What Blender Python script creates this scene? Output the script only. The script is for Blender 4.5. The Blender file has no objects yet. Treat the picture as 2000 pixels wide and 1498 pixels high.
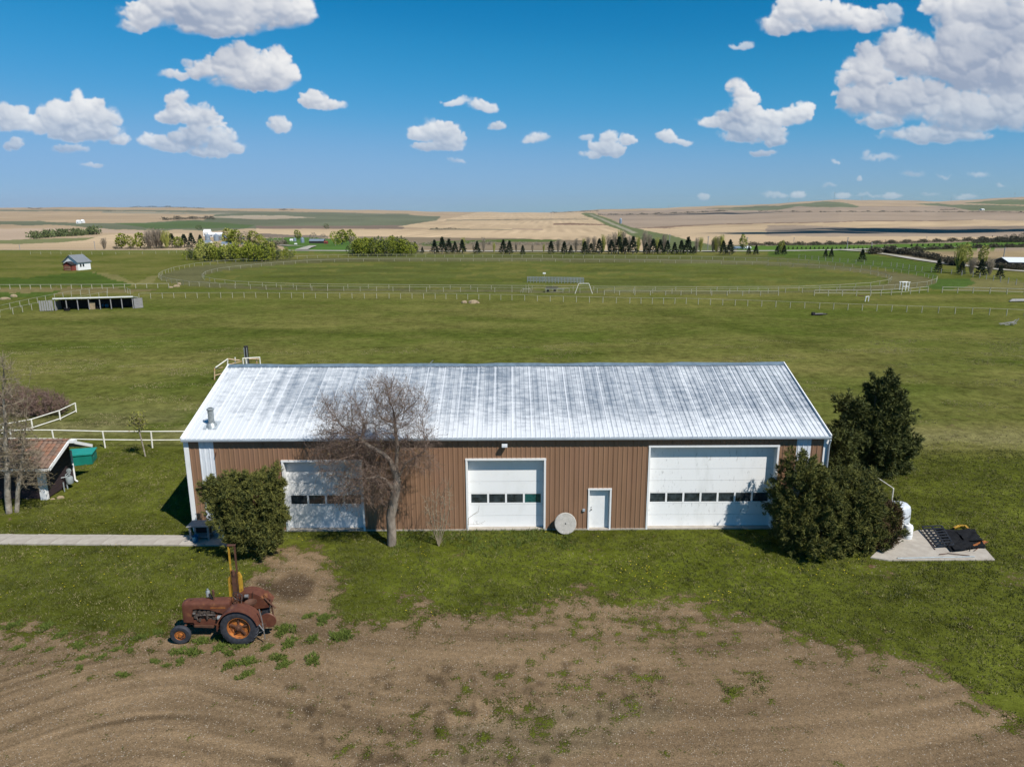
import bpy, math, random
import numpy as np
from mathutils import Vector, Matrix

random.seed(7)
rng = np.random.default_rng(7)
R = math.radians
scene = bpy.context.scene
C = scene.collection

# ------------------------------------------------------------------ camera
FOC, PITCH, ROLL, HC = 1397.5, R(13.57), R(0.168), 15.153
cam_data = bpy.data.cameras.new('camera')
cam_data.sensor_width = 36.0
cam_data.lens = 36.0 * FOC / 2000.0
cam_data.clip_start = 0.1
cam_data.clip_end = 60000
cam = bpy.data.objects.new('camera', cam_data)
C.objects.link(cam)
_fw = Vector((0, math.cos(PITCH), -math.sin(PITCH)))
_dn = Vector((0, -math.sin(PITCH), -math.cos(PITCH)))
_rt = Vector((1, 0, 0))
_r2 = math.cos(ROLL) * _rt + math.sin(ROLL) * _dn
_u2 = -(-math.sin(ROLL) * _rt + math.cos(ROLL) * _dn)
_m = Matrix((_r2, _u2, -_fw)).transposed().to_4x4()
_m.translation = Vector((0, 0, HC))
cam.matrix_world = _m
scene.camera = cam

# ------------------------------------------------------------------ sun, sky, exposure
SUN_DIR = Vector((0.455, -0.44, 0.775)).normalized()      # towards the sun
SUN_EL = math.asin(SUN_DIR.z)
SUN_AZ = math.atan2(SUN_DIR.x, SUN_DIR.y)                 # clockwise from +Y
sun_data = bpy.data.lights.new('sun', 'SUN')
sun_data.energy = 4.9
sun_data.angle = R(0.5)
sun_data.color = (1.0, 0.955, 0.89)
sun = bpy.data.objects.new('sun', sun_data)
C.objects.link(sun)
sun.rotation_euler = SUN_DIR.to_track_quat('Z', 'Y').to_euler()

scene.view_settings.view_transform = 'Standard'
scene.view_settings.look = 'None'
scene.view_settings.exposure = 0.18
scene.view_settings.gamma = 1.0
scene.view_settings.use_curve_mapping = False
scene.cycles.max_bounces = 5
scene.cycles.diffuse_bounces = 2
scene.cycles.glossy_bounces = 2
scene.cycles.transmission_bounces = 3
scene.cycles.transparent_max_bounces = 6
scene.cycles.volume_bounces = 0
scene.cycles.use_denoising = True
scene.cycles.use_adaptive_sampling = True
scene.cycles.adaptive_threshold = 0.015
SKY_STRENGTH = 0.085


# ------------------------------------------------------------------ numpy noise
def vnoise(x, y, seed=0):
    """smooth value noise in -1..1 for arrays x, y"""
    xi = np.floor(x).astype(np.int64); yi = np.floor(y).astype(np.int64)
    fx = x - xi; fy = y - yi
    fx = fx * fx * fx * (fx * (fx * 6 - 15) + 10); fy = fy * fy * fy * (fy * (fy * 6 - 15) + 10)
    tab = np.random.default_rng(seed + 991).random(65536) * 2 - 1
    def h(a, b):
        return tab[((a * 73856093) ^ (b * 19349663)) & 65535]
    return ((h(xi, yi) * (1 - fx) + h(xi + 1, yi) * fx) * (1 - fy)
            + (h(xi, yi + 1) * (1 - fx) + h(xi + 1, yi + 1) * fx) * fy)


def fbm(x, y, octs=5, seed=0, gain=0.5, lac=2.03):
    s = np.zeros_like(x, dtype=float); a = 1.0; t = 0.0
    for o in range(octs):
        s += a * vnoise(x + 17.3 * o, y - 9.1 * o, seed + o); t += a
        a *= gain; x = x * lac; y = y * lac
    return s / t


def sstep(a, b, x):
    t = np.clip((x - a) / (b - a), 0, 1)
    return t * t * (3 - 2 * t)


def blur(a, n=2, k=3):
    for _ in range(n):
        for ax in (0, 1):
            p = np.pad(a, [(k, k) if i == ax else (0, 0) for i in range(2)], mode='edge')
            c = np.cumsum(np.insert(p, 0, 0, axis=ax), axis=ax)
            a = (np.take(c, range(2 * k + 1, c.shape[ax]), axis=ax) - np.take(c, range(0, c.shape[ax] - 2 * k - 1), axis=ax)) / (2 * k + 1)
    return a


# ------------------------------------------------------------------ view geometry (where things stand)
_c, _s = math.cos(ROLL), math.sin(ROLL)
CP, SP = math.cos(PITCH), math.sin(PITCH)


def ray(px, py):
    a = px - 1000.0; b = py - 749.0
    x = (_c * a - _s * b) / FOC; y = (_s * a + _c * b) / FOC
    d = CP - y * SP
    return x / d, (SP + y * CP) / d


def G(px, py, z=0.0):
    """point at height z seen at a photograph position"""
    u, k = ray(px, py)
    Y = (HC - z) / k
    return Vector((u * Y, Y, z))


def at_depth(px, py, Y):
    u, k = ray(px, py)
    return Vector((u * Y, Y, HC - k * Y))


def mpp(Y, z=0.0):
    return (Y * CP + (HC - z) * SP) / FOC


# ------------------------------------------------------------------ sky with cumulus clouds
ELL = [  # photo x, y, rx, ry, weight
 (300,30,62,35,1),(350,15,70,45,1),(420,20,90,52,1),(500,30,72,45,1),(560,28,45,42,1),(585,35,25,28,.8),(430,55,95,28,1),(262,52,30,14,.6),
 (340,148,28,12,.7),(400,142,38,24,.9),(450,137,60,40,1),(478,110,34,24,1),(532,145,52,42,1),(545,118,28,22,1),(490,162,85,22,1),(362,128,12,10,.6),
 (20,235,42,28,1),(62,245,38,22,1),(112,235,42,35,1),(150,225,38,28,1),(150,196,15,18,1),(178,207,26,16,1),(203,240,34,32,1),(165,260,75,24,1),(235,275,24,12,.9),(28,281,26,12,.7),(137,293,34,12,.6),(182,322,20,7,.6),
 (350,203,20,24,1),(345,225,38,20,1),(388,230,42,22,1),(405,243,40,14,1),(308,280,36,19,1),(345,290,36,12,.9),(385,272,52,28,1),(430,275,36,27,1),(452,290,28,14,1),(410,298,42,10,.9),
 (615,194,27,19,.9),(642,206,34,12,.8),(545,246,28,17,.9),
 (830,262,32,16,1),(858,260,44,26,1),(886,275,28,20,1),(855,287,48,13,1),(893,200,30,9,.6),(940,208,30,13,.65),(967,247,20,12,.7),(1047,272,26,11,.8),
 (1147,303,22,9,.9),(1168,290,22,17,.9),(1187,273,15,17,.95),(1195,292,26,16,.9),(1221,273,19,14,.95),(1148,268,16,7,.45),(886,315,20,6,.5),
 (1310,268,22,13,1),(1338,276,20,7,.7),
 (1443,185,25,24,1),(1466,192,18,16,1),(1452,218,30,28,1),(1385,243,22,14,1),(1430,238,46,22,1),(1480,238,56,26,1),(1543,230,42,22,1),(1570,220,18,20,1),(1475,262,66,24,1),(1516,277,24,14,.9),(1495,300,24,8,.8),
 (1515,52,42,20,.9),(1560,28,50,40,1),(1620,38,76,34,1),(1692,45,38,28,.9),(1735,38,26,28,.5),
 (1850,10,55,42,1),(1905,40,85,70,1),(1990,50,70,90,1),(1700,112,34,26,1),(1762,90,45,34,1),(1690,152,48,44,.9),(1800,122,75,52,1),(1682,202,42,40,.8),(1900,132,95,80,1),(1990,150,70,80,1),(1780,202,85,50,1),(1882,222,95,52,1),(1985,222,70,48,1),(1825,266,110,20,.9),(1722,238,42,22,.7),(1632,182,12,6,.6),
 (1722,312,38,7,.7),(1697,305,10,7,.6),(1632,316,9,4,.6),(1682,348,7,6,.6),(1780,345,24,6,.6),(1910,346,20,6,.6),(1560,380,15,9,.7),(1515,382,30,6,.5),(1645,381,16,7,.6),(1690,382,32,4,.4),(1745,381,24,6,.6),(1820,383,20,4,.4),(1890,384,24,6,.5),(1370,383,13,8,.6),(1620,364,13,4,.6),(1955,365,9,5,.5),(1450,88,24,8,.4),(1848,348,13,3,.4),
]
for _ in range(26):      # the same kind of sky goes on to both sides and above
    side = rng.integers(0, 3)
    cx = [rng.uniform(-800, -60), rng.uniform(2080, 2900), rng.uniform(-600, 2600)][side]
    cy = [rng.uniform(-300, 330), rng.uniform(-300, 330), rng.uniform(-620, -110)][side]
    s_ = rng.uniform(.35, 1.1) * (1 if cy > 100 else 1.5)
    for _k in range(6):
        ELL.append((cx + rng.uniform(-70, 70) * s_, cy + rng.uniform(-22, 14) * s_, rng.uniform(25, 55) * s_, rng.uniform(16, 34) * s_, rng.uniform(.8, 1)))


def make_cloud_image():
    X0, X1, Y0, Y1 = -900, 2900, -700, 414
    step = 1.25
    gx = np.arange(X0, X1, step); gy = np.arange(Y0, Y1, step)
    PX, PY = np.meshgrid(gx, gy)
    r = np.random.default_rng(404)
    n1 = fbm(PX / 46, PY / 38, 5, 11); n2 = fbm(PX / 46 + 40, PY / 38 + 9, 5, 23)
    f1 = fbm(PX / 11, PY / 10, 4, 131, gain=.6); f2 = fbm(PX / 11 + 30, PY / 10, 4, 151, gain=.6)
    wX = PX + n1 * 13 + f1 * 4.5; wY = PY + n2 * 10 + f2 * 4.0
    F = np.full(PX.shape, -1.0); Hh_ = np.zeros(PX.shape); WT = np.zeros(PX.shape)
    blobs = []
    for (cx, cy, rx, ry, wt) in ELL:
        rm = min(rx, ry)
        blobs.append((cx, cy, rx, ry, 0.0, wt, rm * .75))
        if rm < 9: continue
        for lev, (num, lo, hi) in enumerate(((13, .30, .52), (26, .13, .27))):
            for _ in range(num if rm > 14 else num // 2):
                an = r.uniform(-.25, math.pi + .25); d = r.uniform(.35, 1.0) if lev else r.uniform(.2, .85)
                q = r.uniform(lo, hi) * rm
                x = cx + rx * d * math.cos(an) * .98; y = cy - ry * d * math.sin(an) * .98
                z = rm * .75 * math.sqrt(max(0, 1 - d * d * .9))
                blobs.append((x, y, q * 1.15, q, z - q * .35, wt, q))
    for (cx, cy, rx, ry, z0, wt, hz_) in blobs:
        i0 = max(0, int((cx - 1.3 * rx - 16 - X0) / step)); i1 = min(len(gx), int((cx + 1.3 * rx + 16 - X0) / step) + 1)
        j0 = max(0, int((cy - 1.3 * ry - 16 - Y0) / step)); j1 = min(len(gy), int((cy + 1.3 * ry + 16 - Y0) / step) + 1)
        if i1 <= i0 or j1 <= j0: continue
        sl = (slice(j0, j1), slice(i0, i1))
        dx = (wX[sl] - cx) / rx; dy = (wY[sl] - cy) / ry
        dy = np.where(dy > 0, dy * 1.35, dy)                # flatter bases
        f = 1 - dx * dx - dy * dy
        h = z0 + hz_ * np.sqrt(np.clip(f, 0, 1))
        Hh_[sl] = np.where(f > 0, np.maximum(Hh_[sl], h), Hh_[sl])
        WT[sl] = np.where(f > -.3, np.maximum(WT[sl], wt), WT[sl])
        F[sl] = np.maximum(F[sl], f * min(1, ry / 22 + .35))
    soft = sstep(-.15, .45, n2)                             # some edges crisp, some dissolving
    D = F + .16 * f1 + .12 * n1
    alpha = sstep(-.16 - .20 * soft, .32 + .60 * soft, D + .14 * f2)
    alpha *= np.clip(.25 + .95 * WT, 0, 1) * (1 - .30 * soft * sstep(.6, .0, D))
    Hs = blur(Hh_, 1, 1)
    gyy, gxx = np.gradient(Hs, step)
    nz = 1 / np.sqrt(1 + (gxx ** 2 + gyy ** 2) * .8)
    lam = np.clip((-gxx * .40 + gyy * .62) * nz * .89 + .55 * nz, 0, 1.1)      # light from the upper right, behind the viewer
    lam = blur(lam, 2, 1)
    occ = np.zeros_like(Hs)
    thick = np.clip(D, 0, 1.0)
    for s in (8, 16, 28, 44, 64):
        oy, ox = int(s / step), int(s * .35 / step)
        sh = np.zeros_like(Hs); sh[oy:, :Hs.shape[1] - ox] = thick[:Hs.shape[0] - oy, ox:]
        occ += sh * s
    occ /= 160.0
    deep = np.exp(-1.5 * occ)
    big = fbm(PX / 75, PY / 50, 3, 171)
    lit = np.clip(.14 + .46 * lam + .58 * deep - .24 + .26 * big, 0, 1.0)
    t_ = lit[..., None]
    col = np.array((.36, .43, .57)) * (1 - t_) + np.array((1.0, 1.0, 1.0)) * t_
    rim = (sstep(.35, .0, D) * .55)[..., None]
    col = col * (1 - rim) + np.array((.84, .87, .93)) * rim
    # resample to azimuth / elevation
    W, Hh = 2800, 900
    az = (np.arange(W) + .5) / W * 2 * AZR - AZR
    el = (np.arange(Hh) + .5) / Hh * (EL1 - EL0) + EL0
    AZ, EL = np.meshgrid(az, el)
    x = np.sin(AZ) * np.cos(EL); y = np.cos(AZ) * np.cos(EL); z = np.sin(EL)
    zc = y * CP - z * SP; yc = -(y * SP + z * CP)
    zc = np.maximum(zc, .05)
    a_ = FOC * x / zc; b_ = FOC * yc / zc
    px = 1000 + _c * a_ + _s * b_; py = 749 - _s * a_ + _c * b_
    fi = (px - X0) / step; fj = (py - Y0) / step
    ok = (fi > 1) & (fj > 1) & (fi < len(gx) - 2) & (fj < len(gy) - 2)
    i = np.clip(fi.astype(int), 0, len(gx) - 2); j = np.clip(fj.astype(int), 0, len(gy) - 2)
    tx = (fi - i)[..., None]; ty = (fj - j)[..., None]
    S = np.concatenate([col, alpha[..., None]], -1)
    out = ((S[j, i] * (1 - tx) + S[j, i + 1] * tx) * (1 - ty) + (S[j + 1, i] * (1 - tx) + S[j + 1, i + 1] * tx) * ty)
    fade = sstep(.0, .16, EL) * .5 + .5                     # thick air low down
    out[..., 3] = np.where(ok, out[..., 3] * fade, 0)
    img = bpy.data.images.new('sky_clouds', W, Hh, alpha=True, float_buffer=True)
    img.colorspace_settings.name = 'Non-Color'
    img.alpha_mode = 'CHANNEL_PACKED'
    img.pixels.foreach_set(out.astype(np.float32).ravel())
    img.update(); img.pack()
    return img


AZR, EL0, EL1 = R(62), R(-1), R(42)
world = bpy.data.worlds.new('World')
scene.world = world
world.use_nodes = True
nt = world.node_tree
for n in list(nt.nodes): nt.nodes.remove(n)
N = nt.nodes.new; L = nt.links.new
out = N('ShaderNodeOutputWorld'); bg = N('ShaderNodeBackground')
sky = N('ShaderNodeTexSky'); sky.sky_type = 'NISHITA'; sky.sun_disc = False
sky.sun_elevation = SUN_EL; sky.sun_rotation = SUN_AZ
sky.altitude = 900; sky.air_density = 1.0; sky.dust_density = 0.3; sky.ozone_density = 2.0
hs = N('ShaderNodeHueSaturation'); hs.inputs['Saturation'].default_value = 1.0; hs.inputs['Value'].default_value = 1.0
# the photograph's deep colour response applied to the whole sky
s1 = N('ShaderNodeVectorMath'); s1.operation = 'SCALE'; s1.inputs['Scale'].default_value = .1; L(sky.outputs[0], s1.inputs[0])
cv = N('ShaderNodeRGBCurve'); L(s1.outputs[0], cv.inputs['Color'])
for ci, ptz in ((0, [(0, 0), (.18, .004), (.23, .020), (.31, .056), (.51, .175), (.83, .25), (1, .31)]), (1, [(0, 0), (.31, .185), (.37, .235), (.485, .30), (.69, .375), (.87, .41), (1, .45)]),
                (2, [(0, 0), (.51, .435), (.58, .505), (.68, .58), (.76, .615), (1, .68)])):
    c_ = cv.mapping.curves[ci]
    c_.points[0].location = ptz[0]; c_.points[1].location = ptz[-1]
    for q in ptz[1:-1]: c_.points.new(*q)
cv.mapping.update()
s2 = N('ShaderNodeVectorMath'); s2.operation = 'SCALE'; s2.inputs['Scale'].default_value = 1 / SKY_STRENGTH; L(cv.outputs[0], s2.inputs[0])
L(s2.outputs[0], hs.inputs['Color'])
tc = N('ShaderNodeTexCoord'); sx = N('ShaderNodeSeparateXYZ'); L(tc.outputs['Generated'], sx.inputs[0])
def MA(op, a, b=None, clamp=False, tree=None):
    n = (tree or nt).nodes.new('ShaderNodeMath'); n.operation = op; n.use_clamp = clamp
    for i, v in enumerate((a, b)):
        if v is None: continue
        if isinstance(v, (int, float)): n.inputs[i].default_value = v
        else: (tree or nt).links.new(v, n.inputs[i])
    return n.outputs[0]
az = MA('ARCTAN2', sx.outputs[0], sx.outputs[1])
el = MA('ARCSINE', sx.outputs[2])
uu = MA('MULTIPLY', MA('ADD', az, AZR), 1 / (2 * AZR))
vv = MA('MULTIPLY', MA('SUBTRACT', el, EL0), 1 / (EL1 - EL0))
cx = N('ShaderNodeCombineXYZ'); L(uu, cx.inputs[0]); L(vv, cx.inputs[1])
im = N('ShaderNodeTexImage'); im.image = make_cloud_image(); im.extension = 'CLIP'; im.interpolation = 'Cubic'
L(cx.outputs[0], im.inputs[0])
mul = N('ShaderNodeVectorMath'); mul.operation = 'SCALE'; mul.inputs['Scale'].default_value = 0.80 / SKY_STRENGTH
L(im.outputs['Color'], mul.inputs[0])
mix = N('ShaderNodeMix'); mix.data_type = 'RGBA'
L(im.outputs['Alpha'], mix.inputs[0]); L(hs.outputs[0], mix.inputs[6]); L(mul.outputs[0], mix.inputs[7])
L(mix.outputs[2], bg.inputs['Color']); bg.inputs['Strength'].default_value = SKY_STRENGTH
L(bg.outputs[0], out.inputs['Surface'])
world.cycles.sampling_method = 'MANUAL'
world.cycles.sample_map_resolution = 512


# ------------------------------------------------------------------ tagging and mesh helpers
def tag(o, label=None, cat=None, group=None, kind=None):
    if label: o['label'] = label
    if cat: o['category'] = cat
    if group: o['group'] = group
    if kind: o['kind'] = kind
    return o


def empty(name, loc, rz=0.0, label=None, cat=None, group=None):
    o = bpy.data.objects.new(name, None); C.objects.link(o)
    o.location = loc; o.rotation_euler = (0, 0, rz); o.empty_display_size = .3
    return tag(o, label, cat, group)


def link(name, me, mat=None, parent=None, loc=(0, 0, 0), rz=0.0):
    o = bpy.data.objects.new(name, me); C.objects.link(o)
    if mat is not None and not me.materials: me.materials.append(mat)
    o.location = loc; o.rotation_euler = (0, 0, rz)
    if parent is not None: o.parent = parent
    return o


class MB:
    def __init__(s): s.v = []; s.f = []; s.r = []
    def add(s, vs, fs, r=None):
        b = len(s.v); s.v += [tuple(q) for q in vs]; s.f += [tuple(b + i for i in g) for g in fs]
        s.r += [r if r is not None else random.random()] * len(vs)
        return s
    def box(s, c, d, M=None):
        x, y, z = c; a, b, e = d[0] / 2, d[1] / 2, d[2] / 2
        vs = [Vector((x + i * a, y + j * b, z + k * e)) for k in (-1, 1) for j in (-1, 1) for i in (-1, 1)]
        if M is not None: vs = [M @ v for v in vs]
        return s.add(vs, [(0, 2, 3, 1), (4, 5, 7, 6), (0, 1, 5, 4), (2, 6, 7, 3), (0, 4, 6, 2), (1, 3, 7, 5)])
    def box2(s, a, b):
        return s.box([(a[i] + b[i]) / 2 for i in range(3)], [abs(b[i] - a[i]) for i in range(3)])
    def tube(s, pts, rad, n=6, cap=True):
        pts = [Vector(p) for p in pts]
        if not isinstance(rad, (list, tuple)): rad = [rad] * len(pts)
        vs = []; fs = []
        t0 = (pts[1] - pts[0]).normalized()
        ref = Vector((0, 0, 1)) if abs(t0.z) < .9 else Vector((1, 0, 0))
        for i, p in enumerate(pts):
            t = (pts[min(i + 1, len(pts) - 1)] - pts[max(i - 1, 0)]).normalized()
            a = t.cross(ref)
            if a.length < 1e-4: a = t.cross(Vector((0, 1, .1)))
            a.normalize(); b = t.cross(a)
            for k in range(n):
                w = 2 * math.pi * k / n
                vs.append(p + (a * math.cos(w) + b * math.sin(w)) * rad[i])
        for i in range(len(pts) - 1):
            for k in range(n):
                k2 = (k + 1) % n
                fs.append((i * n + k, i * n + k2, (i + 1) * n + k2, (i + 1) * n + k))
        if cap:
            fs.append(tuple(range(n - 1, -1, -1))); fs.append(tuple(len(vs) - n + k for k in range(n)))
        return s.add(vs, fs)
    def beam(s, a, b, w, h):
        """box section from a to b, width w (horizontal), height h"""
        a, b = Vector(a), Vector(b); t = (b - a).normalized()
        ref = Vector((0, 0, 1)) if abs(t.z) < .95 else Vector((0, 1, 0))
        x = t.cross(ref).normalized() * w / 2; y = x.cross(t).normalized() * h / 2
        vs = [a - x - y, a + x - y, a + x + y, a - x + y, b - x - y, b + x - y, b + x + y, b - x + y]
        return s.add(vs, [(0, 3, 2, 1), (4, 5, 6, 7), (0, 1, 5, 4), (1, 2, 6, 5), (2, 3, 7, 6), (3, 0, 4, 7)])
    def lathe(s, prof, c, axis='Z', n=24, a0=0, a1=2 * math.pi):
        """prof: list of (radius, along)"""
        full = abs(a1 - a0) > 6.28
        m = n if full else n + 1
        vs = []; fs = []
        for (r, h) in prof:
            for k in range(m):
                w = a0 + (a1 - a0) * k / n
                p = (r * math.cos(w), r * math.sin(w), h)
                if axis == 'Y': p = (p[0], p[2], p[1])
                elif axis == 'X': p = (p[2], p[0], p[1])
                vs.append((p[0] + c[0], p[1] + c[1], p[2] + c[2]))
        for i in range(len(prof) - 1):
            for k in range(n if full else m - 1):
                k2 = (k + 1) % m
                fs.append((i * m + k, i * m + k2, (i + 1) * m + k2, (i + 1) * m + k))
        return s.add(vs, fs)
    def prism(s, poly, a, b, plane='XZ'):
        """extrude 2D polygon between a and b along the missing axis"""
        def P(p, t):
            return (p[0], t, p[1]) if plane == 'XZ' else (t, p[0], p[1]) if plane == 'YZ' else (p[0], p[1], t)
        n = len(poly)
        vs = [P(p, a) for p in poly] + [P(p, b) for p in poly]
        fs = [tuple(range(n)), tuple(range(2 * n - 1, n - 1, -1))] + [(i, n + i, n + (i + 1) % n, (i + 1) % n) for i in range(n)]
        return s.add(vs, fs)
    def mesh(s, name, mat, smooth=False, rnd=False):
        me = bpy.data.meshes.new(name); me.from_pydata(s.v, [], s.f)
        if rnd:
            at = me.attributes.new('rnd', 'FLOAT', 'POINT'); at.data.foreach_set('value', s.r)
        me.validate(); me.update()
        import bmesh
        if not rnd and len(s.f) < 20000:
            bm = bmesh.new(); bm.from_mesh(me); bmesh.ops.recalc_face_normals(bm, faces=bm.faces); bm.to_mesh(me); bm.free()
        if smooth:
            me.polygons.foreach_set('use_smooth', [True] * len(me.polygons))
            if not rnd:
                try: me.set_sharp_from_angle(angle=R(38))
                except Exception: pass
        me.materials.append(mat)
        return me
    def build(s, name, mat, parent=None, smooth=False, rnd=False):
        return link(name, s.mesh(name, mat, smooth, rnd), None, parent)


def np_mesh(name, V, T, mat, rnd=None):
    """triangle mesh from numpy arrays"""
    me = bpy.data.meshes.new(name)
    V = np.asarray(V, dtype=np.float32); T = np.asarray(T, dtype=np.int32)
    me.vertices.add(len(V)); me.vertices.foreach_set('co', V.ravel())
    k = T.shape[1]
    me.loops.add(T.size); me.loops.foreach_set('vertex_index', T.ravel())
    me.polygons.add(len(T)); me.polygons.foreach_set('loop_start', np.arange(len(T), dtype=np.int32) * k)
    if rnd is not None:
        at = me.attributes.new('rnd', 'FLOAT', 'POINT'); at.data.foreach_set('value', np.asarray(rnd, dtype=np.float32))
    me.update(calc_edges=True)
    me.materials.append(mat)
    return me


def copy_tree(o, parent=None):
    c = o.copy(); C.objects.link(c)
    if parent is not None: c.parent = parent
    for ch in list(o.children): copy_tree(ch, c)
    return c


ORD = ['leftmost', 'second', 'third', 'fourth', 'fifth', 'sixth', 'seventh', 'eighth', 'ninth', 'tenth', 'eleventh', 'twelfth', 'thirteenth',
       'fourteenth', 'fifteenth', 'sixteenth', 'seventeenth', 'eighteenth', 'nineteenth', 'twentieth', 'twenty-first', 'twenty-second',
       'twenty-third', 'twenty-fourth', 'twenty-fifth', 'twenty-sixth', 'twenty-seventh', 'twenty-eighth', 'twenty-ninth', 'thirtieth',
       'thirty-first', 'thirty-second', 'thirty-third', 'thirty-fourth', 'thirty-fifth', 'thirty-sixth', 'thirty-seventh', 'thirty-eighth',
       'thirty-ninth', 'fortieth', 'forty-first', 'forty-second', 'forty-third', 'forty-fourth', 'forty-fifth', 'forty-sixth']
_t = ['sixtieth'] 
for _d in ('forty', 'fifty'):
    for _u in ('first', 'second', 'third', 'fourth', 'fifth', 'sixth', 'seventh', 'eighth', 'ninth'):
        if len(ORD) < 49 + (10 if _d == 'fifty' else 0) and f'{_d}-{_u}' not in ORD: ORD.append(f'{_d}-{_u}')
    if _d == 'forty': ORD.append('fiftieth')
def nth(i): return 'leftmost' if i == 0 else ORD[i] + ' from the left'


# ------------------------------------------------------------------ materials
def mat(name, c1, c2=None, scale=3.0, rough=.8, metal=0.0, bump=0.0, bscale=None, detail=5, stretch=(1, 1, 1), lo=.35, hi=.65,
        c3=None, scale3=1.0, lo3=.5, hi3=.7, spec=.3, rnd=False, attr_mix=None):
    m = bpy.data.materials.new(name); m.use_nodes = True
    t = m.node_tree; b = t.nodes['Principled BSDF']
    b.inputs['Roughness'].default_value = rough; b.inputs['Metallic'].default_value = metal
    b.inputs['Specular IOR Level'].default_value = spec
    N = t.nodes.new; L = t.links.new
    tc = N('ShaderNodeTexCoord'); mp = N('ShaderNodeMapping'); mp.inputs['Scale'].default_value = stretch
    L(tc.outputs['Object'], mp.inputs[0])
    def noise(sc, det=detail):
        n = N('ShaderNodeTexNoise'); n.inputs['Scale'].default_value = sc; n.inputs['Detail'].default_value = det; n.inputs['Roughness'].default_value = .6
        L(mp.outputs[0], n.inputs['Vector']); return n.outputs[0]
    def mr(x, a, c):
        n = N('ShaderNodeMapRange'); n.inputs[1].default_value = a; n.inputs[2].default_value = c; n.clamp = True; L(x, n.inputs[0]); return n.outputs[0]
    def mixc(f, A, B):
        n = N('ShaderNodeMix'); n.data_type = 'RGBA'; L(f, n.inputs[0])
        for k, v in ((6, A), (7, B)):
            if isinstance(v, tuple): n.inputs[k].default_value = (*v, 1)
            else: L(v, n.inputs[k])
        return n.outputs[2]
    if c2 is None: c2 = tuple(x * .82 for x in c1)
    if rnd:
        a = N('ShaderNodeAttribute'); a.attribute_name = 'rnd'
        col = mixc(a.outputs['Fac'], c1, c2)
    else:
        col = mixc(mr(noise(scale), lo, hi), c1, c2)
    if c3 is not None: col = mixc(mr(noise(scale3, 6), lo3, hi3), col, c3)
    L(col, b.inputs['Base Color'])
    if bump:
        bp = N('ShaderNodeBump'); bp.inputs['Strength'].default_value = 1.0; bp.inputs['Distance'].default_value = bump
        L(noise(bscale or scale * 4), bp.inputs['Height']); L(bp.outputs[0], b.inputs['Normal'])
    return m


M = {}
M['white'] = mat('white_paint', (.80, .80, .78), (.70, .70, .67), 2.5, .5, lo=.45, hi=.8)
M['white_steel'] = mat('white_painted_steel', (.74, .76, .78), (.62, .65, .68), 6, .45, stretch=(1, 1, .3))
M['door_white'] = mat('weathered_white_door', (.86, .86, .84), (.78, .78, .75), 1.5, .55, stretch=(1, 1, .5), lo=.5, hi=.8, c3=(.55, .54, .50), scale3=9, lo3=.68, hi3=.82)
M['door_scratched'] = mat('scratched_white_door', (.86, .86, .84), (.74, .74, .71), 1.2, .55, stretch=(1.6, 1, .5), lo=.5, hi=.8, c3=(.36, .35, .33), scale3=6, lo3=.60, hi3=.78)
M['brown'] = mat('brown_steel_cladding', (.270, .155, .090), (.238, .136, .079), 1.6, .5, stretch=(1, 1, .25), c3=(.27, .15, .095), scale3=.7, lo3=.5, hi3=.8, spec=.4)
M['glass'] = mat('dark_glass', (.012, .016, .020), (.05, .065, .075), 3, .08, spec=.8)
M['glass_green'] = mat('green_tinted_glass', (.008, .05, .055), (.02, .11, .10), 8, .1, spec=.8)
M['gutter'] = mat('grey_white_gutter', (.42, .47, .50), (.33, .37, .40), 2, .45)
M['flash'] = mat('grey_flashing', (.20, .27, .32), (.14, .19, .23), 3, .4, metal=.3)
M['galv'] = mat('galvanised_metal', (.42, .45, .45), (.28, .31, .31), 6, .45, metal=.5)
M['concrete'] = mat('concrete', (.42, .38, .32), (.34, .30, .25), 2.5, .9, bump=.004, c3=(.26, .23, .19), scale3=1.1, lo3=.6, hi3=.8)
M['stone'] = mat('millstone_concrete', (.47, .44, .39), (.36, .34, .30), 5, .9, bump=.01, bscale=14, c3=(.6, .58, .54), scale3=9, lo3=.55, hi3=.75)
M['black'] = mat('black_rubber', (.008, .008, .009), (.016, .016, .017), 6, .85, bump=.003, spec=.12)
M['black_steel'] = mat('black_painted_steel', (.014, .014, .016), (.03, .028, .028), 8, .5)
M['tyre'] = mat('weathered_tyre', (.022, .024, .030), (.045, .048, .058), 7, .7, bump=.002)
M['rust'] = mat('rusted_red_paint', (.095, .034, .022), (.135, .052, .030), 5, .5, c3=(.24, .105, .045), scale3=2.6, lo3=.56, hi3=.72, bump=.002, bscale=40)
M['rust_dark'] = mat('dark_rusted_iron', (.07, .034, .022), (.12, .055, .032), 6, .7, bump=.002)
M['rust_orange'] = mat('orange_wheel_paint', (.42, .15, .03), (.24, .08, .025), 7, .6, c3=(.08, .03, .018), scale3=6, lo3=.55, hi3=.68)
M['yellow'] = mat('chipped_yellow_paint', (.50, .30, .03), (.33, .18, .025), 7, .55, c3=(.10, .04, .02), scale3=5, lo3=.52, hi3=.66)
M['engine'] = mat('oily_engine_metal', (.05, .04, .035), (.16, .13, .11), 14, .5, metal=.4, bump=.01, bscale=22)
M['steel'] = mat('bare_steel', (.45, .44, .42), (.30, .28, .26), 12, .4, metal=.7)
M['fence'] = mat('cream_painted_rail', (.36, .345, .25), (.29, .28, .205), 2, .6)
M['fence_white'] = mat('white_pipe_rail', (.78, .76, .68), (.66, .63, .54), 3, .6, c3=(.40, .28, .16), scale3=2, lo3=.66, hi3=.8)
M['fence_rust'] = mat('rust_stained_pipe', (.62, .50, .34), (.45, .25, .12), 3, .6)
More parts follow.
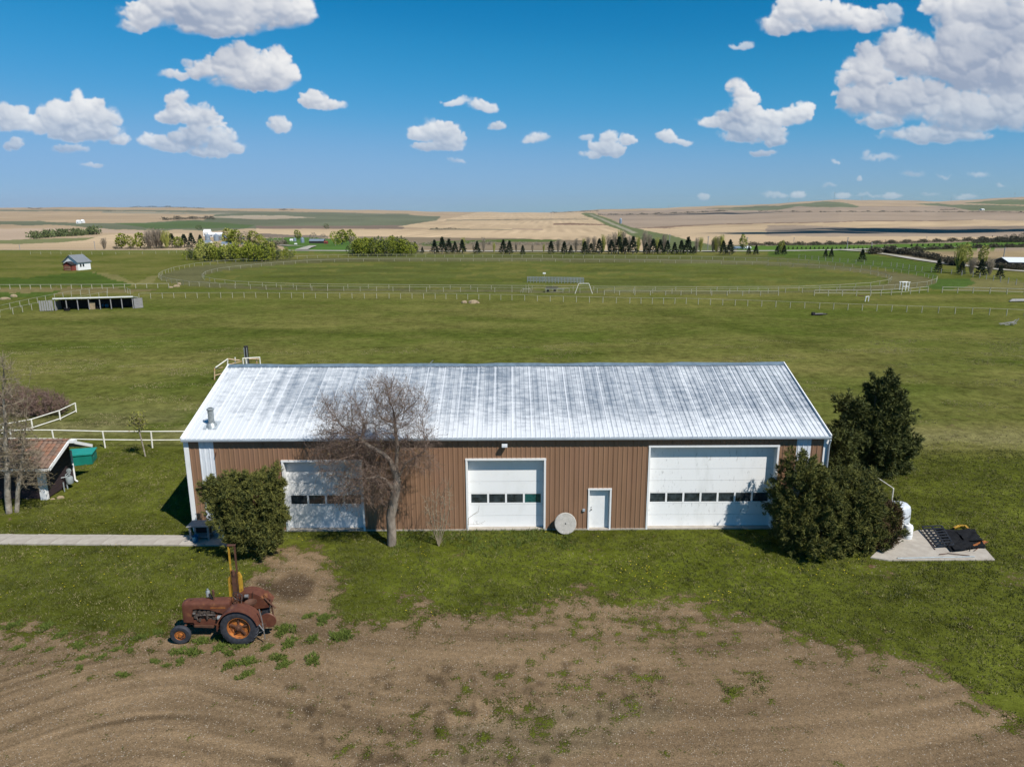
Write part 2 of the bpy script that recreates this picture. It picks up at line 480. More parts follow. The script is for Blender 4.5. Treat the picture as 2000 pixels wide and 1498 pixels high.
M['wood_grey'] = mat('weathered_grey_wood', (.34, .33, .32), (.22, .215, .21), 4, .85, stretch=(1, 1, 3))
M['wood_dark'] = mat('dark_wood', (.035, .03, .03), (.02, .018, .02), 4, .85)
M['siding'] = mat('dark_brown_log_siding', (.050, .033, .034), (.036, .024, .026), 5, .7, stretch=(.4, .4, 3))
M['tile'] = mat('weathered_clay_tile', (.20, .125, .09), (.15, .10, .075), 3, .85, c3=(.30, .20, .14), scale3=5, lo3=.5, hi3=.7)
M['tile2'] = mat('orange_clay_tile', (.25, .125, .078), (.20, .11, .07), 4, .85)
M['tile3'] = mat('brown_grey_clay_tile', (.17, .12, .09), (.12, .085, .065), 4, .85)
M['teal'] = mat('teal_green_steel', (.012, .20, .15), (.010, .16, .12), 2, .45)
M['teal_lid'] = mat('teal_green_lid', (.02, .27, .21), (.018, .22, .17), 2, .45)
M['meter'] = mat('grey_meter_paint', (.30, .34, .34), (.22, .25, .25), 5, .5)
M['blue'] = mat('blue_plastic', (.02, .16, .30), (.015, .12, .22), 5, .5)
M['bark'] = mat('grey_brown_bark', (.30, .25, .20), (.16, .13, .10), 6, .9, bump=.012, bscale=18, stretch=(1, 1, .4))
M['bark_pale'] = mat('pale_mottled_bark', (.40, .36, .29), (.16, .13, .10), 5, .9, bump=.008, bscale=12, stretch=(1, 1, .7))
M['twig'] = mat('brown_twigs', (.25, .175, .130), (.11, .078, .06), rnd=True)
M['twig_pale'] = mat('pale_twigs', (.30, .25, .17), (.19, .15, .10), rnd=True)
M['twig_red'] = mat('reddish_twigs', (.23, .145, .11), (.15, .10, .085), rnd=True)
M['bud'] = mat('yellow_green_buds', (.26, .25, .05), (.17, .18, .035), rnd=True)
M['bud_brown'] = mat('olive_brown_buds', (.15, .115, .045), (.10, .085, .035), rnd=True)
M['pine'] = mat('olive_pine_needles', (.175, .170, .034), (.034, .048, .014), rnd=True)
M['pine_dark'] = mat('dark_pine_needles', (.130, .138, .030), (.028, .042, .014), rnd=True)
M['pine_brown'] = mat('browned_needles', (.12, .075, .03), (.06, .042, .02), rnd=True)
M['spruce'] = mat('spruce_needles', (.028, .048, .020), (.015, .028, .014), rnd=True)
M['poplar'] = mat('spring_poplar_leaves', (.30, .33, .035), (.17, .20, .022), rnd=True)
M['poplar_y'] = mat('yellow_green_leaves', (.38, .38, .085), (.26, .27, .06), rnd=True)
M['bush_far'] = mat('far_green_bush', (.12, .15, .045), (.07, .09, .035), rnd=True)
M['bare_far'] = mat('far_bare_branches', (.36, .30, .22), (.24, .20, .15), rnd=True)
M['hedge_far'] = mat('far_brown_hedge', (.10, .085, .05), (.06, .055, .038), rnd=True)
M['grass'] = mat('grass_blades', (.150, .152, .034), (.066, .078, .018), rnd=True)
M['grass_dry'] = mat('dry_grass_blades', (.33, .27, .14), (.22, .19, .09), rnd=True)
M['weed'] = mat('weed_leaves', (.120, .155, .024), (.065, .092, .015), rnd=True)
M['dandelion'] = mat('dandelion_yellow', (.75, .58, .02), (.62, .48, .02), 5, .7)
M['pebble'] = mat('gravel_stones', (.34, .28, .21), (.12, .095, .07), rnd=True)
M['rock'] = mat('tan_boulder', (.38, .29, .18), (.25, .19, .12), 2, .9, bump=.05, bscale=3)
M['roof_shingle'] = mat('grey_shingle', (.19, .205, .22), (.15, .165, .18), 3, .85)
M['bin'] = mat('galvanised_bin', (.34, .40, .46), (.24, .29, .34), 1, .4, metal=.4)
M['red'] = mat('red_barn_paint', (.22, .05, .035), (.15, .035, .025), 2, .8)
M['mulch'] = mat('brown_needle_litter', (.17, .085, .05), (.11, .058, .036), 6, .95, bump=.01)


def roof_material():
    m = bpy.data.materials.new('whitewashed_galvanised_roof'); m.use_nodes = True
    t = m.node_tree; b = t.nodes['Principled BSDF']; N = t.nodes.new; L = t.links.new
    tc = N('ShaderNodeTexCoord'); sp = N('ShaderNodeSeparateXYZ'); L(tc.outputs['Object'], sp.inputs[0])
    X, Yd = sp.outputs[0], sp.outputs[1]
    def mp(sx, sy, off=0):
        c = N('ShaderNodeCombineXYZ'); L(MA('MULTIPLY', X, sx, tree=t), c.inputs[0]); L(MA('MULTIPLY', Yd, sy, tree=t), c.inputs[1]); c.inputs[2].default_value = off
        return c.outputs[0]
    def noise(v, sc, det=4, ro=.55):
        n = N('ShaderNodeTexNoise'); n.inputs['Scale'].default_value = sc; n.inputs['Detail'].default_value = det; n.inputs['Roughness'].default_value = ro
        L(v, n.inputs['Vector']); return n.outputs[0]
    def mr(x, a, c, lo=0., hi=1.):
        n = N('ShaderNodeMapRange'); n.inputs[1].default_value = a; n.inputs[2].default_value = c; n.inputs[3].default_value = lo; n.inputs[4].default_value = hi; L(x, n.inputs[0]); return n.outputs[0]
    # smudged rows between the purlins
    big = noise(mp(.16, .25), 1.0, 3)
    row = noise(mp(1.5, 4.6, 4), 1.0, 3, .6)
    col = noise(mp(3.2, .10, 8), 1.0, 2)
    fine = noise(mp(11.0, 1.2, 2), 1.0, 3)
    f = MA('ADD', MA('ADD', MA('MULTIPLY', big, .32, tree=t), MA('MULTIPLY', row, .46, tree=t), tree=t), MA('ADD', MA('MULTIPLY', col, .36, tree=t), MA('MULTIPLY', fine, .16, tree=t), tree=t), tree=t)
    # whiter towards the eave and the left end
    eave = mr(Yd, -.2, 2.2, .22, 0.)
    left = mr(X, 0.2, 4.5, .16, 0.)
    f = MA('SUBTRACT', f, MA('ADD', eave, left, tree=t), tree=t)
    fac = mr(f, .49, .75)
    # thin pale lines where sheets overlap
    mxn = N('ShaderNodeMix'); mxn.data_type = 'RGBA'; L(fac, mxn.inputs[0]); mxn.inputs[6].default_value = (.63, .65, .66, 1); mxn.inputs[7].default_value = (.20, .235, .275, 1)
    wv = MA('PINGPONG', X, .4572, tree=t)
    seam = mr(wv, .0, .045, .75, 0.)
    mx2 = N('ShaderNodeMix'); mx2.data_type = 'RGBA'; L(seam, mx2.inputs[0]); L(mxn.outputs[2], mx2.inputs[6]); mx2.inputs[7].default_value = (.72, .74, .76, 1)
    L(mx2.outputs[2], b.inputs['Base Color'])
    b.inputs['Roughness'].default_value = .5; b.inputs['Metallic'].default_value = .12; b.inputs['Specular IOR Level'].default_value = .4
    bp = N('ShaderNodeBump'); bp.inputs['Distance'].default_value = .006; L(noise(mp(1.5, 6), 1.0, 2), bp.inputs['Height']); L(bp.outputs[0], b.inputs['Normal'])
    return m
M['roof'] = roof_material()


# ------------------------------------------------------------------ terrain
HZX = [-900, 0, 100, 250, 330, 450, 600, 750, 850, 1000, 1100, 1170, 1230, 1300, 1400, 1500, 1560, 1600, 1640, 1680, 1750, 1830, 1900, 2000, 2200, 2900]
HZY = [411, 407.5, 407, 406.3, 407, 408.5, 410, 412.5, 415, 416.8, 416, 411.5, 409.5, 408, 404, 400.5, 396.5, 393.8, 391.5, 392.4, 393, 395.3, 391.5, 386.5, 383, 389]
TY = np.log(np.array([290., 450, 700, 1100, 2000, 4000, 6500, 9000]))
TT = np.array([0, .07, .17, .36, .62, .83, .94, 1.0])
_ly = np.linspace(TY[0] - .3, TY[-1] + .3, 400)
_lt = np.interp(_ly, TY, TT)
_ker = np.exp(-np.linspace(-2, 2, 25) ** 2); _ker /= _ker.sum()
_lt2 = np.convolve(np.pad(_lt, 12, mode='edge'), _ker, 'valid')
_lt2 = np.maximum(_lt2 - np.interp(TY[0], _ly, _lt2), 0); _lt2 /= np.interp(TY[-1], _ly, _lt2)
def yflat(px):        # photo row of the flat near plain at 290 m
    return 489.4 - (px - 1000) * math.tan(ROLL) * 1.0
def yhor(px): return np.interp(px, HZX, HZY) + .35 * np.sin(px * .031) + .25 * np.sin(px * .083 + 1)
def yT(px, Y):
    t = np.interp(np.log(np.maximum(Y, 1)), _ly, _lt2)
    y0 = yflat(px)
    return y0 + (yhor(px) - y0) * t
KFL = HC / 290.0
def height(u, Y):
    """ground height at lateral slope u = X/Y and forward distance Y"""
    px = 1000 + np.clip(u, -1.3, 1.3) * 1437.0
    y = yT(px, np.minimum(Y, 9000.0))
    k = ray(px, y)[1]
    k0 = ray(px, yflat(px))[1]
    k = k + (KFL - k0)                       # joins the flat plain exactly
    z = HC - k * np.minimum(Y, 9000.0)
    z = np.where(Y > 9000, z - (Y - 9000) * .004, z)
    return np.where(Y <= 290, 0.0, z)


def P(px, py):
    """the point of the ground seen at a photograph position"""
    g = G(px, py)
    if 0 < g.y <= 290: return g
    u = ray(px, py)[0]
    lo, hi = math.log(290), math.log(9000)
    for _ in range(40):
        mid = (lo + hi) / 2; Y = math.exp(mid)
        zz = float(height(np.array(u), np.array(Y)))
        k = (HC - zz) / Y
        if k > ray(px, py)[1]: lo = mid
        else: hi = mid
    Y = math.exp((lo + hi) / 2)
    return Vector((u * Y, Y, float(height(np.array(u), np.array(Y)))))


def project(X, Y, Z):
    z = Z - HC
    zc = np.maximum(Y * CP - z * SP, .01); yc = -(Y * SP + z * CP)
    a = FOC * X / zc; b = FOC * yc / zc
    return 1000 + _c * a + _s * b, 749 - _s * a + _c * b


def in_poly(poly, X, Y):
    ins = np.zeros(X.shape, bool); n = len(poly)
    for i in range(n):
        x1, y1 = poly[i]; x2, y2 = poly[(i + 1) % n]
        if y1 == y2: continue
        c = ((y1 > Y) != (y2 > Y)) & (X < (x2 - x1) * (Y - y1) / (y2 - y1) + x1)
        ins ^= c
    return ins


STUB = (.43, .32, .20); STUB2 = (.35, .26, .165); STUBM = (.29, .225, .165); GGREY = (.125, .135, .085); GBRN = (.19, .16, .11)
PAST = (.118, .128, .036); LAWN = (.088, .110, .020); FGRN = (.085, .115, .035); FDRK = (.055, .055, .045); TRK = (.135, .13, .065); DRYG = (.20, .18, .075)
FIELDS = [  # polygon in photo position, albedo, edge wobble
 ([(-500, 300), (2600, 300), (2600, 489), (-500, 489)], STUB2, 0),
 # left plains
 ([(-500, 410.5), (260, 409.8), (520, 413), (700, 416), (800, 418), (800, 421), (500, 417.5), (250, 413), (-500, 412.5)], (.15, .15, .10), .6),
 ([(200, 413), (800, 421), (800, 424), (440, 420), (200, 416)], (.24, .22, .16), .6),
 ([(-500, 433), (60, 433), (200, 436), (400, 431), (420, 420), (500, 415), (700, 418), (860, 422), (850, 432), (775, 443), (780, 447), (600, 449), (480, 447), (420, 452), (200, 447), (100, 440), (-500, 439)], GGREY, 1.2),
 ([(220, 437), (380, 433), (500, 440), (480, 446), (300, 447)], (.085, .12, .05), 1),
 ([(360, 424), (560, 421), (620, 425), (500, 429)], (.34, .28, .2), 1),
 ([(500, 441), (780, 440), (790, 447), (600, 449), (500, 447)], (.17, .13, .10), 1),
 ([(-500, 446), (200, 447), (330, 452), (300, 457), (200, 454), (160, 458), (60, 468), (-500, 474)], (.37, .28, .20), 1.2),
 ([(-500, 474), (60, 468), (190, 464), (215, 468), (120, 473), (40, 477), (-500, 482)], (.15, .155, .07), .8),
 ([(-500, 482), (40, 478), (160, 471), (200, 460), (230, 456.5), (300, 457), (380, 456), (380, 489), (-500, 489)], STUB, .7),
 ([(500, 447), (700, 447), (1000, 450), (1000, 466), (700, 463), (600, 459), (500, 463)], STUB, .8),
 # centre stubble
 ([(775, 443), (850, 431), (900, 424), (930, 415), (1140, 415), (1215, 445), (1300, 470), (1330, 489), (1150, 489), (1000, 466), (900, 450)], STUB, .8),
 ([(1000, 446.5), (1060, 448), (1060, 450.5), (1000, 449)], (.30, .22, .15), .5),
 ([(870, 429.5), (1150, 427.5), (1150, 429), (870, 431.5)], (.2, .17, .11), .3),
 ([(840, 446), (1000, 449), (1000, 450.5), (840, 449)], (.2, .17, .11), .4),
 ([(1080, 437), (1110, 436), (1180, 438.5), (1200, 440.5), (1140, 440), (1080, 439.5)], (.17, .11, .075), .4),
 # right stubble
 ([(1165, 414), (1500, 404), (2600, 400), (2600, 489), (1420, 489), (1300, 462), (1215, 438)], STUBM, 1),
 ([(1250, 446), (1420, 437), (1700, 432), (1900, 431), (2600, 433), (2600, 440), (1900, 441), (1700, 445), (1560, 440), (1500, 441), (1500, 462), (1760, 462), (1960, 462), (1900, 470), (1760, 474), (1500, 476), (1400, 478), (1300, 462)], STUB, 1),
 ([(1240, 445), (1400, 437.5), (1700, 431.5), (1900, 430), (1900, 431.2), (1700, 433), (1400, 439), (1300, 445), (1320, 447)], (.20, .14, .10), .5),
 # hills to the right
 ([(1400, 411), (1500, 404), (1540, 400), (1580, 396.5), (1610, 393), (1640, 395), (1675, 403), (1676, 406), (1600, 405), (1560, 404), (1520, 410), (1480, 411)], (.135, .15, .085), .7),
 ([(1790, 399), (1830, 397), (1860, 400), (1990, 402), (2600, 401), (2600, 413), (1900, 412), (1860, 405)], (.13, .145, .08), .6),
 ([(1880, 397), (1960, 390), (2600, 386), (2600, 397), (1950, 400)], (.13, .15, .075), .6),
 ([(1380, 407.5), (1480, 402.5), (1560, 402), (1500, 406), (1420, 408)], (.12, .13, .075), .5),
 # grassed road allowance running to the horizon
 ([(1136, 417), (1160, 417), (1200, 431), (1232, 443), (1300, 458), (1370, 473), (1430, 489), (1300, 489), (1262, 472), (1215, 452), (1180, 438)], (.115, .135, .06), 1),
 ([(1150, 419), (1156, 419), (1245, 455), (1235, 456)], (.26, .24, .17), .3),
 # scrub between stubble and road
 ([(700, 462), (1000, 466), (1140, 470), (1150, 489), (700, 489)], (.19, .15, .10), 1),
 ([(812, 476), (850, 472), (1000, 467.5), (1100, 468), (1080, 472), (990, 473), (900, 477), (830, 481)], FGRN, .7),
 ([(500, 466), (600, 463), (700, 470), (740, 480), (720, 489), (560, 489), (540, 475)], (.07, .13, .03), .6),
 ([(500, 456), (560, 459), (640, 461), (640, 464), (500, 464)], (.16, .13, .10), .6),
 ([(1400, 478), (1480, 480), (1480, 489), (1400, 489)], (.15, .14, .08), .6),
 # right green belt, hedged field
 ([(1440, 480), (1700, 478), (1850, 474), (1960, 470), (2600, 466), (2600, 482), (1900, 485), (1680, 489), (1440, 489)], (.085, .15, .03), .6),
]
NEARF = [
 ([(-900, 489.5), (2900, 489.5), (2900, 1900), (-900, 1900)], PAST, 0),
 ([(-500, 489), (360, 489), (370, 497), (-500, 492)], (.075, .105, .030), .5),
 ([(700, 497), (1500, 499), (1700, 520), (1700, 527), (1500, 509), (1000, 503.5), (700, 502.5)], (.115, .125, .045), .6),
 ([(1500, 489), (1660, 491), (1740, 503), (1830, 516), (1830, 545), (1700, 520), (1500, 500)], (.085, .125, .03), .8),
 ([(1640, 484), (1800, 484.5), (2600, 478), (2600, 530), (1850, 518), (1760, 503), (1700, 492)], (.20, .16, .11), .6),
 ([(1780, 491), (1860, 487.5), (2600, 484), (2600, 506), (1880, 504), (1820, 501)], STUB2, .6),
 ([(1830, 545), (1920, 545), (1900, 562), (1830, 566), (1780, 560)], (.075, .12, .03), 1.5),
 ([(1900, 542), (2100, 560), (2100, 572), (1860, 568), (1900, 560)], (.17, .155, .065), 2),
 ([(120, 533), (180, 533), (240, 545), (262, 556), (262, 559), (-400, 559), (-400, 545), (60, 541)], (.078, .115, .026), 2),
 ([(180, 533), (230, 538), (262, 552), (262, 559), (240, 550), (200, 541)], DRYG, 1),
 ([(262, 556), (290, 543), (320, 538), (310, 545), (300, 556)], DRYG, 1.2),
 ([(-400, 563), (200, 562), (330, 566), (260, 571), (140, 577), (-400, 569)], (.20, .165, .08), 1.2),
 ([(-400, 573), (120, 570), (90, 582), (-400, 585)], (.078, .115, .026), 1.5),
]
# the race track: outer and inner ovals
OUTER = [(310, 543), (318, 537), (340, 529), (380, 521), (440, 514.5), (520, 509), (600, 505), (700, 502.5), (850, 502.3), (1000, 503.5), (1200, 504.5), (1350, 506.5), (1500, 510.5), (1600, 516), (1700, 526), (1760, 534), (1805, 541), (1830, 548), (1828, 553), (1810, 559), (1770, 564), (1700, 568.5), (1600, 571.5), (1500, 573.2), (1350, 573.8), (1200, 573), (1000, 571.5), (800, 570), (640, 568.5), (520, 566), (430, 562.5), (370, 558.5), (335, 553), (316, 548)]
INNER = [(395, 543), (402, 537), (425, 530.5), (470, 525), (530, 519), (600, 514), (680, 511.2), (800, 510.3), (1000, 511), (1200, 512.4), (1350, 514.5), (1500, 518.5), (1600, 524.5), (1660, 530), (1700, 536), (1730, 543), (1741, 548), (1735, 554), (1700, 560), (1640, 564.5), (1560, 567.8), (1400, 568.8), (1200, 568), (1000, 566), (800, 564.5), (640, 563), (540, 561), (460, 557), (420, 552), (400, 547.5)]

YARD = [(-400, 1216), (0, 1212), (70, 1206), (130, 1228), (240, 1250), (320, 1246), (340, 1215), (430, 1180), (500, 1130), (505, 1100), (560, 1080), (640, 1082), (672, 1130), (640, 1180), (655, 1212), (760, 1206), (900, 1208), (960, 1190), (1030, 1186), (1110, 1166), (1210, 1176), (1350, 1166), (1420, 1190), (1500, 1212), (1600, 1240), (1700, 1266), (1800, 1292), (1870, 1345), (1930, 1392), (2010, 1430), (2300, 1540), (2300, 2100), (-400, 2100)]
GR = [  # polygon, grass amount (0 bare, 1 full)
 ([(1090, 1205), (1230, 1195), (1400, 1200), (1450, 1240), (1400, 1290), (1250, 1290), (1130, 1255)], .46),
 ([(940, 1190), (1100, 1200), (1100, 1260), (960, 1240)], .30),
 ([(880, 1320), (1000, 1300), (1250, 1315), (1330, 1340), (1260, 1390), (1100, 1440), (1050, 1520), (600, 1520), (760, 1400)], .33),
 ([(1180, 1330), (1290, 1340), (1300, 1380), (1200, 1390)], .42),
 ([(1010, 1370), (1070, 1365), (1070, 1450), (1010, 1440)], .55),
 ([(1405, 1325), (1480, 1325), (1480, 1375), (1420, 1370)], .56),
 ([(1480, 1225), (1640, 1255), (1760, 1300), (1700, 1330), (1500, 1280)], .33),
 ([(0, 1215), (300, 1250), (360, 1290), (250, 1330), (100, 1310), (-100, 1290)], .36),
 ([(360, 1255), (700, 1235), (690, 1275), (400, 1290)], .34),
 ([(520, 1060), (640, 1050), (660, 1075), (560, 1090), (500, 1110)], .35),
 ([(1105, 1072), (1215, 1070), (1210, 1092), (1110, 1092)], .34),
 ([(1125, 1142), (1172, 1140), (1165, 1160), (1128, 1160)], .25),
 ([(1260, 1122), (1282, 1122), (1280, 1134), (1262, 1134)], .3),
 ([(740, 1150), (870, 1155), (860, 1192), (770, 1190)], .33),
 ([(655, 1140), (700, 1140), (690, 1165), (655, 1165)], .3),
 ([(840, 1060), (900, 1055), (905, 1078), (850, 1085)], .36),
 ([(1300, 1036), (1500, 1034), (1500, 1046), (1300, 1048)], .25),
 ([(1065, 1036), (1250, 1036), (1250, 1042), (1065, 1043)], .35),
 ([(1655, 1098), (1700, 1085), (1760, 1098), (1740, 1120), (1660, 1118)], .22),
 ([(1940, 1105), (2050, 1100), (2050, 1150), (1970, 1145)], .25),
 ([(1360, 1255), (1000, 1240), (980, 1300), (1100, 1310), (1380, 1290)], .2),
 ([(1840, 820), (1905, 820), (1905, 840), (1850, 845)], .45),
 ([(140, 945), (190, 945), (170, 965), (140, 975)], .3),
 ([(0, 1005), (45, 1000), (40, 1030), (-20, 1035)], .35),
]
DIRT = [([(505, 1135), (560, 1122), (610, 1128), (604, 1150), (560, 1168), (520, 1160)], (.075, .055, .040)),
        ([(1655, 1095), (1700, 1083), (1790, 1030), (1800, 1050), (1740, 1098), (1690, 1112)], (.15, .08, .05)),
        ([(130, 940), (200, 945), (175, 965), (135, 975)], (.10, .07, .05)),
        ([(1240, 1365), (1330, 1380), (1180, 1470), (850, 1520), (880, 1420), (1060, 1380)], (.20, .16, .11))]


def ground_masks(PX, PY, X, Y, do_blur=True):
    """grass amount and earth colour at given photo positions"""
    w1 = fbm(X * .9, Y * .9, 4, 31); w2 = fbm(X * .9 + 50, Y * .9, 4, 37)
    w3 = fbm(X * 3.1, Y * 3.1, 3, 39)
    qx = PX + w1 * 24 + w3 * 22; qy = PY + w2 * 17 + w3 * 15
    g = np.ones(PX.shape)
    g[in_poly(YARD, qx, qy)] = 0.10
    for poly, v in GR: g[in_poly(poly, qx, qy)] = v
    g = g + .0 * w1
    return g


def build_ground():
    us = np.concatenate([-np.geomspace(12, .96, 12), np.arange(-.94, .9401, .0020), np.geomspace(.96, 12, 12)])
    ys = np.concatenate([np.arange(1760, 496, -2.6)])
    Yn = HC / np.array([ray(1000, y)[1] for y in ys])
    tt = np.arange(0, 1.0001, 1 / 108.)
    Yf = np.exp(np.interp(tt, _lt2, _ly))
    Yf = Yf[(Yf > 291)]
    Ys = np.concatenate([Yn[Yn < 286], [290.0], Yf, [9600, 11500, 14500]])
    Ys = np.unique(np.round(Ys, 3))
    U, YY = np.meshgrid(us, Ys)
    X = np.clip(U * YY, -12500, 12500); U = X / YY
    Z = height(U, YY)
    nr, nc = U.shape
    PX, PY = project(X, YY, Z)
    far = YY > 288
    col = np.zeros((nr, nc, 3)); col[:] = PAST
    wa = fbm(PX / 60, PY / 9, 4, 3); wb = fbm(PX / 45 + 9, PY / 7, 4, 5)
    for poly, c, w in NEARF:
        m = in_poly(poly, PX + wb * w * 8, PY + wa * w * 2) & ~far
        col[m] = c
    for poly, c, w in FIELDS:
        m = in_poly(poly, PX + wb * w * 8, PY + wa * w * 2) & far
        col[m] = c
    # drilled rows and swaths in the stubble
    st = np.where(far, 1.0, 0.0)
    stub = (np.abs(col - np.array(STUB)).sum(-1) < .01)
    ctr = stub & (PX > 770) & (PX < 1330) & far
    rows = np.sin(2 * np.pi * (X - YY * .055) / 26) + .6 * np.sin(2 * np.pi * X / 61 + 1)
    col[ctr] *= (1 + .10 * rows * sstep(.25, .6, .5 + fbm(X / 90, YY / 300, 3, 8)))[ctr][:, None]
    oth = stub & ~ctr & far
    rows = np.sin(2 * np.pi * (YY + X * .35) / 42) + .5 * np.sin(2 * np.pi * (YY + X * .3) / 97)
    col[oth] *= (1 + .06 * rows)[oth][:, None]
    n = fbm(X / 260, YY / 420, 5, 77)
    col *= np.where(far, 1 + .22 * n, 1.0)[..., None]
    # track surface
    tr = in_poly(OUTER, PX, PY) & ~in_poly(INNER, PX, PY)
    col[tr] = np.array(TRK)
    t2 = tr & (PX > 1550) & (PX < 1830) & (PY > 528) & (PY < 562); col[t2] = (.15, .135, .07)
    inn = in_poly(INNER, PX, PY); col[inn] = np.array((.112, .127, .036)) * (1 + .18 * fbm(X[inn] / 26, YY[inn] / 9, 4, 95) + .12 * fbm(X[inn] / 6, YY[inn] / 4, 3, 96))[:, None]
    # pasture: long dry and green streaks
    near = ~far
    s1 = fbm(X / 26, YY / 9, 5, 90); s2 = fbm(X / 7, YY / 4, 4, 91); s3 = fbm(X / 3 + 5, YY / 2.2, 3, 92)
    k = np.clip(.45 + .62 * s1 + .38 * s2 + .25 * s3, 0, 1)[..., None]
    pasture = near & (np.abs(col - np.array(PAST)).sum(-1) < .01)
    pc = np.array((.095, .116, .024)) * (1 - k) + np.array((.190, .172, .058)) * k
    col[pasture] = pc[pasture]
    othern = near & ~pasture
    col[othern] *= (1 + .25 * s1 + .12 * s2)[othern][:, None]
    for pl, wd, fct in (([(1268, 530 + 75), (1400, 632), (1500, 655), (1640, 690), (1800, 735), (2050, 790)], 7, .80), ([(0, 640), (200, 632), (420, 640), (700, 655)], 5, .9), ([(560, 600), (900, 640), (1300, 690), (1700, 760)], 4, .92), ([(640, 760), (700, 700), (820, 650), (1000, 615)], 4, .93)):
        dm = np.full(PX.shape, 1e9)
        for (ax_, ay), (bx2, by2) in zip(pl[:-1], pl[1:]):
            vx_, vy_ = bx2 - ax_, (by2 - ay) * 3; tt_ = np.clip(((PX - ax_) * vx_ + (PY - ay) * 3 * vy_) / (vx_ ** 2 + vy_ ** 2), 0, 1)
            dm = np.minimum(dm, np.hypot(PX - ax_ - tt_ * vx_, ((PY - ay) * 3 - tt_ * vy_)) / 3 + 1.5 * s3)
        col = col * (1 - (1 - fct) * np.exp(-(dm / wd) ** 2) * near)[..., None]
    # dry belt behind the shed and pale tan scuffs
    belt = np.exp(-((YY - 49) / 5.5) ** 2) * sstep(-8, -20, X) * sstep(.1, .4, .5 + s2) * near
    belt2 = np.exp(-((YY - 46.5) / 2.6) ** 2) * sstep(14, 22, X) * sstep(.2, .5, .5 + s2) * near
    b = np.clip(belt + belt2, 0, 1)[..., None] * .75
    col = col * (1 - b) + np.array((.205, .185, .085)) * b
    # mown lawn round the buildings
    lawn = sstep(48.5, 42, YY + 2.6 * s2 + 2.0 * s1) * near
    lawn = lawn * np.where(X < 0, 1, 1)
    lc = np.array(LAWN)[None, None] * (1 + .35 * s2 + .3 * s3)[..., None]
    lc = lc * (1 - .35 * sstep(0, .5, s1)[..., None]) + np.array((.12, .13, .035)) * .35 * sstep(0, .5, s1)[..., None]
    col = col * (1 - lawn[..., None]) + lc * lawn[..., None]
    # bright fresh grass along the front of the shed
    fr = np.exp(-((YY - 28.5) / 2.6) ** 2) * sstep(-7.5, -4, X) * sstep(16, 11, X)
    col = col * (1 - .55 * fr[..., None]) + np.array((.105, .140, .018)) * .55 * fr[..., None]
    g = ground_masks(PX, PY, X, YY)
    g[far] = 1.0
    g[YY > 60] = 1.0
    g = blur(g, 3, 8)
    g = np.clip(g + .16 * fbm(X * 1.1, YY * 1.1, 4, 44), 0, 1)
    g[YY > 60] = 1.0
    # bare pale scrapes in the near pasture
    earth = np.zeros((nr, nc, 3)); earth[:] = (.235, .175, .118)
    e1 = fbm(X / 3.5, YY / 1.6, 5, 60)
    earth *= (1 + .22 * e1)[..., None]
    wl = fbm(X * 1.3, YY * 1.3, 4, 71)
    for poly, c in DIRT:
        m = in_poly(poly, PX + wl * 25, PY + wl * 14).astype(float); m = blur(m, 1, 2)[..., None] * .8
        earth = earth * (1 - m) + np.array(c) * m
    # damp brown spots and old wheel marks
    sp = sstep(.30, .42, fbm(X * 2.2, YY * 2.2, 3, 62)) * in_poly([(560, 1320), (1000, 1290), (1330, 1300), (1280, 1400), (1120, 1520), (500, 1560)], PX, PY)
    earth *= (1 - .42 * blur(sp.astype(float), 1, 1))[..., None]
    c0 = G(120, 1720); rr = np.hypot(X - c0.x, YY - c0.y)
    arcs = vnoise(rr * 4.3, np.arctan2(YY - c0.y, X - c0.x) * 1.2, 63) + .6 * vnoise(rr * 8, np.arctan2(YY - c0.y, X - c0.x) * 1.5, 64)
    am = sstep(430, 330, PX) * sstep(1255, 1300, PY)
    c1 = Vector((4.0, 64.0, 0)); r2 = np.hypot(X - c1.x, YY - c1.y)
    sweep = vnoise(r2 * 2.6, np.arctan2(YY - c1.y, X - c1.x) * 6, 65) + .5 * vnoise(r2 * 7, np.arctan2(YY - c1.y, X - c1.x) * 8, 66)
    earth *= (1 + .32 * arcs * am + .20 * sweep * (1 - am))[..., None]

    V = np.stack([X, YY, Z], -1).reshape(-1, 3)
    # skirt for the ground behind and beside the camera
    i = np.arange(nr - 1)[:, None] * nc + np.arange(nc - 1)[None]
    F = np.stack([i, i + 1, i + nc + 1, i + nc], -1).reshape(-1, 4)
    me = bpy.data.meshes.new('ground')
    b0 = len(V)
    y0 = float(Ys[0]); xw = 12 * y0
    V = np.concatenate([V, np.array([[-3000, -3000, 0], [3000, -3000, 0], [3000, y0, 0], [-3000, y0, 0]])])
    F = np.concatenate([F, np.array([[b0, b0 + 1, b0 + 2, b0 + 3]])])
    me.vertices.add(len(V)); me.vertices.foreach_set('co', V.astype(np.float32).ravel())
    me.loops.add(F.size); me.loops.foreach_set('vertex_index', F.astype(np.int32).ravel())
    me.polygons.add(len(F)); me.polygons.foreach_set('loop_start', np.arange(len(F), dtype=np.int32) * 4)
    me.polygons.foreach_set('use_smooth', np.ones(len(F), dtype=bool))
    def att(name, arr, dim):
        if dim == 1:
            arr = np.concatenate([arr.ravel(), [.1] * 4]); a = me.attributes.new(name, 'FLOAT', 'POINT'); a.data.foreach_set('value', arr.astype(np.float32))
        else:
            arr = np.concatenate([arr.reshape(-1, 3), np.tile(arr.reshape(-1, 3)[:1], (4, 1))]); arr = np.concatenate([arr, np.ones((len(arr), 1))], 1)
            a = me.attributes.new(name, 'FLOAT_COLOR', 'POINT'); a.data.foreach_set('color', arr.astype(np.float32).ravel())
    lw = np.clip(lawn, 0, 1)[..., None] * np.ones(3)
    nearm = near[..., None] * np.ones(3)
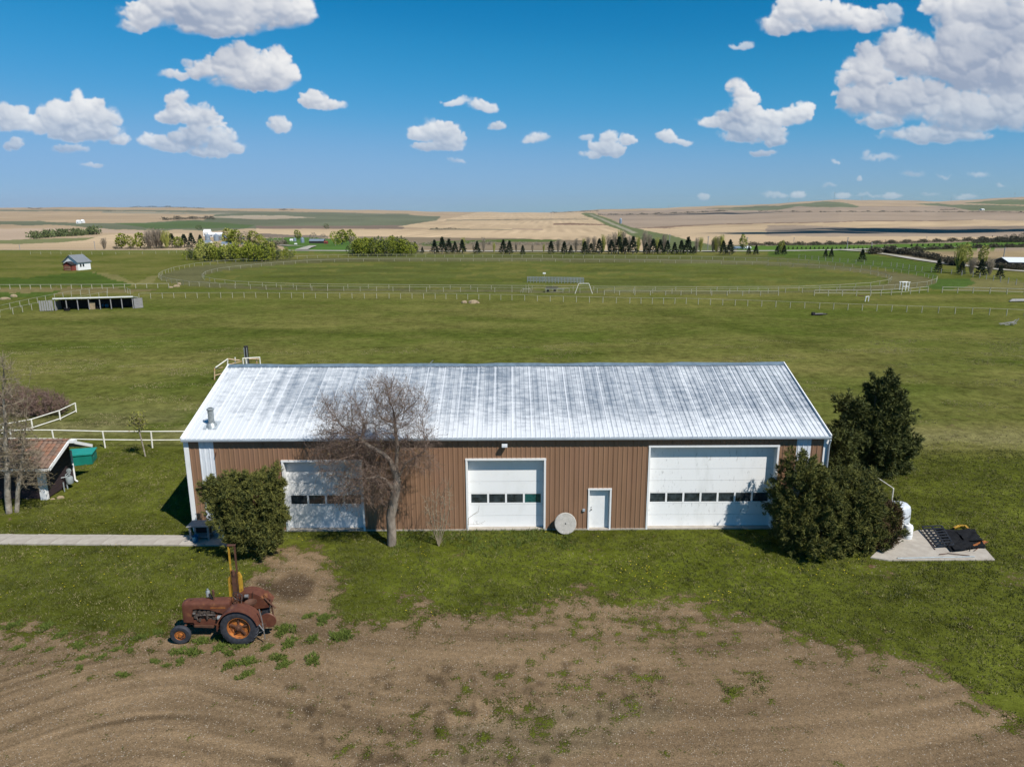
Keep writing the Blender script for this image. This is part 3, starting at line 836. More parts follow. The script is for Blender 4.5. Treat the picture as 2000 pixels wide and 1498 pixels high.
    col = col * np.where(nearm > 0, np.array((.79, .80, .72)) * (1 - lw) + np.array((.88, .80, .66)) * lw, 1.0)
    earth = earth * np.array((.74, .685, .58))
    att('col', np.clip(col, .005, .9), 3); att('earth', np.clip(earth, .01, .9), 3); att('g', np.clip(g, 0, 1), 1)
    att('near', np.where(YY < 70, 1.0, np.clip(1 - (YY - 70) / 260, 0, 1)), 1)
    me.update(calc_edges=True)
    m = bpy.data.materials.new('prairie_ground'); m.use_nodes = True
    t = m.node_tree; b = t.nodes['Principled BSDF']; N = t.nodes.new; L = t.links.new
    b.inputs['Roughness'].default_value = 1.0; b.inputs['Specular IOR Level'].default_value = 0.0
    tc = N('ShaderNodeTexCoord')
    def noise(sc, det=4, ro=.6, st=None):
        n = N('ShaderNodeTexNoise'); n.inputs['Scale'].default_value = sc; n.inputs['Detail'].default_value = det; n.inputs['Roughness'].default_value = ro
        if st:
            mp = N('ShaderNodeMapping'); mp.inputs['Scale'].default_value = st; L(tc.outputs['Object'], mp.inputs[0]); L(mp.outputs[0], n.inputs['Vector'])
        else: L(tc.outputs['Object'], n.inputs['Vector'])
        return n.outputs[0]
    def mr(x, a, c, lo=0., hi=1.):
        n = N('ShaderNodeMapRange'); n.inputs[1].default_value = a; n.inputs[2].default_value = c; n.inputs[3].default_value = lo; n.inputs[4].default_value = hi; L(x, n.inputs[0]); return n.outputs[0]
    def A(name, o='Fac'):
        n = N('ShaderNodeAttribute'); n.attribute_name = name; return n.outputs[o]
    def op(o, a, b2): return MA(o, a, b2, tree=t)
    def vs(c, f):
        n = N('ShaderNodeVectorMath'); n.operation = 'SCALE'; L(c, n.inputs[0]); L(f, n.inputs['Scale']); return n.outputs[0]
    def mixc(f, a, b2):
        n = N('ShaderNodeMix'); n.data_type = 'RGBA'; L(f, n.inputs[0])
        for k, v in ((6, a), (7, b2)):
            if isinstance(v, tuple): n.inputs[k].default_value = (*v, 1)
            else: L(v, n.inputs[k])
        return n.outputs[2]
    near = A('near')
    n03 = noise(3.2, 5, .7); n1 = noise(.9, 4); n10 = noise(.16, 4, .6, (.5, 1, 1)); nf = noise(14, 3, .7)
    # grass
    v1 = op('ADD', mr(n03, .25, .75, -.42, .42), mr(nf, .3, .7, -.30, .30))
    v1 = op('MULTIPLY', v1, near)
    v2 = op('ADD', mr(n1, .3, .7, -.34, .34), mr(n10, .3, .7, -.20, .20))
    v2 = op('MULTIPLY', v2, op('MAXIMUM', near, .3))
    gs = op('ADD', op('ADD', v1, v2), 1.0)
    gcol = vs(A('col', 'Color'), gs)
    dry = op('MULTIPLY', mr(noise(1.7, 5, .7), .60, .72), near)
    gcol = mixc(op('MULTIPLY', dry, .45), gcol, (.20, .175, .075))
    # earth
    ev = op('ADD', op('ADD', mr(noise(6, 5, .75), .25, .75, -.36, .36), mr(noise(22, 3, .8), .3, .7, -.50, .50)), 1.0)
    ev = op('ADD', ev, mr(noise(.7, 4, .6, (.35, 1.2, 1)), .3, .7, -.14, .14))
    ecol = vs(A('earth', 'Color'), ev)
    vo = N('ShaderNodeTexVoronoi'); vo.inputs['Scale'].default_value = 16; L(tc.outputs['Object'], vo.inputs['Vector'])
    sc_ = N('ShaderNodeSeparateColor'); L(vo.outputs['Color'], sc_.inputs[0])
    stones = op('MULTIPLY', mr(vo.outputs['Distance'], .30, .22), mr(sc_.outputs[0], .72, .78))
    ecol = mixc(op('MULTIPLY', stones, .8), ecol, (.40, .34, .26))
    dk = op('MULTIPLY', mr(vo.outputs['Distance'], .35, .25), mr(sc_.outputs[1], .84, .86))
    ecol = mixc(op('MULTIPLY', dk, .6), ecol, (.10, .08, .06))
    gm = op('ADD', A('g'), op('ADD', mr(noise(1.5, 6, .7), .28, .72, -.55, .55), mr(nf, .3, .7, -.25, .25)))
    fac = mr(gm, .42, .60)
    L(mixc(fac, ecol, gcol), b.inputs['Base Color'])
    bp = N('ShaderNodeBump'); bp.inputs['Distance'].default_value = .035
    hgt = op('ADD', op('MULTIPLY', op('ADD', n03, nf), fac), op('MULTIPLY', noise(18, 3, .7), .6))
    L(hgt, bp.inputs['Height']); L(op('MULTIPLY', near, .75), bp.inputs['Strength']); L(bp.outputs[0], b.inputs['Normal'])
    o = link('ground', me, m); tag(o, kind='structure')
    return o


build_ground()

# ------------------------------------------------------------------ roads, path, slab
def ribbon(name, pix, width, mat_, lift=.06, kind='structure', pts=None, thick=0.0):
    pts = pts or [P(*q) for q in pix]
    dense = []
    for a, b in zip(pts[:-1], pts[1:]):
        n = max(1, int((b - a).length / max(6.0, a.y * .05)))
        for k in range(n): dense.append(a.lerp(b, k / n))
    dense.append(pts[-1])
    V = []; F = []
    for i, p in enumerate(dense):
        t = (dense[min(i + 1, len(dense) - 1)] - dense[max(i - 1, 0)]); t.z = 0; t.normalize()
        nrm = Vector((-t.y, t.x, 0)) * width / 2
        for q in (p + nrm, p - nrm):
            z = float(height(np.array(q.x / q.y), np.array(q.y)))
            V.append((q.x, q.y, z + lift * max(1, q.y / 100)))
        if i: F.append((2 * i - 2, 2 * i - 1, 2 * i + 1, 2 * i))
    me = bpy.data.meshes.new(name); me.from_pydata(V, [], F); me.materials.append(mat_)
    o = link(name, me); tag(o, kind=kind)
    return o

M['road'] = mat('pale_gravel_road', (.40, .37, .31), (.34, .31, .25), .2, .95, c3=(.28, .26, .18), scale3=.05, lo3=.5, hi3=.7)
M['road_far'] = mat('far_grassed_track', (.27, .25, .18), (.20, .20, .12), .1, .95)
ribbon('gravel_road', [(-500, 489.3), (0, 488.6), (300, 488.8), (372, 488.3), (430, 490.0), (575, 490.0), (700, 490.8), (850, 491.3), (1000, 491.3), (1200, 491.4), (1400, 491.2), (1560, 490.3), (1660, 488.4), (1730, 486.6), (1850, 484.3), (2000, 482), (2400, 476)], 5.5, M['road'])
ribbon('gravel_road', [(1640, 489.2), (1690, 492.5), (1740, 499), (1800, 509), (1850, 516), (1960, 528), (2080, 536)], 3.6, M['road'], .10)
ribbon('farm_lane', [(545, 480), (575, 481.5), (612, 481.5)], 9, M['road'], .1)
ribbon('farm_lane', [(588, 489.5), (600, 485), (612, 481.5)], 5, M['road'], .14)

# concrete path of separate flags, from the left towards the shed corner
random.seed(21)
pr = empty('concrete_path', (-20, 31.3, 0), 0, 'pale concrete footpath of flags crossing the lawn to the brown shed corner', 'footpath')
x = -29.0; i = 0
while x < -13.2:
    w = 1.22
    yb = 31.38 - (x + 25) * .022
    a = random.uniform(-.012, .012)
    mb = MB().box((0, 0, .012), (w - .018, 1.02 + random.uniform(-.02, .02), .10))
    o = mb.build('paving_slab', M['concrete'], pr)
    o.location = (x + w / 2 + 20, yb - 31.3, random.uniform(-.004, .006)); o.rotation_euler = (random.uniform(-.006, .006), random.uniform(-.006, .006), a - .022)
    x += w

sl = MB()
pts = [G(1700, 1090), G(1735, 1095.5), G(1943, 1094.5), G(1918, 1066), G(1880, 1040), G(1795, 1036), G(1740, 1052)]
sl.prism([(p.x, p.y) for p in pts], -.05, .05, 'XY')
tag(sl.build('concrete_slab', M['concrete']), 'pale concrete slab under the black mats right of the shed', 'slab')

# ------------------------------------------------------------------ the brown metal shed
YAW = R(.3258); BX, BY = -15.489, 32.2915
LEN, DEP, HE, HR = 30.48, 12.70, 4.71, 6.85
ca, sa = math.cos(YAW), math.sin(YAW)
shed = empty('metal_shed', (BX * ca, BY + BX * sa, 0), YAW, 'long brown steel shed with pale metal roof and three white garage doors', 'shed')
# local coordinates: x along the front from the left end, y into the shed, z up
D1 = (4.585, 8.255, 0, 3.55); D2 = (13.345, 17.019, 0, 3.59); PD = (19.21, 20.208, 0, 2.06); D3 = (22.063, 28.118, 0, 4.20)
OPEN = [D1, D2, PD, D3]
SW = LEN / 33.0      # sheet width
def rib_profile(x0, x1, ribs, hgt, rw=.042, tw=.020):
    pr = [(x0, 0.)]
    for r in ribs:
        for dx, h in ((-rw, 0), (-tw, hgt), (tw, hgt), (rw, 0)):
            xx = r + dx
            if x0 < xx < x1: pr.append((xx, h))
    pr.append((x1, 0.))
    return pr
random.seed(5)
def wall_mat(x): 
    return None
WHITE_AT = [(.66, 1.36), (29.02, 29.70)]
def wall_sheet(x0, x1, material, yoff=0.0):
    ribs = [k * SW / 4 for k in range(140) if x0 - .05 < k * SW / 4 < x1 + .05]
    prof = rib_profile(x0, x1, ribs, .019)
    cuts = sorted([c for o in OPEN for c in (o[0] - .06, o[1] + .06) if x0 < c < x1])
    xs = sorted(set([p[0] for p in prof] + cuts))
    px_ = [p[0] for p in prof]; ph = [p[1] for p in prof]
    mb = MB()
    for a, b in zip(xs[:-1], xs[1:]):
        m = (a + b) / 2; z0 = .06
        for o in OPEN:
            if o[0] - .06 < m < o[1] + .06: z0 = o[3] + .06
        ha, hb = np.interp(a, px_, ph) + yoff, np.interp(b, px_, ph) + yoff
        mb.add([(a, -ha, z0), (b, -hb, z0), (b, -hb, HE - .02), (a, -ha, HE - .02)], [(0, 1, 2, 3)])
    return mb.build('wall_sheet', material, shed)
for k in range(33):
    x0, x1 = k * SW, (k + 1) * SW
    segs = [(x0, x1, M['brown'])]
    for wa, wb_ in WHITE_AT:
        ns = []
        for (a, b, m) in segs:
            if b <= wa or a >= wb_ or m is not M['brown']: ns.append((a, b, m)); continue
            if a < wa: ns.append((a, wa, m))
            ns.append((max(a, wa), min(b, wb_), M['white_steel']))
            if b > wb_: ns.append((wb_, b, m))
        segs = ns
    for a, b, m in segs:
        if b - a > .03:
            o = wall_sheet(a, b, m)
            if m is M['white_steel']: o['label'] = 'white painted wall sheet'
# end walls, back wall, inner liner and floor
mb = MB()
gp = [(0.02, 0), (DEP - .02, 0), (DEP - .02, HE - .05), (DEP / 2, HR - .05), (.02, HE - .05)]
for xx in (0.03, LEN - .03):
    mb.prism(gp, xx - .02, xx + .02, 'YZ')
for k in range(1, 55):
    yy = k * DEP / 55; hz = HE - .05 + (HR - HE) * (1 - abs(yy - DEP / 2) / (DEP / 2)) - .06
    for xx, s_ in ((0.0, -1), (LEN, 1)):
        mb.box((xx + s_ * .006, yy, hz / 2 + .03), (.03, .05, hz - .06))
mb.box((LEN / 2, DEP - .03, HE / 2), (LEN - .1, .05, HE - .06))
mb.build('wall', M['brown'], shed)
mb = MB()
mb.box((LEN / 2, .5, .03), (LEN - .2, .9, .05)); mb.build('floor', M['concrete'], shed)
# foundation strip
mb = MB().box((LEN / 2, .01, .02), (LEN + .02, .10, .10)); mb.build('foundation', M['concrete'], shed)
# roof sheets
sl_ = math.atan2(HR - HE, DEP / 2 + .10)
def roof_sheet(k, side):
    x0, x1 = -.06 + k * (LEN + .12) / 33, -.06 + (k + 1) * (LEN + .12) / 33
    w = (x1 - x0)
    ribs = [x0 + w * q / 4 for q in range(5)]
    mb = MB()
    prof = []
    for q, r in enumerate(ribs):
        big = q in (0, 4)
        h = .036 if big else .028; rw, tw = (.038, .018) if big else (.030, .014)
        for dx, hh in ((-rw, 0), (-tw, h), (tw, h), (rw, 0)):
            xx = r + dx
            if x0 - 1e-6 <= xx <= x1 + 1e-6: prof.append((xx, hh))
    if prof[0][0] > x0 + 1e-6: prof.insert(0, (x0, .026))
    if prof[-1][0] < x1 - 1e-6: prof.append((x1, .026))
    yA, yB = (-.14, DEP / 2) if side == 0 else (DEP + .14, DEP / 2)
    for (xa, ha), (xb, hb) in zip(prof[:-1], prof[1:]):
        steps = 6
        for s_ in range(steps):
            ya = yA + (yB - yA) * s_ / steps; yb = yA + (yB - yA) * (s_ + 1) / steps
            def zz(y): return HE + .06 + (HR - HE) * (1 - abs(y - DEP / 2) / (DEP / 2)) + .008 * math.sin(xa * .9 + y) 
            mb.add([(xa, ya, zz(ya) + ha), (xb, ya, zz(ya) + hb), (xb, yb, zz(yb) + hb), (xa, yb, zz(yb) + ha)], [(0, 1, 2, 3) if side == 0 else (3, 2, 1, 0)])
    return mb
for k in range(33): roof_sheet(k, 0).build('roof_sheet', M['roof'], shed)
mb = MB()
for k in range(33):
    q = roof_sheet(k, 1); mb.add(q.v, q.f)
mb.build('roof_back', M['roof'], shed)
# ridge cap
mb = MB()
zr = HR + .06
xsr = np.linspace(-.08, LEN + .08, 28)
prev = None
for xx in xsr:
    w_ = .02 * math.sin(xx * 1.3) + .012 * math.sin(xx * 3.1)
    vs = [(xx, DEP / 2 - .26, zr - .26 * math.tan(sl_) + .035), (xx, DEP / 2, zr + .07 + w_), (xx, DEP / 2 + .3, zr - .3 * math.tan(sl_) + .05)]
    if prev: mb.add(prev + vs, [(0, 3, 4, 1), (1, 4, 5, 2)])
    prev = vs
mb.build('ridge_cap', M['flash'], shed)
# gutter along the eave
mb = MB()
pf = [(-.155, HE + .05), (-.155, HE - .03), (-.19, HE - .05), (-.245, HE - .04), (-.26, HE + .03), (-.245, HE + .035), (-.238, HE - .025), (-.19, HE - .035), (-.165, HE - .02)]
mb.prism([(p[0], p[1]) for p in pf], -.04, LEN + .06, 'YZ'); mb.build('gutter', M['gutter'], shed)
mb = MB().box((LEN / 2, -.085, HE - .02), (LEN + .02, .06, .12)); mb.build('fascia', M['flash'], shed)
# barge trims
for xx in (-.075, LEN + .075):
    for yy in (-.15, DEP + .15):
        MB().beam((xx, yy, HE + .05), (xx, DEP / 2, HR + .075), .05, .16).build('barge_trim', M['white'], shed)
for xx in (.03, LEN - .03):
    s_ = 1 if xx < 1 else -1
    mb = MB().box((xx + s_ * .06, -.040, HE / 2), (.22, .025, HE - .12)); mb.box((xx - s_ * .055, .08, HE / 2), (.025, .24, HE - .12))
    mb.build('corner_trim', M['white'], shed)
mb = MB().tube([(LEN + .02, -.22, HE - .1), (LEN + .02, -.12, HE - .35), (LEN + .02, -.10, .3), (LEN + .02, -.3, .12)], .05, 8)
mb.build('downpipe', M['gutter'], shed, True)
# door openings
def reveal(o, depth, tw=.09):
    x0, x1, _, h = o
    t = MB()
    t.box((x0 - tw / 2 + .01, -.02, h / 2 + .02), (tw, .06, h + .0)); t.box((x1 + tw / 2 - .01, -.02, h / 2 + .02), (tw, .06, h))
    t.box(((x0 + x1) / 2, -.022, h + tw / 2 + .02), (x1 - x0 + 2 * tw, .064, tw))
    t.box((x0 + .004, depth / 2 + .012, h / 2 + .02), (.03, depth, h)); t.box((x1 - .004, depth / 2 + .012, h / 2 + .02), (.03, depth, h))
    t.box(((x0 + x1) / 2, depth / 2 + .012, h + .004), (x1 - x0 - .04, depth, .03))
    t.build('door_frame', M['white'], shed)
def garage(o, npan, nwin, rows, label, matl):
    x0, x1, _, h = o; dep = .30
    reveal(o, dep)
    root = bpy.data.objects.new('garage_door', None); C.objects.link(root); root.parent = shed; root['label'] = label
    ph = (h - .04) / npan
    wx0, wx1 = x0 + .02, x1 - .02
    for r in range(npan):
        z0 = .05 + r * ph; z1 = z0 + ph - .012
        mb = MB()
        if r == rows:
            wz0, wz1 = z0 + ph * .12, z1 - ph * .08
            mb.box2((wx0, dep, z0), (wx1, dep + .045, wz0)); mb.box2((wx0, dep, wz1), (wx1, dep + .045, z1))
            n = nwin; fw = .09; side = .12
            pw = (wx1 - wx0 - 2 * side + fw) / n
            xs = [wx0] + [wx0 + side + q * pw for q in range(n)]
            mb.box2((wx0, dep, wz0), (wx0 + side, dep + .045, wz1)); mb.box2((wx1 - side, dep, wz0), (wx1, dep + .045, wz1))
            for q in range(n):
                a = wx0 + side + q * pw; b = a + pw - fw
                if q < n - 1: mb.box2((b, dep, wz0), (b + fw, dep + .045, wz1))
                g = MB().box2((a, dep + .018, wz0), (b, dep + .026, wz1)).build('window_pane', M['glass_green'] if (o is D2 and q == n - 1) else M['glass'], root)
                if o is D2 and q == n - 1: g['label'] = 'green tinted window pane'
            mb.build('door_panel', matl, root)
        else:
            mb.box2((wx0, dep, z0), (wx1, dep + .045, z1)); mb.build('door_panel', matl, root)
    MB().box2((wx0, dep - .012, .0), (wx1, dep + .05, .048)).build('bottom_seal', M['galv'], root)
    MB().box2((x0, dep + .06, 0.05), (x1, dep + .09, h)).build('backing', M['black_steel'], root)
garage(D1, 6, 4, 2, 'left white garage door behind the bare tree, four dark windows', M['door_white'])
garage(D2, 6, 4, 2, 'middle white garage door with four windows', M['door_white'])
garage(D3, 7, 7, 2, 'wide right white garage door with seven windows and scratches', M['door_scratched'])
# person door
x0, x1, _, h = PD
reveal(PD, .16, .075)
pdoor = MB().box2((x0 + .03, .16, .04), (x1 - .03, .20, h - .03)).build('side_door', M['white'], shed)
MB().tube([(x0 + .12, .10, 1.0), (x0 + .12, .165, 1.0)], .03, 8).build('handle', M['black_steel'], pdoor)
MB().tube([(x0 + .12, .13, 1.12), (x0 + .12, .165, 1.12)], .02, 8).build('lock', M['black_steel'], pdoor)
MB().box2((x0 - .05, -.10, .01), (x1 + .05, .16, .045)).build('door_sill', M['concrete'], shed)
MB().box2((x0 - .32, -.075, .99), (x0 - .20, -.03, 1.11)).build('junction_box', M['gutter'], shed)
# floodlight under the eave, vent pipe, mark on the wall
fl = MB().box((15.13, -.20, 4.40), (.26, .20, .12)).build('floodlight', M['white_steel'], shed)
MB().box((15.13, -.08, 4.43), (.08, .10, .06)).build('bracket', M['galv'], fl)
MB().beam((1.47, -.05, 4.10), (1.40, -.05, 3.82), .03, .045).build('hook', M['rust_dark'], shed)
vx, vy = .98, .95; vz = HE + .06 + (HR - HE) * vy / (DEP / 2)
vp = MB().tube([(vx, vy, vz), (vx, vy, vz + .80)], .14, 14).build('vent_pipe', M['galv'], shed, True)
MB().lathe([(.30, vz - .07), (.24, vz + .08), (.16, vz + .17)], (vx, vy, 0), n=14).build('pipe_collar', M['galv'], vp, True)
MB().lathe([(.17, vz + .80), (.17, vz + .86), (.10, vz + .90)], (vx, vy, 0), n=14).build('pipe_cap', M['galv'], vp, True)
mb = MB(); mb.add([(vx - .34, vy - .32, vz - .075), (vx + .34, vy - .32, vz - .075), (vx + .34, vy + .3, vz + .155), (vx - .34, vy + .3, vz + .155)], [(0, 1, 2, 3)])
mb.build('flashing_sheet', M['gutter'], vp)
# antenna wire by the ridge
MB().tube([(10.9, DEP / 2 - .1, zr), (11.2, DEP / 2, zr + .25)], .02, 4).build('wire', M['steel'], shed)

# millstone leaning on the wall
c = G(1106, 1021, .5)
ms = empty('millstone', (2.55, 31.90, 0), 0, 'round grey concrete disc with a centre hole leaning against the brown wall', 'millstone')
tilt = R(14)
mb = MB().lathe([(.035, -.06), (.50, -.06), (.525, -.04), (.525, .04), (.50, .06), (.035, .06), (.035, -.06)], (0, 0, 0), 'Y', 40)
o = mb.build('disc', M['stone'], ms, True); o.rotation_euler = (-tilt, 0, 0); o.location = (0, 0, .52)
MB().lathe([(.0, -.05), (.036, -.05)], (0, 0, 0), 'Y', 10).build('hub_hole', M['black'], o)

# ------------------------------------------------------------------ plants: generators
def unit(v): return v / np.maximum(np.linalg.norm(v, axis=-1, keepdims=True), 1e-9)


def shoots(cent, dirs, length, spread, width, n, r=None, keep=None):
    """bottle-brush tufts: n narrow triangles fanned round each direction"""
    N_ = len(cent)
    r = rng if r is None else r
    d = unit(dirs)
    cnt = np.repeat(cent, n, 0); dd = np.repeat(d, n, 0)
    off = r.normal(size=(N_ * n, 3)) * spread
    dv = unit(dd + off)
    side = unit(np.cross(dv, r.normal(size=(N_ * n, 3))))
    ln = length * r.uniform(.65, 1.2, (N_ * n, 1))
    base = cnt - dd * length * r.uniform(-.1, .5, (N_ * n, 1))
    w = width * r.uniform(.7, 1.3, (N_ * n, 1))
    V = np.stack([base - side * w / 2, base + side * w / 2, base + dv * ln], 1).reshape(-1, 3)
    T = np.arange(len(V)).reshape(-1, 3)
    base_r = np.repeat(r.random(N_), n)
    rn = np.clip(np.repeat(base_r * .8 + .2 * r.random(N_ * n) ** 1 if False else base_r, 3).reshape(-1) * .8 + .2 * np.repeat(r.random(N_ * n), 3), 0, 1)
    return V, T, rn


def lobe_points(lobes, n, shell=.35, r=None, up=.4):
    r = rng if r is None else r
    lobes = [(np.array(c, float), np.array(q, float)) for c, q in lobes]
    wts = np.array([(q[0] * q[1] + q[1] * q[2] + q[0] * q[2]) for c, q in lobes]); wts /= wts.sum()
    idx = r.choice(len(lobes), n, p=wts)
    Cc = np.array([l[0] for l in lobes])[idx]; Q = np.array([l[1] for l in lobes])[idx]
    d = unit(r.normal(size=(n, 3)))
    rad = 1 - shell * r.random((n, 1)) ** 1.6
    p = Cc + d * Q * rad
    nrm = unit(d / Q) + np.array([0, 0, up])
    inside = np.zeros(n, bool)
    for c, q in lobes:
        inside |= (((p - c) / (q * .72)) ** 2).sum(1) < 1
    ok = ~inside & (p[:, 2] > .05)
    return p[ok], unit(nrm[ok])


def conifer(name, base, lobes, n, label, cat, length=.17, spread=.75, width=.035, ntri=9, m1=None, stems=None, brown=None, group=None, clump=True):
    root = empty(name, base, 0, label, cat, group)
    b = np.array(base)
    lobes = [(c, tuple(.87 * x for x in q)) for c, q in lobes]
    ncl = n // 42
    cc, cd = lobe_points(lobes, int(ncl * 1.5), .30)
    fo = fbm(cc[:, 0] * 1.3 + cc[:, 2] * .8, cc[:, 1] * 1.3 - cc[:, 2] * 1.1, 3, 300)
    cc = cc + cd * (fo[:, None] * .95) + rng.normal(size=cc.shape) * .05
    cc, cd = cc[cc[:, 2] > .12], cd[cc[:, 2] > .12]
    k = 34
    sz = rng.uniform(.10, .24, (len(cc), 1)).repeat(k, 0) * (length / .17)
    ax = np.repeat(unit(cd + np.array([0, 0, .35])), k, 0)
    tt = rng.uniform(-1.6, 1.5, (len(cc) * k, 1))
    p = np.repeat(cc, k, 0) + ax * tt * sz + rng.normal(size=(len(cc) * k, 3)) * sz * .42 * (1.35 - .4 * tt)
    d = unit(ax + rng.normal(size=p.shape) * .35)
    ip, id_ = lobe_points(lobes, n // 4, .55)
    p = np.concatenate([p, ip]); d = np.concatenate([d, id_]); ok = p[:, 2] > .04; p, d = p[ok], d[ok]
    V, T, rn = shoots(p, d, length, spread, width, ntri)
    me = np_mesh('foliage', V - b, T, m1 or M['pine'], rn)
    link('crown', me, None, root)
    if brown is not None:
        p, d = lobe_points(brown, n // 7, .6)
        V, T, rn = shoots(p, d, length, spread, width, ntri)
        o = link('dead_foliage', np_mesh('dead_foliage', V - b, T, M['pine_brown'], rn), None, root)
        o['label'] = 'browned dead foliage'
    mb = MB()
    for s_ in (stems or []): 
        pts = [Vector(q[:3]) - Vector(base) for q in s_]; mb.tube(pts, [q[3] for q in s_], 7)
    if stems: mb.build('trunk', M['bark'], root, True)
    return root


def lobe(px, py, rx, ry, Y, ryd=None):
    c = at_depth(px, py, Y); s_ = mpp(Y, c.z)
    return ((c.x, c.y, c.z), (rx * s_, (ryd or (rx + ry) / 2) * s_ * .9, ry * s_ * 1.02))


# ---- space colonisation for bare trees
def colonise(starts, attr, step=.2, infl=1.6, kill=.3, iters=90, tropism=(0, 0, .12), r=None):
    r = rng if r is None else r
    nodes = [np.array(p, float) for p in starts[0]]; par = [-1] + list(range(len(nodes) - 1))
    for extra in starts[1:]:
        off = len(nodes); k = extra[0]
        for j, q in enumerate(extra[1]):
            nodes.append(np.array(q, float)); par.append(k if j == 0 else off + j - 1)
    nd = np.array(nodes); A = attr.copy()
    D = np.linalg.norm(A[:, None] - nd[None], axis=2); near = D.argmin(1); dist = D.min(1)
    for it in range(iters):
        act = dist < infl
        if not act.any(): break
        tgt = {}
        for ai in np.nonzero(act)[0]:
            tgt.setdefault(int(near[ai]), []).append(ai)
        new = []; newp = []
        for k, al in tgt.items():
            v = unit(A[al] - nd[k]).sum(0)
            v = unit(v + np.array(tropism) * len(al) + r.normal(size=3) * .25)
            new.append(nd[k] + v * step); newp.append(k)
        if not new: break
        new = np.array(new)
        dd = np.linalg.norm(nd[np.array(newp)] - new, axis=1)
        b = len(nd); nd = np.concatenate([nd, new]); par += newp
        D = np.linalg.norm(A[:, None] - new[None], axis=2); m = D.min(1); am = D.argmin(1) + b
        up = m < dist; near[up] = am[up]; dist[up] = m[up]
        keep = dist > kill
        A = A[keep]; near = near[keep]; dist = dist[keep]
        if len(A) == 0: break
    return nd, np.array(par)


def tube_segments(P0, P1, R0, R1, n):
    d = unit(P1 - P0); ref = np.where(np.abs(d[:, 2:3]) < .9, np.array([[0, 0, 1.]]), np.array([[1., 0, 0]]))
    a = unit(np.cross(d, ref)); b = np.cross(d, a)
    w = 2 * np.pi * np.arange(n) / n
    ring = a[:, None] * np.cos(w)[None, :, None] + b[:, None] * np.sin(w)[None, :, None]
    V = np.concatenate([P0[:, None] + ring * R0[:, None, None], P1[:, None] + ring * R1[:, None, None]], 1)
    m = len(P0); off = (np.arange(m) * 2 * n)[:, None, None]
    k = np.arange(n); k2 = (k + 1) % n
    q = np.stack([k, k2, k2 + n, k + n], -1)[None] + off
    return V.reshape(-1, 3), q.reshape(-1, 4)


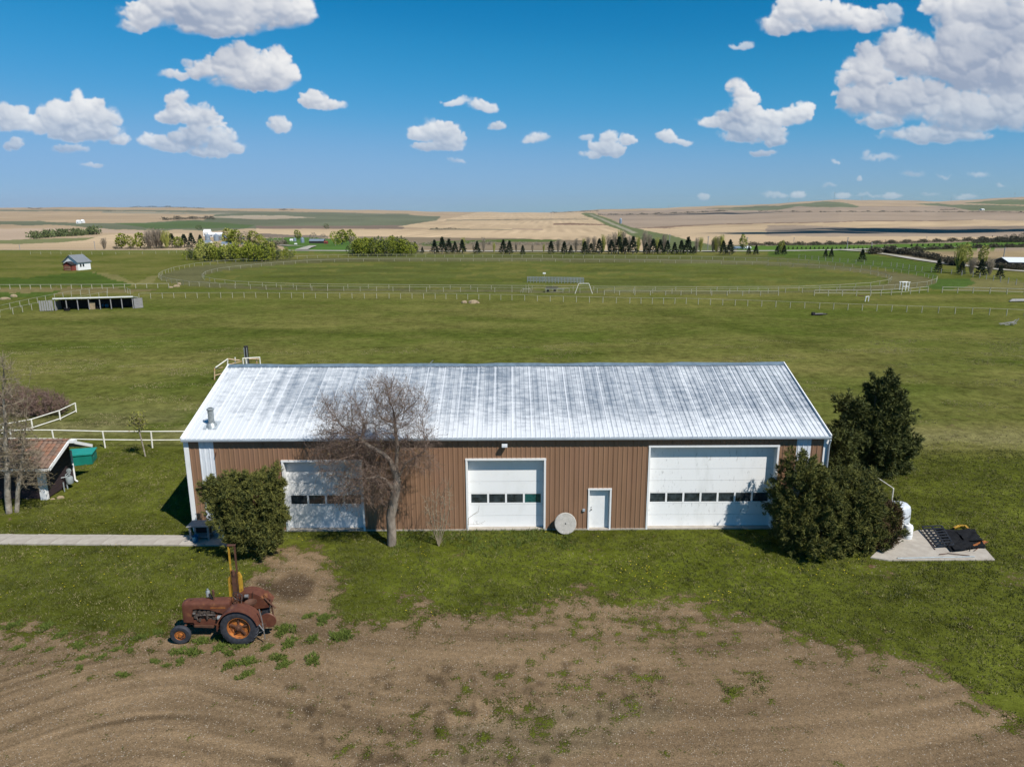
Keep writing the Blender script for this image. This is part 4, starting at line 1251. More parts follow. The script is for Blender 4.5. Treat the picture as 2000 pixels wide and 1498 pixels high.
def bare_tree(name, base, starts, attr, label, cat='tree', trunk_mat=None, twig_mat=None, tip=.007, expo=2.35, ntw=3, twl=.42, droop=None, buds=None,
              trunk_r=None, step=.2, infl=1.7, kill=.32, thick=.035, seed=1, group=None, nb=2, iters=90, budsize=.05):
    r = np.random.default_rng(seed)
    nd, par = colonise(starts, attr, step, infl, kill, iters, r=r)
    n = len(nd); ch = np.zeros(n); rad = np.zeros(n)
    acc = np.zeros(n); hasch = np.zeros(n, bool)
    for i in range(n - 1, 0, -1):
        rad[i] = max(tip, acc[i] ** (1 / expo)) if acc[i] > 0 else tip
        if par[i] >= 0: acc[par[i]] += rad[i] ** expo; hasch[par[i]] = True
    rad[0] = acc[0] ** (1 / expo)
    if trunk_r:
        sc_ = trunk_r / rad[0]
        rad = np.where(rad > tip * 2.0, rad * (1 + (sc_ - 1) * np.clip((rad - tip * 2) / (rad[0] - tip * 2), 0, 1) ** 1.15), rad)
    root = empty(name, base, 0, label, cat, group)
    b = np.array(base)
    idx = np.nonzero(par >= 0)[0]
    r0 = np.minimum(rad[par[idx]], rad[idx] * 1.6); r1 = rad[idx]
    big = r1 > thick
    # flare at the foot
    if big.any():
        V, Q = tube_segments(nd[par[idx[big]]], nd[idx[big]] + unit(nd[idx[big]] - nd[par[idx[big]]]) * .02, r0[big], r1[big], 8)
        link('trunk', np_mesh('trunk', V - b, Q, trunk_mat or M['bark']), None, root)
    sm = ~big
    V, Q = tube_segments(nd[par[idx[sm]]], nd[idx[sm]], r0[sm], r1[sm], 4)
    rn = np.repeat(r.random(len(V) // 8), 8)
    link('branches', np_mesh('branches', V - b, Q, twig_mat or M['twig'], rn), None, root)['kind'] = 'stuff'
    # fine twigs
    tips = idx[r1 < thick * .8]
    tips = np.repeat(tips, ntw)
    dirn = unit(nd[tips] - nd[par[tips]] + r.normal(size=(len(tips), 3)) * .75)
    if droop is not None:
        dirn[:, 2] += droop(nd[tips]); dirn = unit(dirn)
    else: dirn[:, 2] += .35; dirn = unit(dirn)
    ln = twl * r.uniform(.5, 1.25, (len(tips), 1))
    p0 = nd[tips] - (nd[tips] - nd[par[tips]]) * r.random((len(tips), 1)); p1 = p0 + dirn * ln * .55
    d2 = unit(dirn + r.normal(size=dirn.shape) * .35); p2 = p1 + d2 * ln * .5
    V1, Q1 = tube_segments(p0, p1, np.full(len(p0), tip * .8), np.full(len(p0), tip * .65), 3)
    V2, Q2 = tube_segments(p1, p2, np.full(len(p0), tip * .65), np.full(len(p0), tip * .3), 3)
    Vs, Qs = [V1, V2], [Q1, Q2 + len(V1)]
    tot = len(V1) + len(V2)
    for _ in range(nb):
        d3 = unit(dirn + r.normal(size=dirn.shape) * .7); s0 = p0 + (p1 - p0) * r.uniform(.2, 1, (len(p0), 1)); p3 = s0 + d3 * ln * .42
        V3, Q3 = tube_segments(s0, p3, np.full(len(p0), tip * .55), np.full(len(p0), tip * .25), 3)
        Vs.append(V3); Qs.append(Q3 + tot); tot += len(V3)
    Va = np.concatenate(Vs); rn = np.repeat(r.random(len(Va) // 6), 6)
    link('twigs', np_mesh('twigs', Va - b, np.concatenate(Qs), twig_mat or M['twig'], rn), None, root)['kind'] = 'stuff'
    if buds is not None:
        mt, frac = buds
        s_ = r.random(len(p2)) < frac
        V, T, rn = shoots(p2[s_], d2[s_], budsize, 1.1, budsize * .6, 4, r)
        link('buds', np_mesh('buds', V - b, T, mt, rn), None, root)['kind'] = 'stuff'
    return root


def pts_in(lobes, n, r, lo=0.2):
    out = []
    w = np.array([q[0] * q[1] * q[2] for c, q in lobes]); w = w / w.sum()
    for (c, q), m in zip(lobes, (w * n).astype(int) + 1):
        d = unit(r.normal(size=(m, 3))) * r.random((m, 1)) ** (1 / 2.6)
        out.append(np.array(c) + d * np.array(q))
    out = np.concatenate(out)
    return out[out[:, 2] > lo]


# ------------------------------------------------------------------ the big bare tree in front of the shed
r_ = np.random.default_rng(12)
tb = G(765, 1064)
ty = tb.y
def W(px, py, dy=0.0): return np.array(at_depth(px, py, ty + dy))
trunk = [W(765, 1066), W(765, 1040), W(763, 1010), W(768, 985), W(772, 960), W(776, 935, .05), W(774, 912, .05)]
limb1 = [W(762, 900, -.1), W(748, 886, -.2), W(730, 876, -.3), W(712, 866, -.25), W(703, 856, -.2)]
limb2 = [W(775, 890, .1), W(776, 868, .15), W(773, 846, .15), W(771, 825, .1)]
limb3 = [W(792, 905, -.1), W(812, 893, -.2), W(830, 880, -.25)]
limb4 = [W(752, 936, -.3), W(738, 930, -.5), W(722, 934, -.7)]
lb = [lobe(690, 955, 62, 34, ty - .3, 50), lobe(700, 835, 82, 62, ty, 70), lobe(770, 800, 62, 62, ty, 60), lobe(660, 880, 60, 55, ty - .2, 60), lobe(725, 925, 72, 55, ty - .3, 60), lobe(805, 860, 48, 55, ty, 50),
      lobe(745, 765, 40, 28, ty, 40), lobe(640, 800, 30, 28, ty, 40), lobe(815, 900, 48, 28, ty - .2, 40), lobe(820, 800, 26, 36, ty, 30)]
attr = pts_in(lb, 2500, r_, 1.5)
zmid = W(700, 870)[2]
bare_tree('bare_tree', tuple(tb), [trunk, (5, limb1), (6, limb2), (5, limb3), (4, limb4)], attr,
          'large leafless tree with tangled twigs in front of the shed and left garage door', trunk_mat=M['bark'], twig_mat=M['twig'],
          droop=lambda p: np.clip((p[:, 2] - 4.9) * .45, -.95, .8), trunk_r=.215, tip=.0065, ntw=3, twl=.72, nb=2, seed=3, kill=.25, step=.15, buds=(M['bud_brown'], .22))

# bare multi-stem shrub right of it
sb = G(857, 1066)
def W2(px, py, dy=0): return np.array(at_depth(px, py, sb.y + dy))
st = [[W2(857, 1067), W2(857, 1060)]]
st += [(0, [W2(857 + dx * .3, 1045), W2(857 + dx * .6, 1020), W2(857 + dx * .85, 995)]) for dx in (-24, -14, -6, 5, 14, 24)]
attr = pts_in([lobe(855, 985, 34, 38, sb.y, 25), lobe(868, 960, 22, 30, sb.y, 18), lobe(857, 1025, 30, 25, sb.y, 20)], 260, r_, .3)
bare_tree('bare_shrub', tuple(sb), st, attr, 'thin leafless upright shrub between bare tree and middle garage door', 'shrub', M['bark'], M['twig_pale'], tip=.008, trunk_r=.04, thick=.05,
          twl=.5, ntw=1, nb=1, seed=5, kill=.2, step=.15, infl=1.0)
# wiry dead stalk in front of the middle door
q0 = G(914, 1042, .0); q0.y -= .35
root = empty('dead_stalk', tuple(q0), 0, 'thin dead branch reaching across the middle garage door', 'branch')
mb = MB()
def L3(px, py, dy=0): return at_depth(px, py, q0.y + dy) - q0
mb.tube([L3(913, 1040), L3(915, 1012), L3(924, 1005), L3(934, 998), L3(936, 987)], [.014, .012, .01, .008, .005], 5)
mb.tube([L3(924, 1005), L3(932, 1002), L3(936, 998)], .006, 4); mb.tube([L3(913, 1024), L3(930, 1024), L3(940, 1022), L3(944, 1018)], [.01, .008, .006, .004], 4)
mb.build('stem', M['twig_pale'], root, rnd=True)
mb = MB()
for q in range(14): 
    a = random.uniform(0, 6.28); c_ = L3(915 + random.uniform(-2, 30), 1022 + random.uniform(-3, 3)); mb.tube([c_, c_ + Vector((random.uniform(-.12, .12), random.uniform(-.1, .1), random.uniform(0, .14)))], .004, 3)
mb.build('twigs', M['twig_pale'], root, rnd=True)

# ------------------------------------------------------------------ evergreens
lbL = [lobe(446, 985, 40, 40, 29.9), lobe(500, 980, 48, 46, 30.0), lobe(484, 1036, 50, 38, 29.7), lobe(520, 1030, 36, 40, 29.9), lobe(418, 962, 22, 28, 30.1), lobe(505, 940, 40, 20, 30.2), lobe(455, 945, 18, 18, 30.1),
       lobe(535, 985, 18, 40, 30), lobe(410, 940, 12, 12, 30.1)]
bl = G(478, 1080)
conifer('evergreen_bush', tuple(bl), lbL, 11000, 'dense olive evergreen bush against the left end of the shed', 'bush', stems=[[(bl.x + dx, bl.y + .3 + dy, 0, .06), (bl.x + dx * 2, bl.y + .3 + dy * 2, 1.0, .03)] for dx, dy in ((0, 0), (.3, .1), (-.3, .1), (.1, -.2))])
lbR = [lobe(1570, 975, 62, 60, 30.6), lobe(1655, 985, 80, 66, 30.8), lobe(1600, 1045, 72, 48, 30.0), lobe(1540, 1015, 36, 50, 30.2), lobe(1570, 922, 34, 26, 31.0), lobe(1595, 935, 26, 26, 31), lobe(1640, 930, 40, 26, 31.2), lobe(1690, 945, 36, 28, 31.4),
       lobe(1660, 1065, 50, 34, 30.0), lobe(1552, 938, 16, 22, 30.9), lobe(1587, 905, 9, 14, 31.2), lobe(1567, 903, 8, 12, 31.1)]
brn = [lobe(1715, 1035, 42, 42, 30.9), lobe(1735, 1010, 26, 32, 31.1), lobe(1700, 1065, 40, 26, 30.5)]
br = G(1625, 1095)
conifer('evergreen_bush', tuple(br), lbR + brn, 20000, 'large spreading olive evergreen bush covering the right corner of the shed', 'bush', brown=brn,
        stems=[[(br.x + dx, br.y + 1 + dy, 0, .08), (br.x + dx * 2, br.y + 1.4 + dy * 2, 1.2, .04)] for dx, dy in ((0, 0), (.4, .1), (-.4, .1), (.2, -.2), (.9, .2))])
lbT = [lobe(1715, 880, 62, 46, 39.5), lobe(1718, 830, 48, 44, 39.6), lobe(1728, 785, 34, 34, 39.8), lobe(1717, 755, 16, 18, 39.9), lobe(1672, 800, 24, 22, 39.5), lobe(1660, 835, 22, 26, 39.5), lobe(1690, 905, 50, 40, 39.4),
       lobe(1640, 880, 26, 46, 38.6), lobe(1755, 855, 20, 30, 39.8), lobe(1750, 800, 16, 20, 39.9), lobe(1748, 900, 26, 26, 39.6)]
bt = G(1700, 945)
conifer('pine_tree', tuple(bt), lbT, 13500, 'tall uneven dark pine standing behind the right end of the shed', 'tree', m1=M['pine_dark'], length=.24, width=.05, stems=[[(bt.x + .3, bt.y + 1.0, 0, .16), (bt.x + .5, bt.y + 1.5, 5.2, .04)]])

# ------------------------------------------------------------------ pale trees at the left edge
def left_tree(bpx, bpy, tpx, lobes, label, seed, nattr, tr):
    b = G(bpx, bpy); yy = b.y
    def w(px, py, dy=0): return np.array(at_depth(px, py, yy + dy))
    tk = [w(bpx + (tpx - bpx) * t, bpy + (700 - bpy) * t) for t in np.linspace(0, .93, 16)]
    tk = [q + np.array([.05 * math.sin(i * 1.1 + seed), .05 * math.cos(i * .9), 0]) * (i > 0) for i, q in enumerate(tk)]
    attr = pts_in([lobe(a, b_, c, d, yy, c) for a, b_, c, d in lobes], nattr, np.random.default_rng(seed), 1.0)
    bare_tree('budding_tree', tuple(b), [tk], attr, label, 'tree', M['bark_pale'], M['twig_pale'], tip=.009, trunk_r=tr, thick=.05, twl=.5, ntw=2, nb=2, seed=seed, kill=.26, step=.18,
              buds=(M['bud_brown'], .55), budsize=.06, droop=lambda p: np.full(len(p), .3))
left_tree(18, 1002, 4, [(8, 730, 26, 48), (10, 790, 40, 50), (0, 860, 55, 60), (30, 900, 45, 40)], 'tall budding tree with pale mottled trunk at the left edge of the lawn', 41, 1250, .15)
left_tree(33, 1000, 62, [(55, 890, 30, 60), (70, 930, 32, 30), (45, 840, 26, 40)], 'shorter leaning pale tree beside the tall one at the cabin', 47, 560, .11)

# reddish thicket behind the white rails
rb = G(75, 812)
attr = pts_in([lobe(80, 795, 48, 36, rb.y, 40), lobe(35, 790, 40, 42, rb.y, 40), lobe(110, 800, 26, 28, rb.y + .5, 30), lobe(-20, 800, 50, 40, rb.y, 40)], 3200, r_, .3)
st = [[np.array((rb.x, rb.y, 0)), np.array((rb.x, rb.y, .15))]]
for k in range(11):
    dx = (k - 5) * .55 - .5; st.append((0, [np.array((rb.x + dx * .8, rb.y + random.uniform(-.5, .5), .3)), np.array((rb.x + dx, rb.y + random.uniform(-.7, .7), .9))]))
bare_tree('bare_thicket', tuple(rb), st, attr, 'rounded leafless reddish brown thicket behind the curved white rails', 'bush', M['twig_red'], M['twig_red'], tip=.012, trunk_r=.05, thick=.5, twl=.5, ntw=3, nb=2, seed=9, kill=.2, step=.2)

# sapling on the lawn
sp = G(284, 892)
def w4(px, py): return np.array(at_depth(px, py, sp.y))
tk = [w4(284, 892), w4(281, 878), w4(277, 862), w4(273, 846), w4(270, 832)]
attr = pts_in([lobe(270, 825, 17, 20, sp.y, 15)], 140, r_, .8)
bare_tree('sapling', tuple(sp), [tk], attr, 'young yellow-green sapling on the lawn beside the white fence', 'tree', M['bark_pale'], M['twig_pale'], tip=.007, trunk_r=.045, thick=.025, twl=.3, ntw=2, nb=1, seed=14,
          kill=.15, step=.12, infl=1.0, buds=(M['bud'], 1.0), budsize=.12)

# ------------------------------------------------------------------ the rusty tractor
def build_tractor():
    root = empty('tractor', (-10.9, 23.55, 0), R(180.5), 'rusty red vintage tractor with orange wheel centres parked on the gravel edge', 'tractor')
    # local frame: +x forwards (to the left in the picture), +y its left... the side facing the viewer, z up
    RX, FX, TW = -1.10, 1.06, .62
    def rear(side):
        t = bpy.data.objects.new('rear_wheel', None); C.objects.link(t); t.parent = root; t.location = (RX, side * TW, .69)
        prof = [(.40, -.14), (.46, -.17), (.58, -.175), (.655, -.15), (.675, -.06), (.675, .06), (.655, .15), (.58, .175), (.46, .17), (.40, .14), (.40, -.14)]
        ty = MB().lathe(prof, (0, 0, 0), 'Y', 40).build('tyre', M['tyre'], t, True)
        lug = MB()
        for k in range(22):
            for s_ in (-1, 1):
                a0 = 2 * math.pi * (k + (.5 if s_ > 0 else 0)) / 22; a1 = a0 + .17
                pts = []
                for (aa, yy, rr) in ((a0, .0, .67), (a0 + .08, s_ * .08, .672), (a1, s_ * .165, .63)):
                    pts.append((aa, yy, rr))
                for (p, q) in zip(pts[:-1], pts[1:]):
                    vs = []
                    for (aa, yy, rr) in (p, q):
                        for da, dr in ((-.022, 0), (.022, 0), (.022, .03), (-.022, .03)):
                            vs.append(((rr + dr) * math.cos(aa + da), yy, (rr + dr) * math.sin(aa + da)))
                    lug.add(vs, [(0, 1, 2, 3), (7, 6, 5, 4), (0, 4, 5, 1), (1, 5, 6, 2), (2, 6, 7, 3), (3, 7, 4, 0)])
        lug.build('tread_lug', M['tyre'], t)['kind'] = 'stuff'
        MB().lathe([(.40, -.15), (.415, -.15), (.385, -.11), (.375, -.04), (.375, .04), (.385, .11), (.415, .15), (.40, .15), (.40, -.15)], (0, 0, 0), 'Y', 36).build('rim', M['rust_orange'], t, True)
        o = side
        MB().lathe([(.375, o * .02), (.30, o * .035), (.26, o * .015), (.15, o * .05), (.14, o * .09), (.0, o * .09)], (0, 0, 0), 'Y', 36).build('wheel_disc', M['rust_orange'], t, True)
        MB().lathe([(.12, o * .05), (.12, o * .13), (.06, o * .14), (.05, o * .20), (0, o * .20)], (0, 0, 0), 'Y', 18).build('hub', M['rust_dark'], t, True)
        for k in range(5):
            a = 2 * math.pi * k / 5 + .3
            MB().beam((.09 * math.cos(a), o * .075, .09 * math.sin(a)), (.345 * math.cos(a), o * .065, .345 * math.sin(a)), .055, .05).build('rim_clamp', M['rust_dark'], t)
        return t
    rear(1); rear(-1)
    def front(side):
        t = bpy.data.objects.new('front_wheel', None); C.objects.link(t); t.parent = root; t.location = (FX, side * .60, .365)
        MB().lathe([(.20, -.075), (.25, -.09), (.33, -.085), (.362, -.04), (.368, 0), (.362, .04), (.33, .085), (.25, .09), (.20, .075), (.20, -.075)], (0, 0, 0), 'Y', 32).build('tyre', M['tyre'], t, True)
        MB().lathe([(.205, -.07), (.19, -.03), (.19, .03), (.205, .07)], (0, 0, 0), 'Y', 28).build('rim', M['rust_orange'], t, True)
        o = side
        MB().lathe([(.195, o * .035), (.14, o * .055), (.10, o * .02), (.07, o * .03), (.065, o * .09), (0, o * .095)], (0, 0, 0), 'Y', 28).build('wheel_disc', M['rust_orange'], t, True)
        t.rotation_euler = (R(side * -3), 0, R(4))
    front(1); front(-1)
    MB().tube([(FX, -.55, .40), (FX, -.2, .46), (FX, .2, .46), (FX, .55, .40)], .045, 8).build('front_axle', M['rust_dark'], root, True)
    mb = MB().tube([(RX, -.55, .69), (RX, .55, .69)], .11, 12); mb.build('rear_axle', M['rust_dark'], root, True)
    # transmission, engine block, sump
    mb = MB().prism([(-1.35, .48), (-1.35, .98), (-.85, 1.02), (-.35, .92), (-.35, .50), (-.9, .40)], -.21, .21, 'XZ'); mb.build('gearbox', M['rust_dark'], root)
    MB().prism([(-.35, .48), (-.35, .88), (.95, .88), (.95, .52), (.55, .44), (-.1, .44)], -.17, .17, 'XZ').build('engine_block', M['rust'], root)
    eng = MB()
    random.seed(4)
    for k in range(4):
        eng.box((.0 + k * .16, .17, .96), (.12, .12, .16)); eng.box((.0 + k * .16, .0, 1.02), (.13, .26, .14))
    for k in range(26):
        eng.box((random.uniform(-.2, .72), random.uniform(.14, .24), random.uniform(.72, 1.08)), (random.uniform(.03, .12), random.uniform(.03, .1), random.uniform(.03, .12)))
    eng.tube([(-.1, .23, .90), (.3, .25, .92), (.65, .23, .88)], .03, 8); eng.tube([(.2, .26, .75), (.2, .26, 1.02)], .035, 8); eng.tube([(.55, .26, .7), (.62, .24, 1.0)], .02, 6)
    eng.build('engine', M['engine'], root)
    MB().tube([(-.42, .30, .84), (-.20, .30, .84)], .085, 12).build('filter_bowl', M['galv'], root, True)
    MB().lathe([(0, 0), (.05, .005), (.05, .03), (0, .035)], (.66, .27, .98), 'Z', 10).build('filler_cap', M['steel'], root, True)
    # running side panel below the engine
    MB().prism([(-.30, .48), (.72, .55), (.72, .70), (.10, .72), (-.30, .64)], .19, .235, 'XZ').build('side_plate', M['rust'], root)
    MB().prism([(.0, .42), (.70, .46), (.70, .53), (.0, .50)], .16, .30, 'XZ').build('drawbar', M['rust_dark'], root)
    # grille shell and bonnet with the side opening
    top = []
    def sec(x, w, z0, z1, rr):
        pts = []
        pts.append((x, -w, z0))
        for a in np.linspace(180, 0, 11):
            pts.append((x, w * math.copysign(abs(math.cos(R(a))) ** .55, math.cos(R(a))), z1 - rr + rr * math.sin(R(a)) ** .7))
        pts.append((x, w, z0)); return pts
    mb = MB()
    secs = [sec(1.13, .16, .62, 1.30, .12), sec(1.10, .20, .60, 1.35, .14), sec(1.00, .22, .60, 1.385, .15), sec(.72, .225, .60, 1.395, .15)]
    for a, b in zip(secs[:-1], secs[1:]):
        n = len(a); mb.add(a + b, [(i, i + 1, n + i + 1, n + i) for i in range(n - 1)])
    n = len(secs[0]); mb.add(secs[0], [tuple(range(n))])
    mb.build('grille_shell', M['rust'], root, True)
    for k in range(11):
        MB().box((1.135, 0, .70 + k * .052), (.02, .26, .02)).build('grille_bar', M['rust_dark'], root)
    mb = MB()
    secs = [sec(.72, .225, 1.13, 1.395, .15), sec(.5, .228, 1.16, 1.40, .15), sec(.1, .23, 1.12, 1.41, .15), sec(-.15, .235, 1.02, 1.415, .15), sec(-.35, .24, .97, 1.42, .15), sec(-.62, .24, .99, 1.42, .15), sec(-.64, .20, 1.02, 1.39, .14)]
    for a, b in zip(secs[:-1], secs[1:]):
        n = len(a); mb.add(a + b, [(i, i + 1, n + i + 1, n + i) for i in range(n - 1)])
    n = len(secs[-1]); mb.add(secs[-1], [tuple(range(n))])
    mb.build('bonnet', M['rust'], root, True)
    MB().lathe([(0, .05), (.05, .045), (.055, 0)], (.80, 0, 1.385), 'Z', 12).build('radiator_cap', M['rust_dark'], root, True)
    MB().box((-.20, .238, 1.20), (.55, .012, .03)).build('trim_strip', M['rust_orange'], root)
    # stacks
    ex = MB().tube([(-.02, .05, 1.38), (-.02, .05, 1.62)], .03, 8).build('exhaust_stack', M['rust_dark'], root, True)
    MB().tube([(-.02, .05, 1.62), (-.02, .05, 1.80)], .045, 10).build('stack_cap', M['rust_dark'], ex, True)
    pc = MB().tube([(.25, -.12, 1.38), (.25, -.12, 1.46)], .035, 8).build('air_intake', M['rust_dark'], root, True)
    MB().lathe([(.05, 1.45), (.075, 1.47), (.075, 1.66), (.06, 1.69), (.035, 1.70), (.035, 1.76), (0, 1.77)], (.25, -.12, 0), 'Z', 14).build('precleaner', M['galv'], pc, True)
    MB().beam((.17, -.05, 1.62), (.02, .03, 1.42), .06, .03).build('hinge_arm', M['black_steel'], root)
    # mast on the far side
    mast = bpy.data.objects.new('lifting_mast', None); C.objects.link(mast); mast.parent = root; mast.location = (-.56, -.62, 0)
    mast['label'] = 'upright yellow and brown channel mast'
    for dx, mt in ((.10, 'yellow'), (-.12, 'rust_dark')):
        MB().box((dx, 0, 1.98), (.042, .08, 2.5)).build('mast_rail', M[mt], mast)
    MB().box((-.01, 0, 3.24), (.30, .12, .03)).build('mast_head', M['rust_dark'], mast)
    MB().box((.0, .03, 1.70), (.14, .10, .9)).build('carriage', M['rust_dark'], mast)
    MB().tube([(0, .05, 2.05), (0, .05, 2.25)], .06, 10).build('cylinder', M['rust_dark'], mast, True)
    MB().prism([(-.28, .8), (-.28, 1.95), (-.20, 2.15), (-.16, 2.15), (-.16, .8)], -.05, .06, 'XZ').build('side_channel', M['yellow'], mast)
    MB().prism([(.16, .8), (.16, 2.0), (.22, 1.9), (.24, .8)], -.05, .06, 'XZ').build('side_channel', M['yellow'], mast)
    MB().box((0, .12, .85), (.7, .2, .12)).build('mast_bracket', M['rust_dark'], mast)
    # fenders
    def fender(side):
        mb = MB(); y0, y1 = side * .36, side * .84; rr = .76
        ins = []
        A = np.linspace(R(-5), R(168), 22)
        for a, b in zip(A[:-1], A[1:]):
            p = [(RX + rr * math.cos(t) , .69 + rr * math.sin(t)) for t in (a, b)]
            mb.add([(p[0][0], y0, p[0][1]), (p[1][0], y0, p[1][1]), (p[1][0], y1, p[1][1]), (p[0][0], y1, p[0][1])], [(0, 1, 2, 3)])
            q = [(RX + (rr - .05) * math.cos(t), .69 + (rr - .05) * math.sin(t)) for t in (a, b)]
            mb.add([(p[0][0], y1, p[0][1]), (p[1][0], y1, p[1][1]), (q[1][0], y1 + side * .015, q[1][1]), (q[0][0], y1 + side * .015, q[0][1])], [(0, 1, 2, 3)])
            ins += [(RX + rr * math.cos(a), .69 + rr * math.sin(a))]
        ins.append((RX + rr * math.cos(A[-1]), .69 + rr * math.sin(A[-1])))
        mb.add([(p[0], y0, p[1]) for p in ins] + [(RX, y0, .75)], [tuple(range(len(ins) + 1))])
        mb.build('fender', M['rust'], root, True)
    fender(1); fender(-1)
    # seat, steering wheel, levers
    st = MB().tube([(-1.05, 0, 1.0), (-1.30, 0, 1.18)], .025, 8).build('seat_post', M['rust_dark'], root, True)
    MB().lathe([(0, 1.17), (.12, 1.18), (.20, 1.22), (.22, 1.30), (.20, 1.30), (.12, 1.22), (0, 1.20)], (-1.32, 0, 0), 'Z', 18).build('seat', M['rust_dark'], st, True)
    sc_ = MB().tube([(-.62, 0, 1.20), (-.86, 0, 1.50)], .022, 8).build('steering_column', M['rust_dark'], root, True)
    sw = MB().lathe([(.20, -.012), (.215, 0), (.20, .012), (.19, 0), (.20, -.012)], (0, 0, 0), 'Z', 26); 
    for k in range(3): sw.beam((0, 0, 0), (.2 * math.cos(k * 2.1), .2 * math.sin(k * 2.1), 0), .015, .012)
    o = sw.build('steering_wheel', M['black_steel'], sc_, True); o.location = (-.88, 0, 1.52); o.rotation_euler = (0, R(-38), 0)
    for k, (x_, y_) in enumerate(((-.72, .16), (-.75, -.14), (-.9, .26), (-.85, -.26), (-1.25, -.3))):
        MB().tube([(x_, y_, .95), (x_ - .08, y_, 1.45 + .1 * (k % 3))], .012, 6).build('lever', M['steel'] if k % 2 else M['rust_dark'], root)
    MB().box((-.72, 0, 1.08), (.10, .42, .34)).build('dash_panel', M['rust_dark'], root)
    MB().tube([(-1.15, -.28, 1.36), (-1.02, -.28, 1.36)], .07, 12).build('lamp', M['steel'], root, True)
    # rear hitch, drawbar, pulley and round weight disc
    MB().lathe([(0, -.02), (.27, -.02), (.29, 0), (.27, .02), (0, .02)], (-2.02, .30, .72), 'Y', 26).build('round_shield', M['rust'], root, True)
    MB().tube([(-1.86, .66, 1.38), (-1.93, .66, .86), (-1.97, .66, .20)], .022, 6).build('hitch_rod', M['steel'], root)
    MB().tube([(-1.72, .70, .94), (-1.97, .70, .55), (-1.8, .70, .48)], .022, 6).build('hitch_rod', M['steel'], root)
    MB().beam((-1.3, .0, .45), (-2.15, .0, .42), .12, .06).build('tow_bar', M['rust_dark'], root)
    MB().box((-1.78, .2, .55), (.30, .5, .16)).build('hitch_frame', M['rust_dark'], root)
    MB().tube([(-1.92, -.35, 1.2), (-1.98, -.35, .5)], .03, 6).build('lift_arm', M['rust_dark'], root)
    MB().tube([(-1.7, -.35, 1.25), (-2.1, -.30, .85)], .03, 6).build('lift_arm', M['rust_dark'], root)
    MB().prism([(-1.95, 1.05), (-1.68, 1.35), (-1.62, 1.05), (-1.75, .80)], -.75, -.42, 'XZ').build('fender_skirt', M['rust'], root)
    return root
tractor = build_tractor()

# ------------------------------------------------------------------ weeds, grass, gravel and dandelions
def weed_mesh(n=110, rad=.30, h=.10, seed=1):
    r = np.random.default_rng(seed)
    a = r.random(n) * 6.28; d = rad * r.random(n) ** .6
    d = d * (1 + .35 * np.sin(a * 2 + seed) + .25 * np.sin(a * 5 + 2 * seed)) * np.where(r.random(n) < .15, 1.15, 1)
    c = np.stack([d * np.cos(a), d * np.sin(a), np.zeros(n) + .01], 1)
    dirs = np.stack([np.cos(a) * .6 * d / rad, np.sin(a) * .6 * d / rad, np.ones(n)], 1)
    V, T, rn = shoots(c, dirs, h, .7, .035, 5, r)
    V[:, 2] = np.maximum(V[:, 2], 0)
    return np_mesh('weed_clump', V, T, M['weed'], rn)
wm = [weed_mesh(110, .28, .14, s_) for s_ in range(4)]
random.seed(33)
WEEDS = [(35, 1265, .7), (97, 1268, .5), (155, 1262, .9), (160, 1285, .6), (200, 1283, .6), (228, 1268, .6), (255, 1270, .5), (303, 1292, .6), (340, 1275, .7), (352, 1292, .7), (430, 1264, 1), (460, 1258, .9), (445, 1275, .8), (485, 1292, 1.1),
         (448, 1300, .9), (545, 1285, 1), (555, 1298, .9), (610, 1290, 1.1), (480, 1318, .9), (372, 1274, 1.2), (395, 1252, 1), (430, 1245, .8), (468, 1262, 1), (560, 1228, 1.2), (550, 1235, 1), (605, 1203, .8), (630, 1212, 1), (640, 1205, .9), (565, 1257, 1.1), (660, 1245, 1.2), (675, 1240, 1),
         (520, 1265, .7), (610, 1248, .9), (90, 1225, 1), (25, 1222, 1.0), (120, 1240, .8), (310, 1236, .8), (275, 1245, .8), (240, 1318, .7), (155, 1305, .6), (325, 1300, .5)]
for k, (px, py, s_) in enumerate(sorted(WEEDS)):
    o = link('weed_clump', wm[k % 4]); g = G(px, py); o.location = (g.x, g.y, .005); o.scale = (s_ * 1.0, s_ * .8, s_); o.rotation_euler = (0, 0, random.uniform(0, 6))
    tag(o, f"{'large' if s_ >= 1 else 'small'} green weed clump in the gravel round the tractor, {nth(k)}", 'weed', 'weed clumps in the gravel round the tractor')


def scatter(n, yfrom, yto, r):
    """uniform in world area over the visible wedge"""
    Y = np.sqrt(r.random(n) * (yto ** 2 - yfrom ** 2) + yfrom ** 2)
    X = Y * r.uniform(-1.0, 1.0, n)
    return X, Y


def blocked(X, Y):
    lx = (X - BX * ca) * ca + (Y - BY - BX * sa) * sa; ly = -(X - BX * ca) * sa + (Y - BY - BX * sa) * ca
    b = (lx > -.1) & (lx < LEN + .1) & (ly > -.06) & (ly < DEP + .1)
    b |= (X > -30) & (X < -13.3) & (np.abs(Y - (31.38 - (X + 25) * .022)) < .53)
    b |= in_poly([(p.x, p.y) for p in pts_slab], X, Y)
    return b
pts_slab = [G(1700, 1090), G(1735, 1095.5), G(1943, 1094.5), G(1918, 1066), G(1880, 1040), G(1795, 1036), G(1740, 1052)]


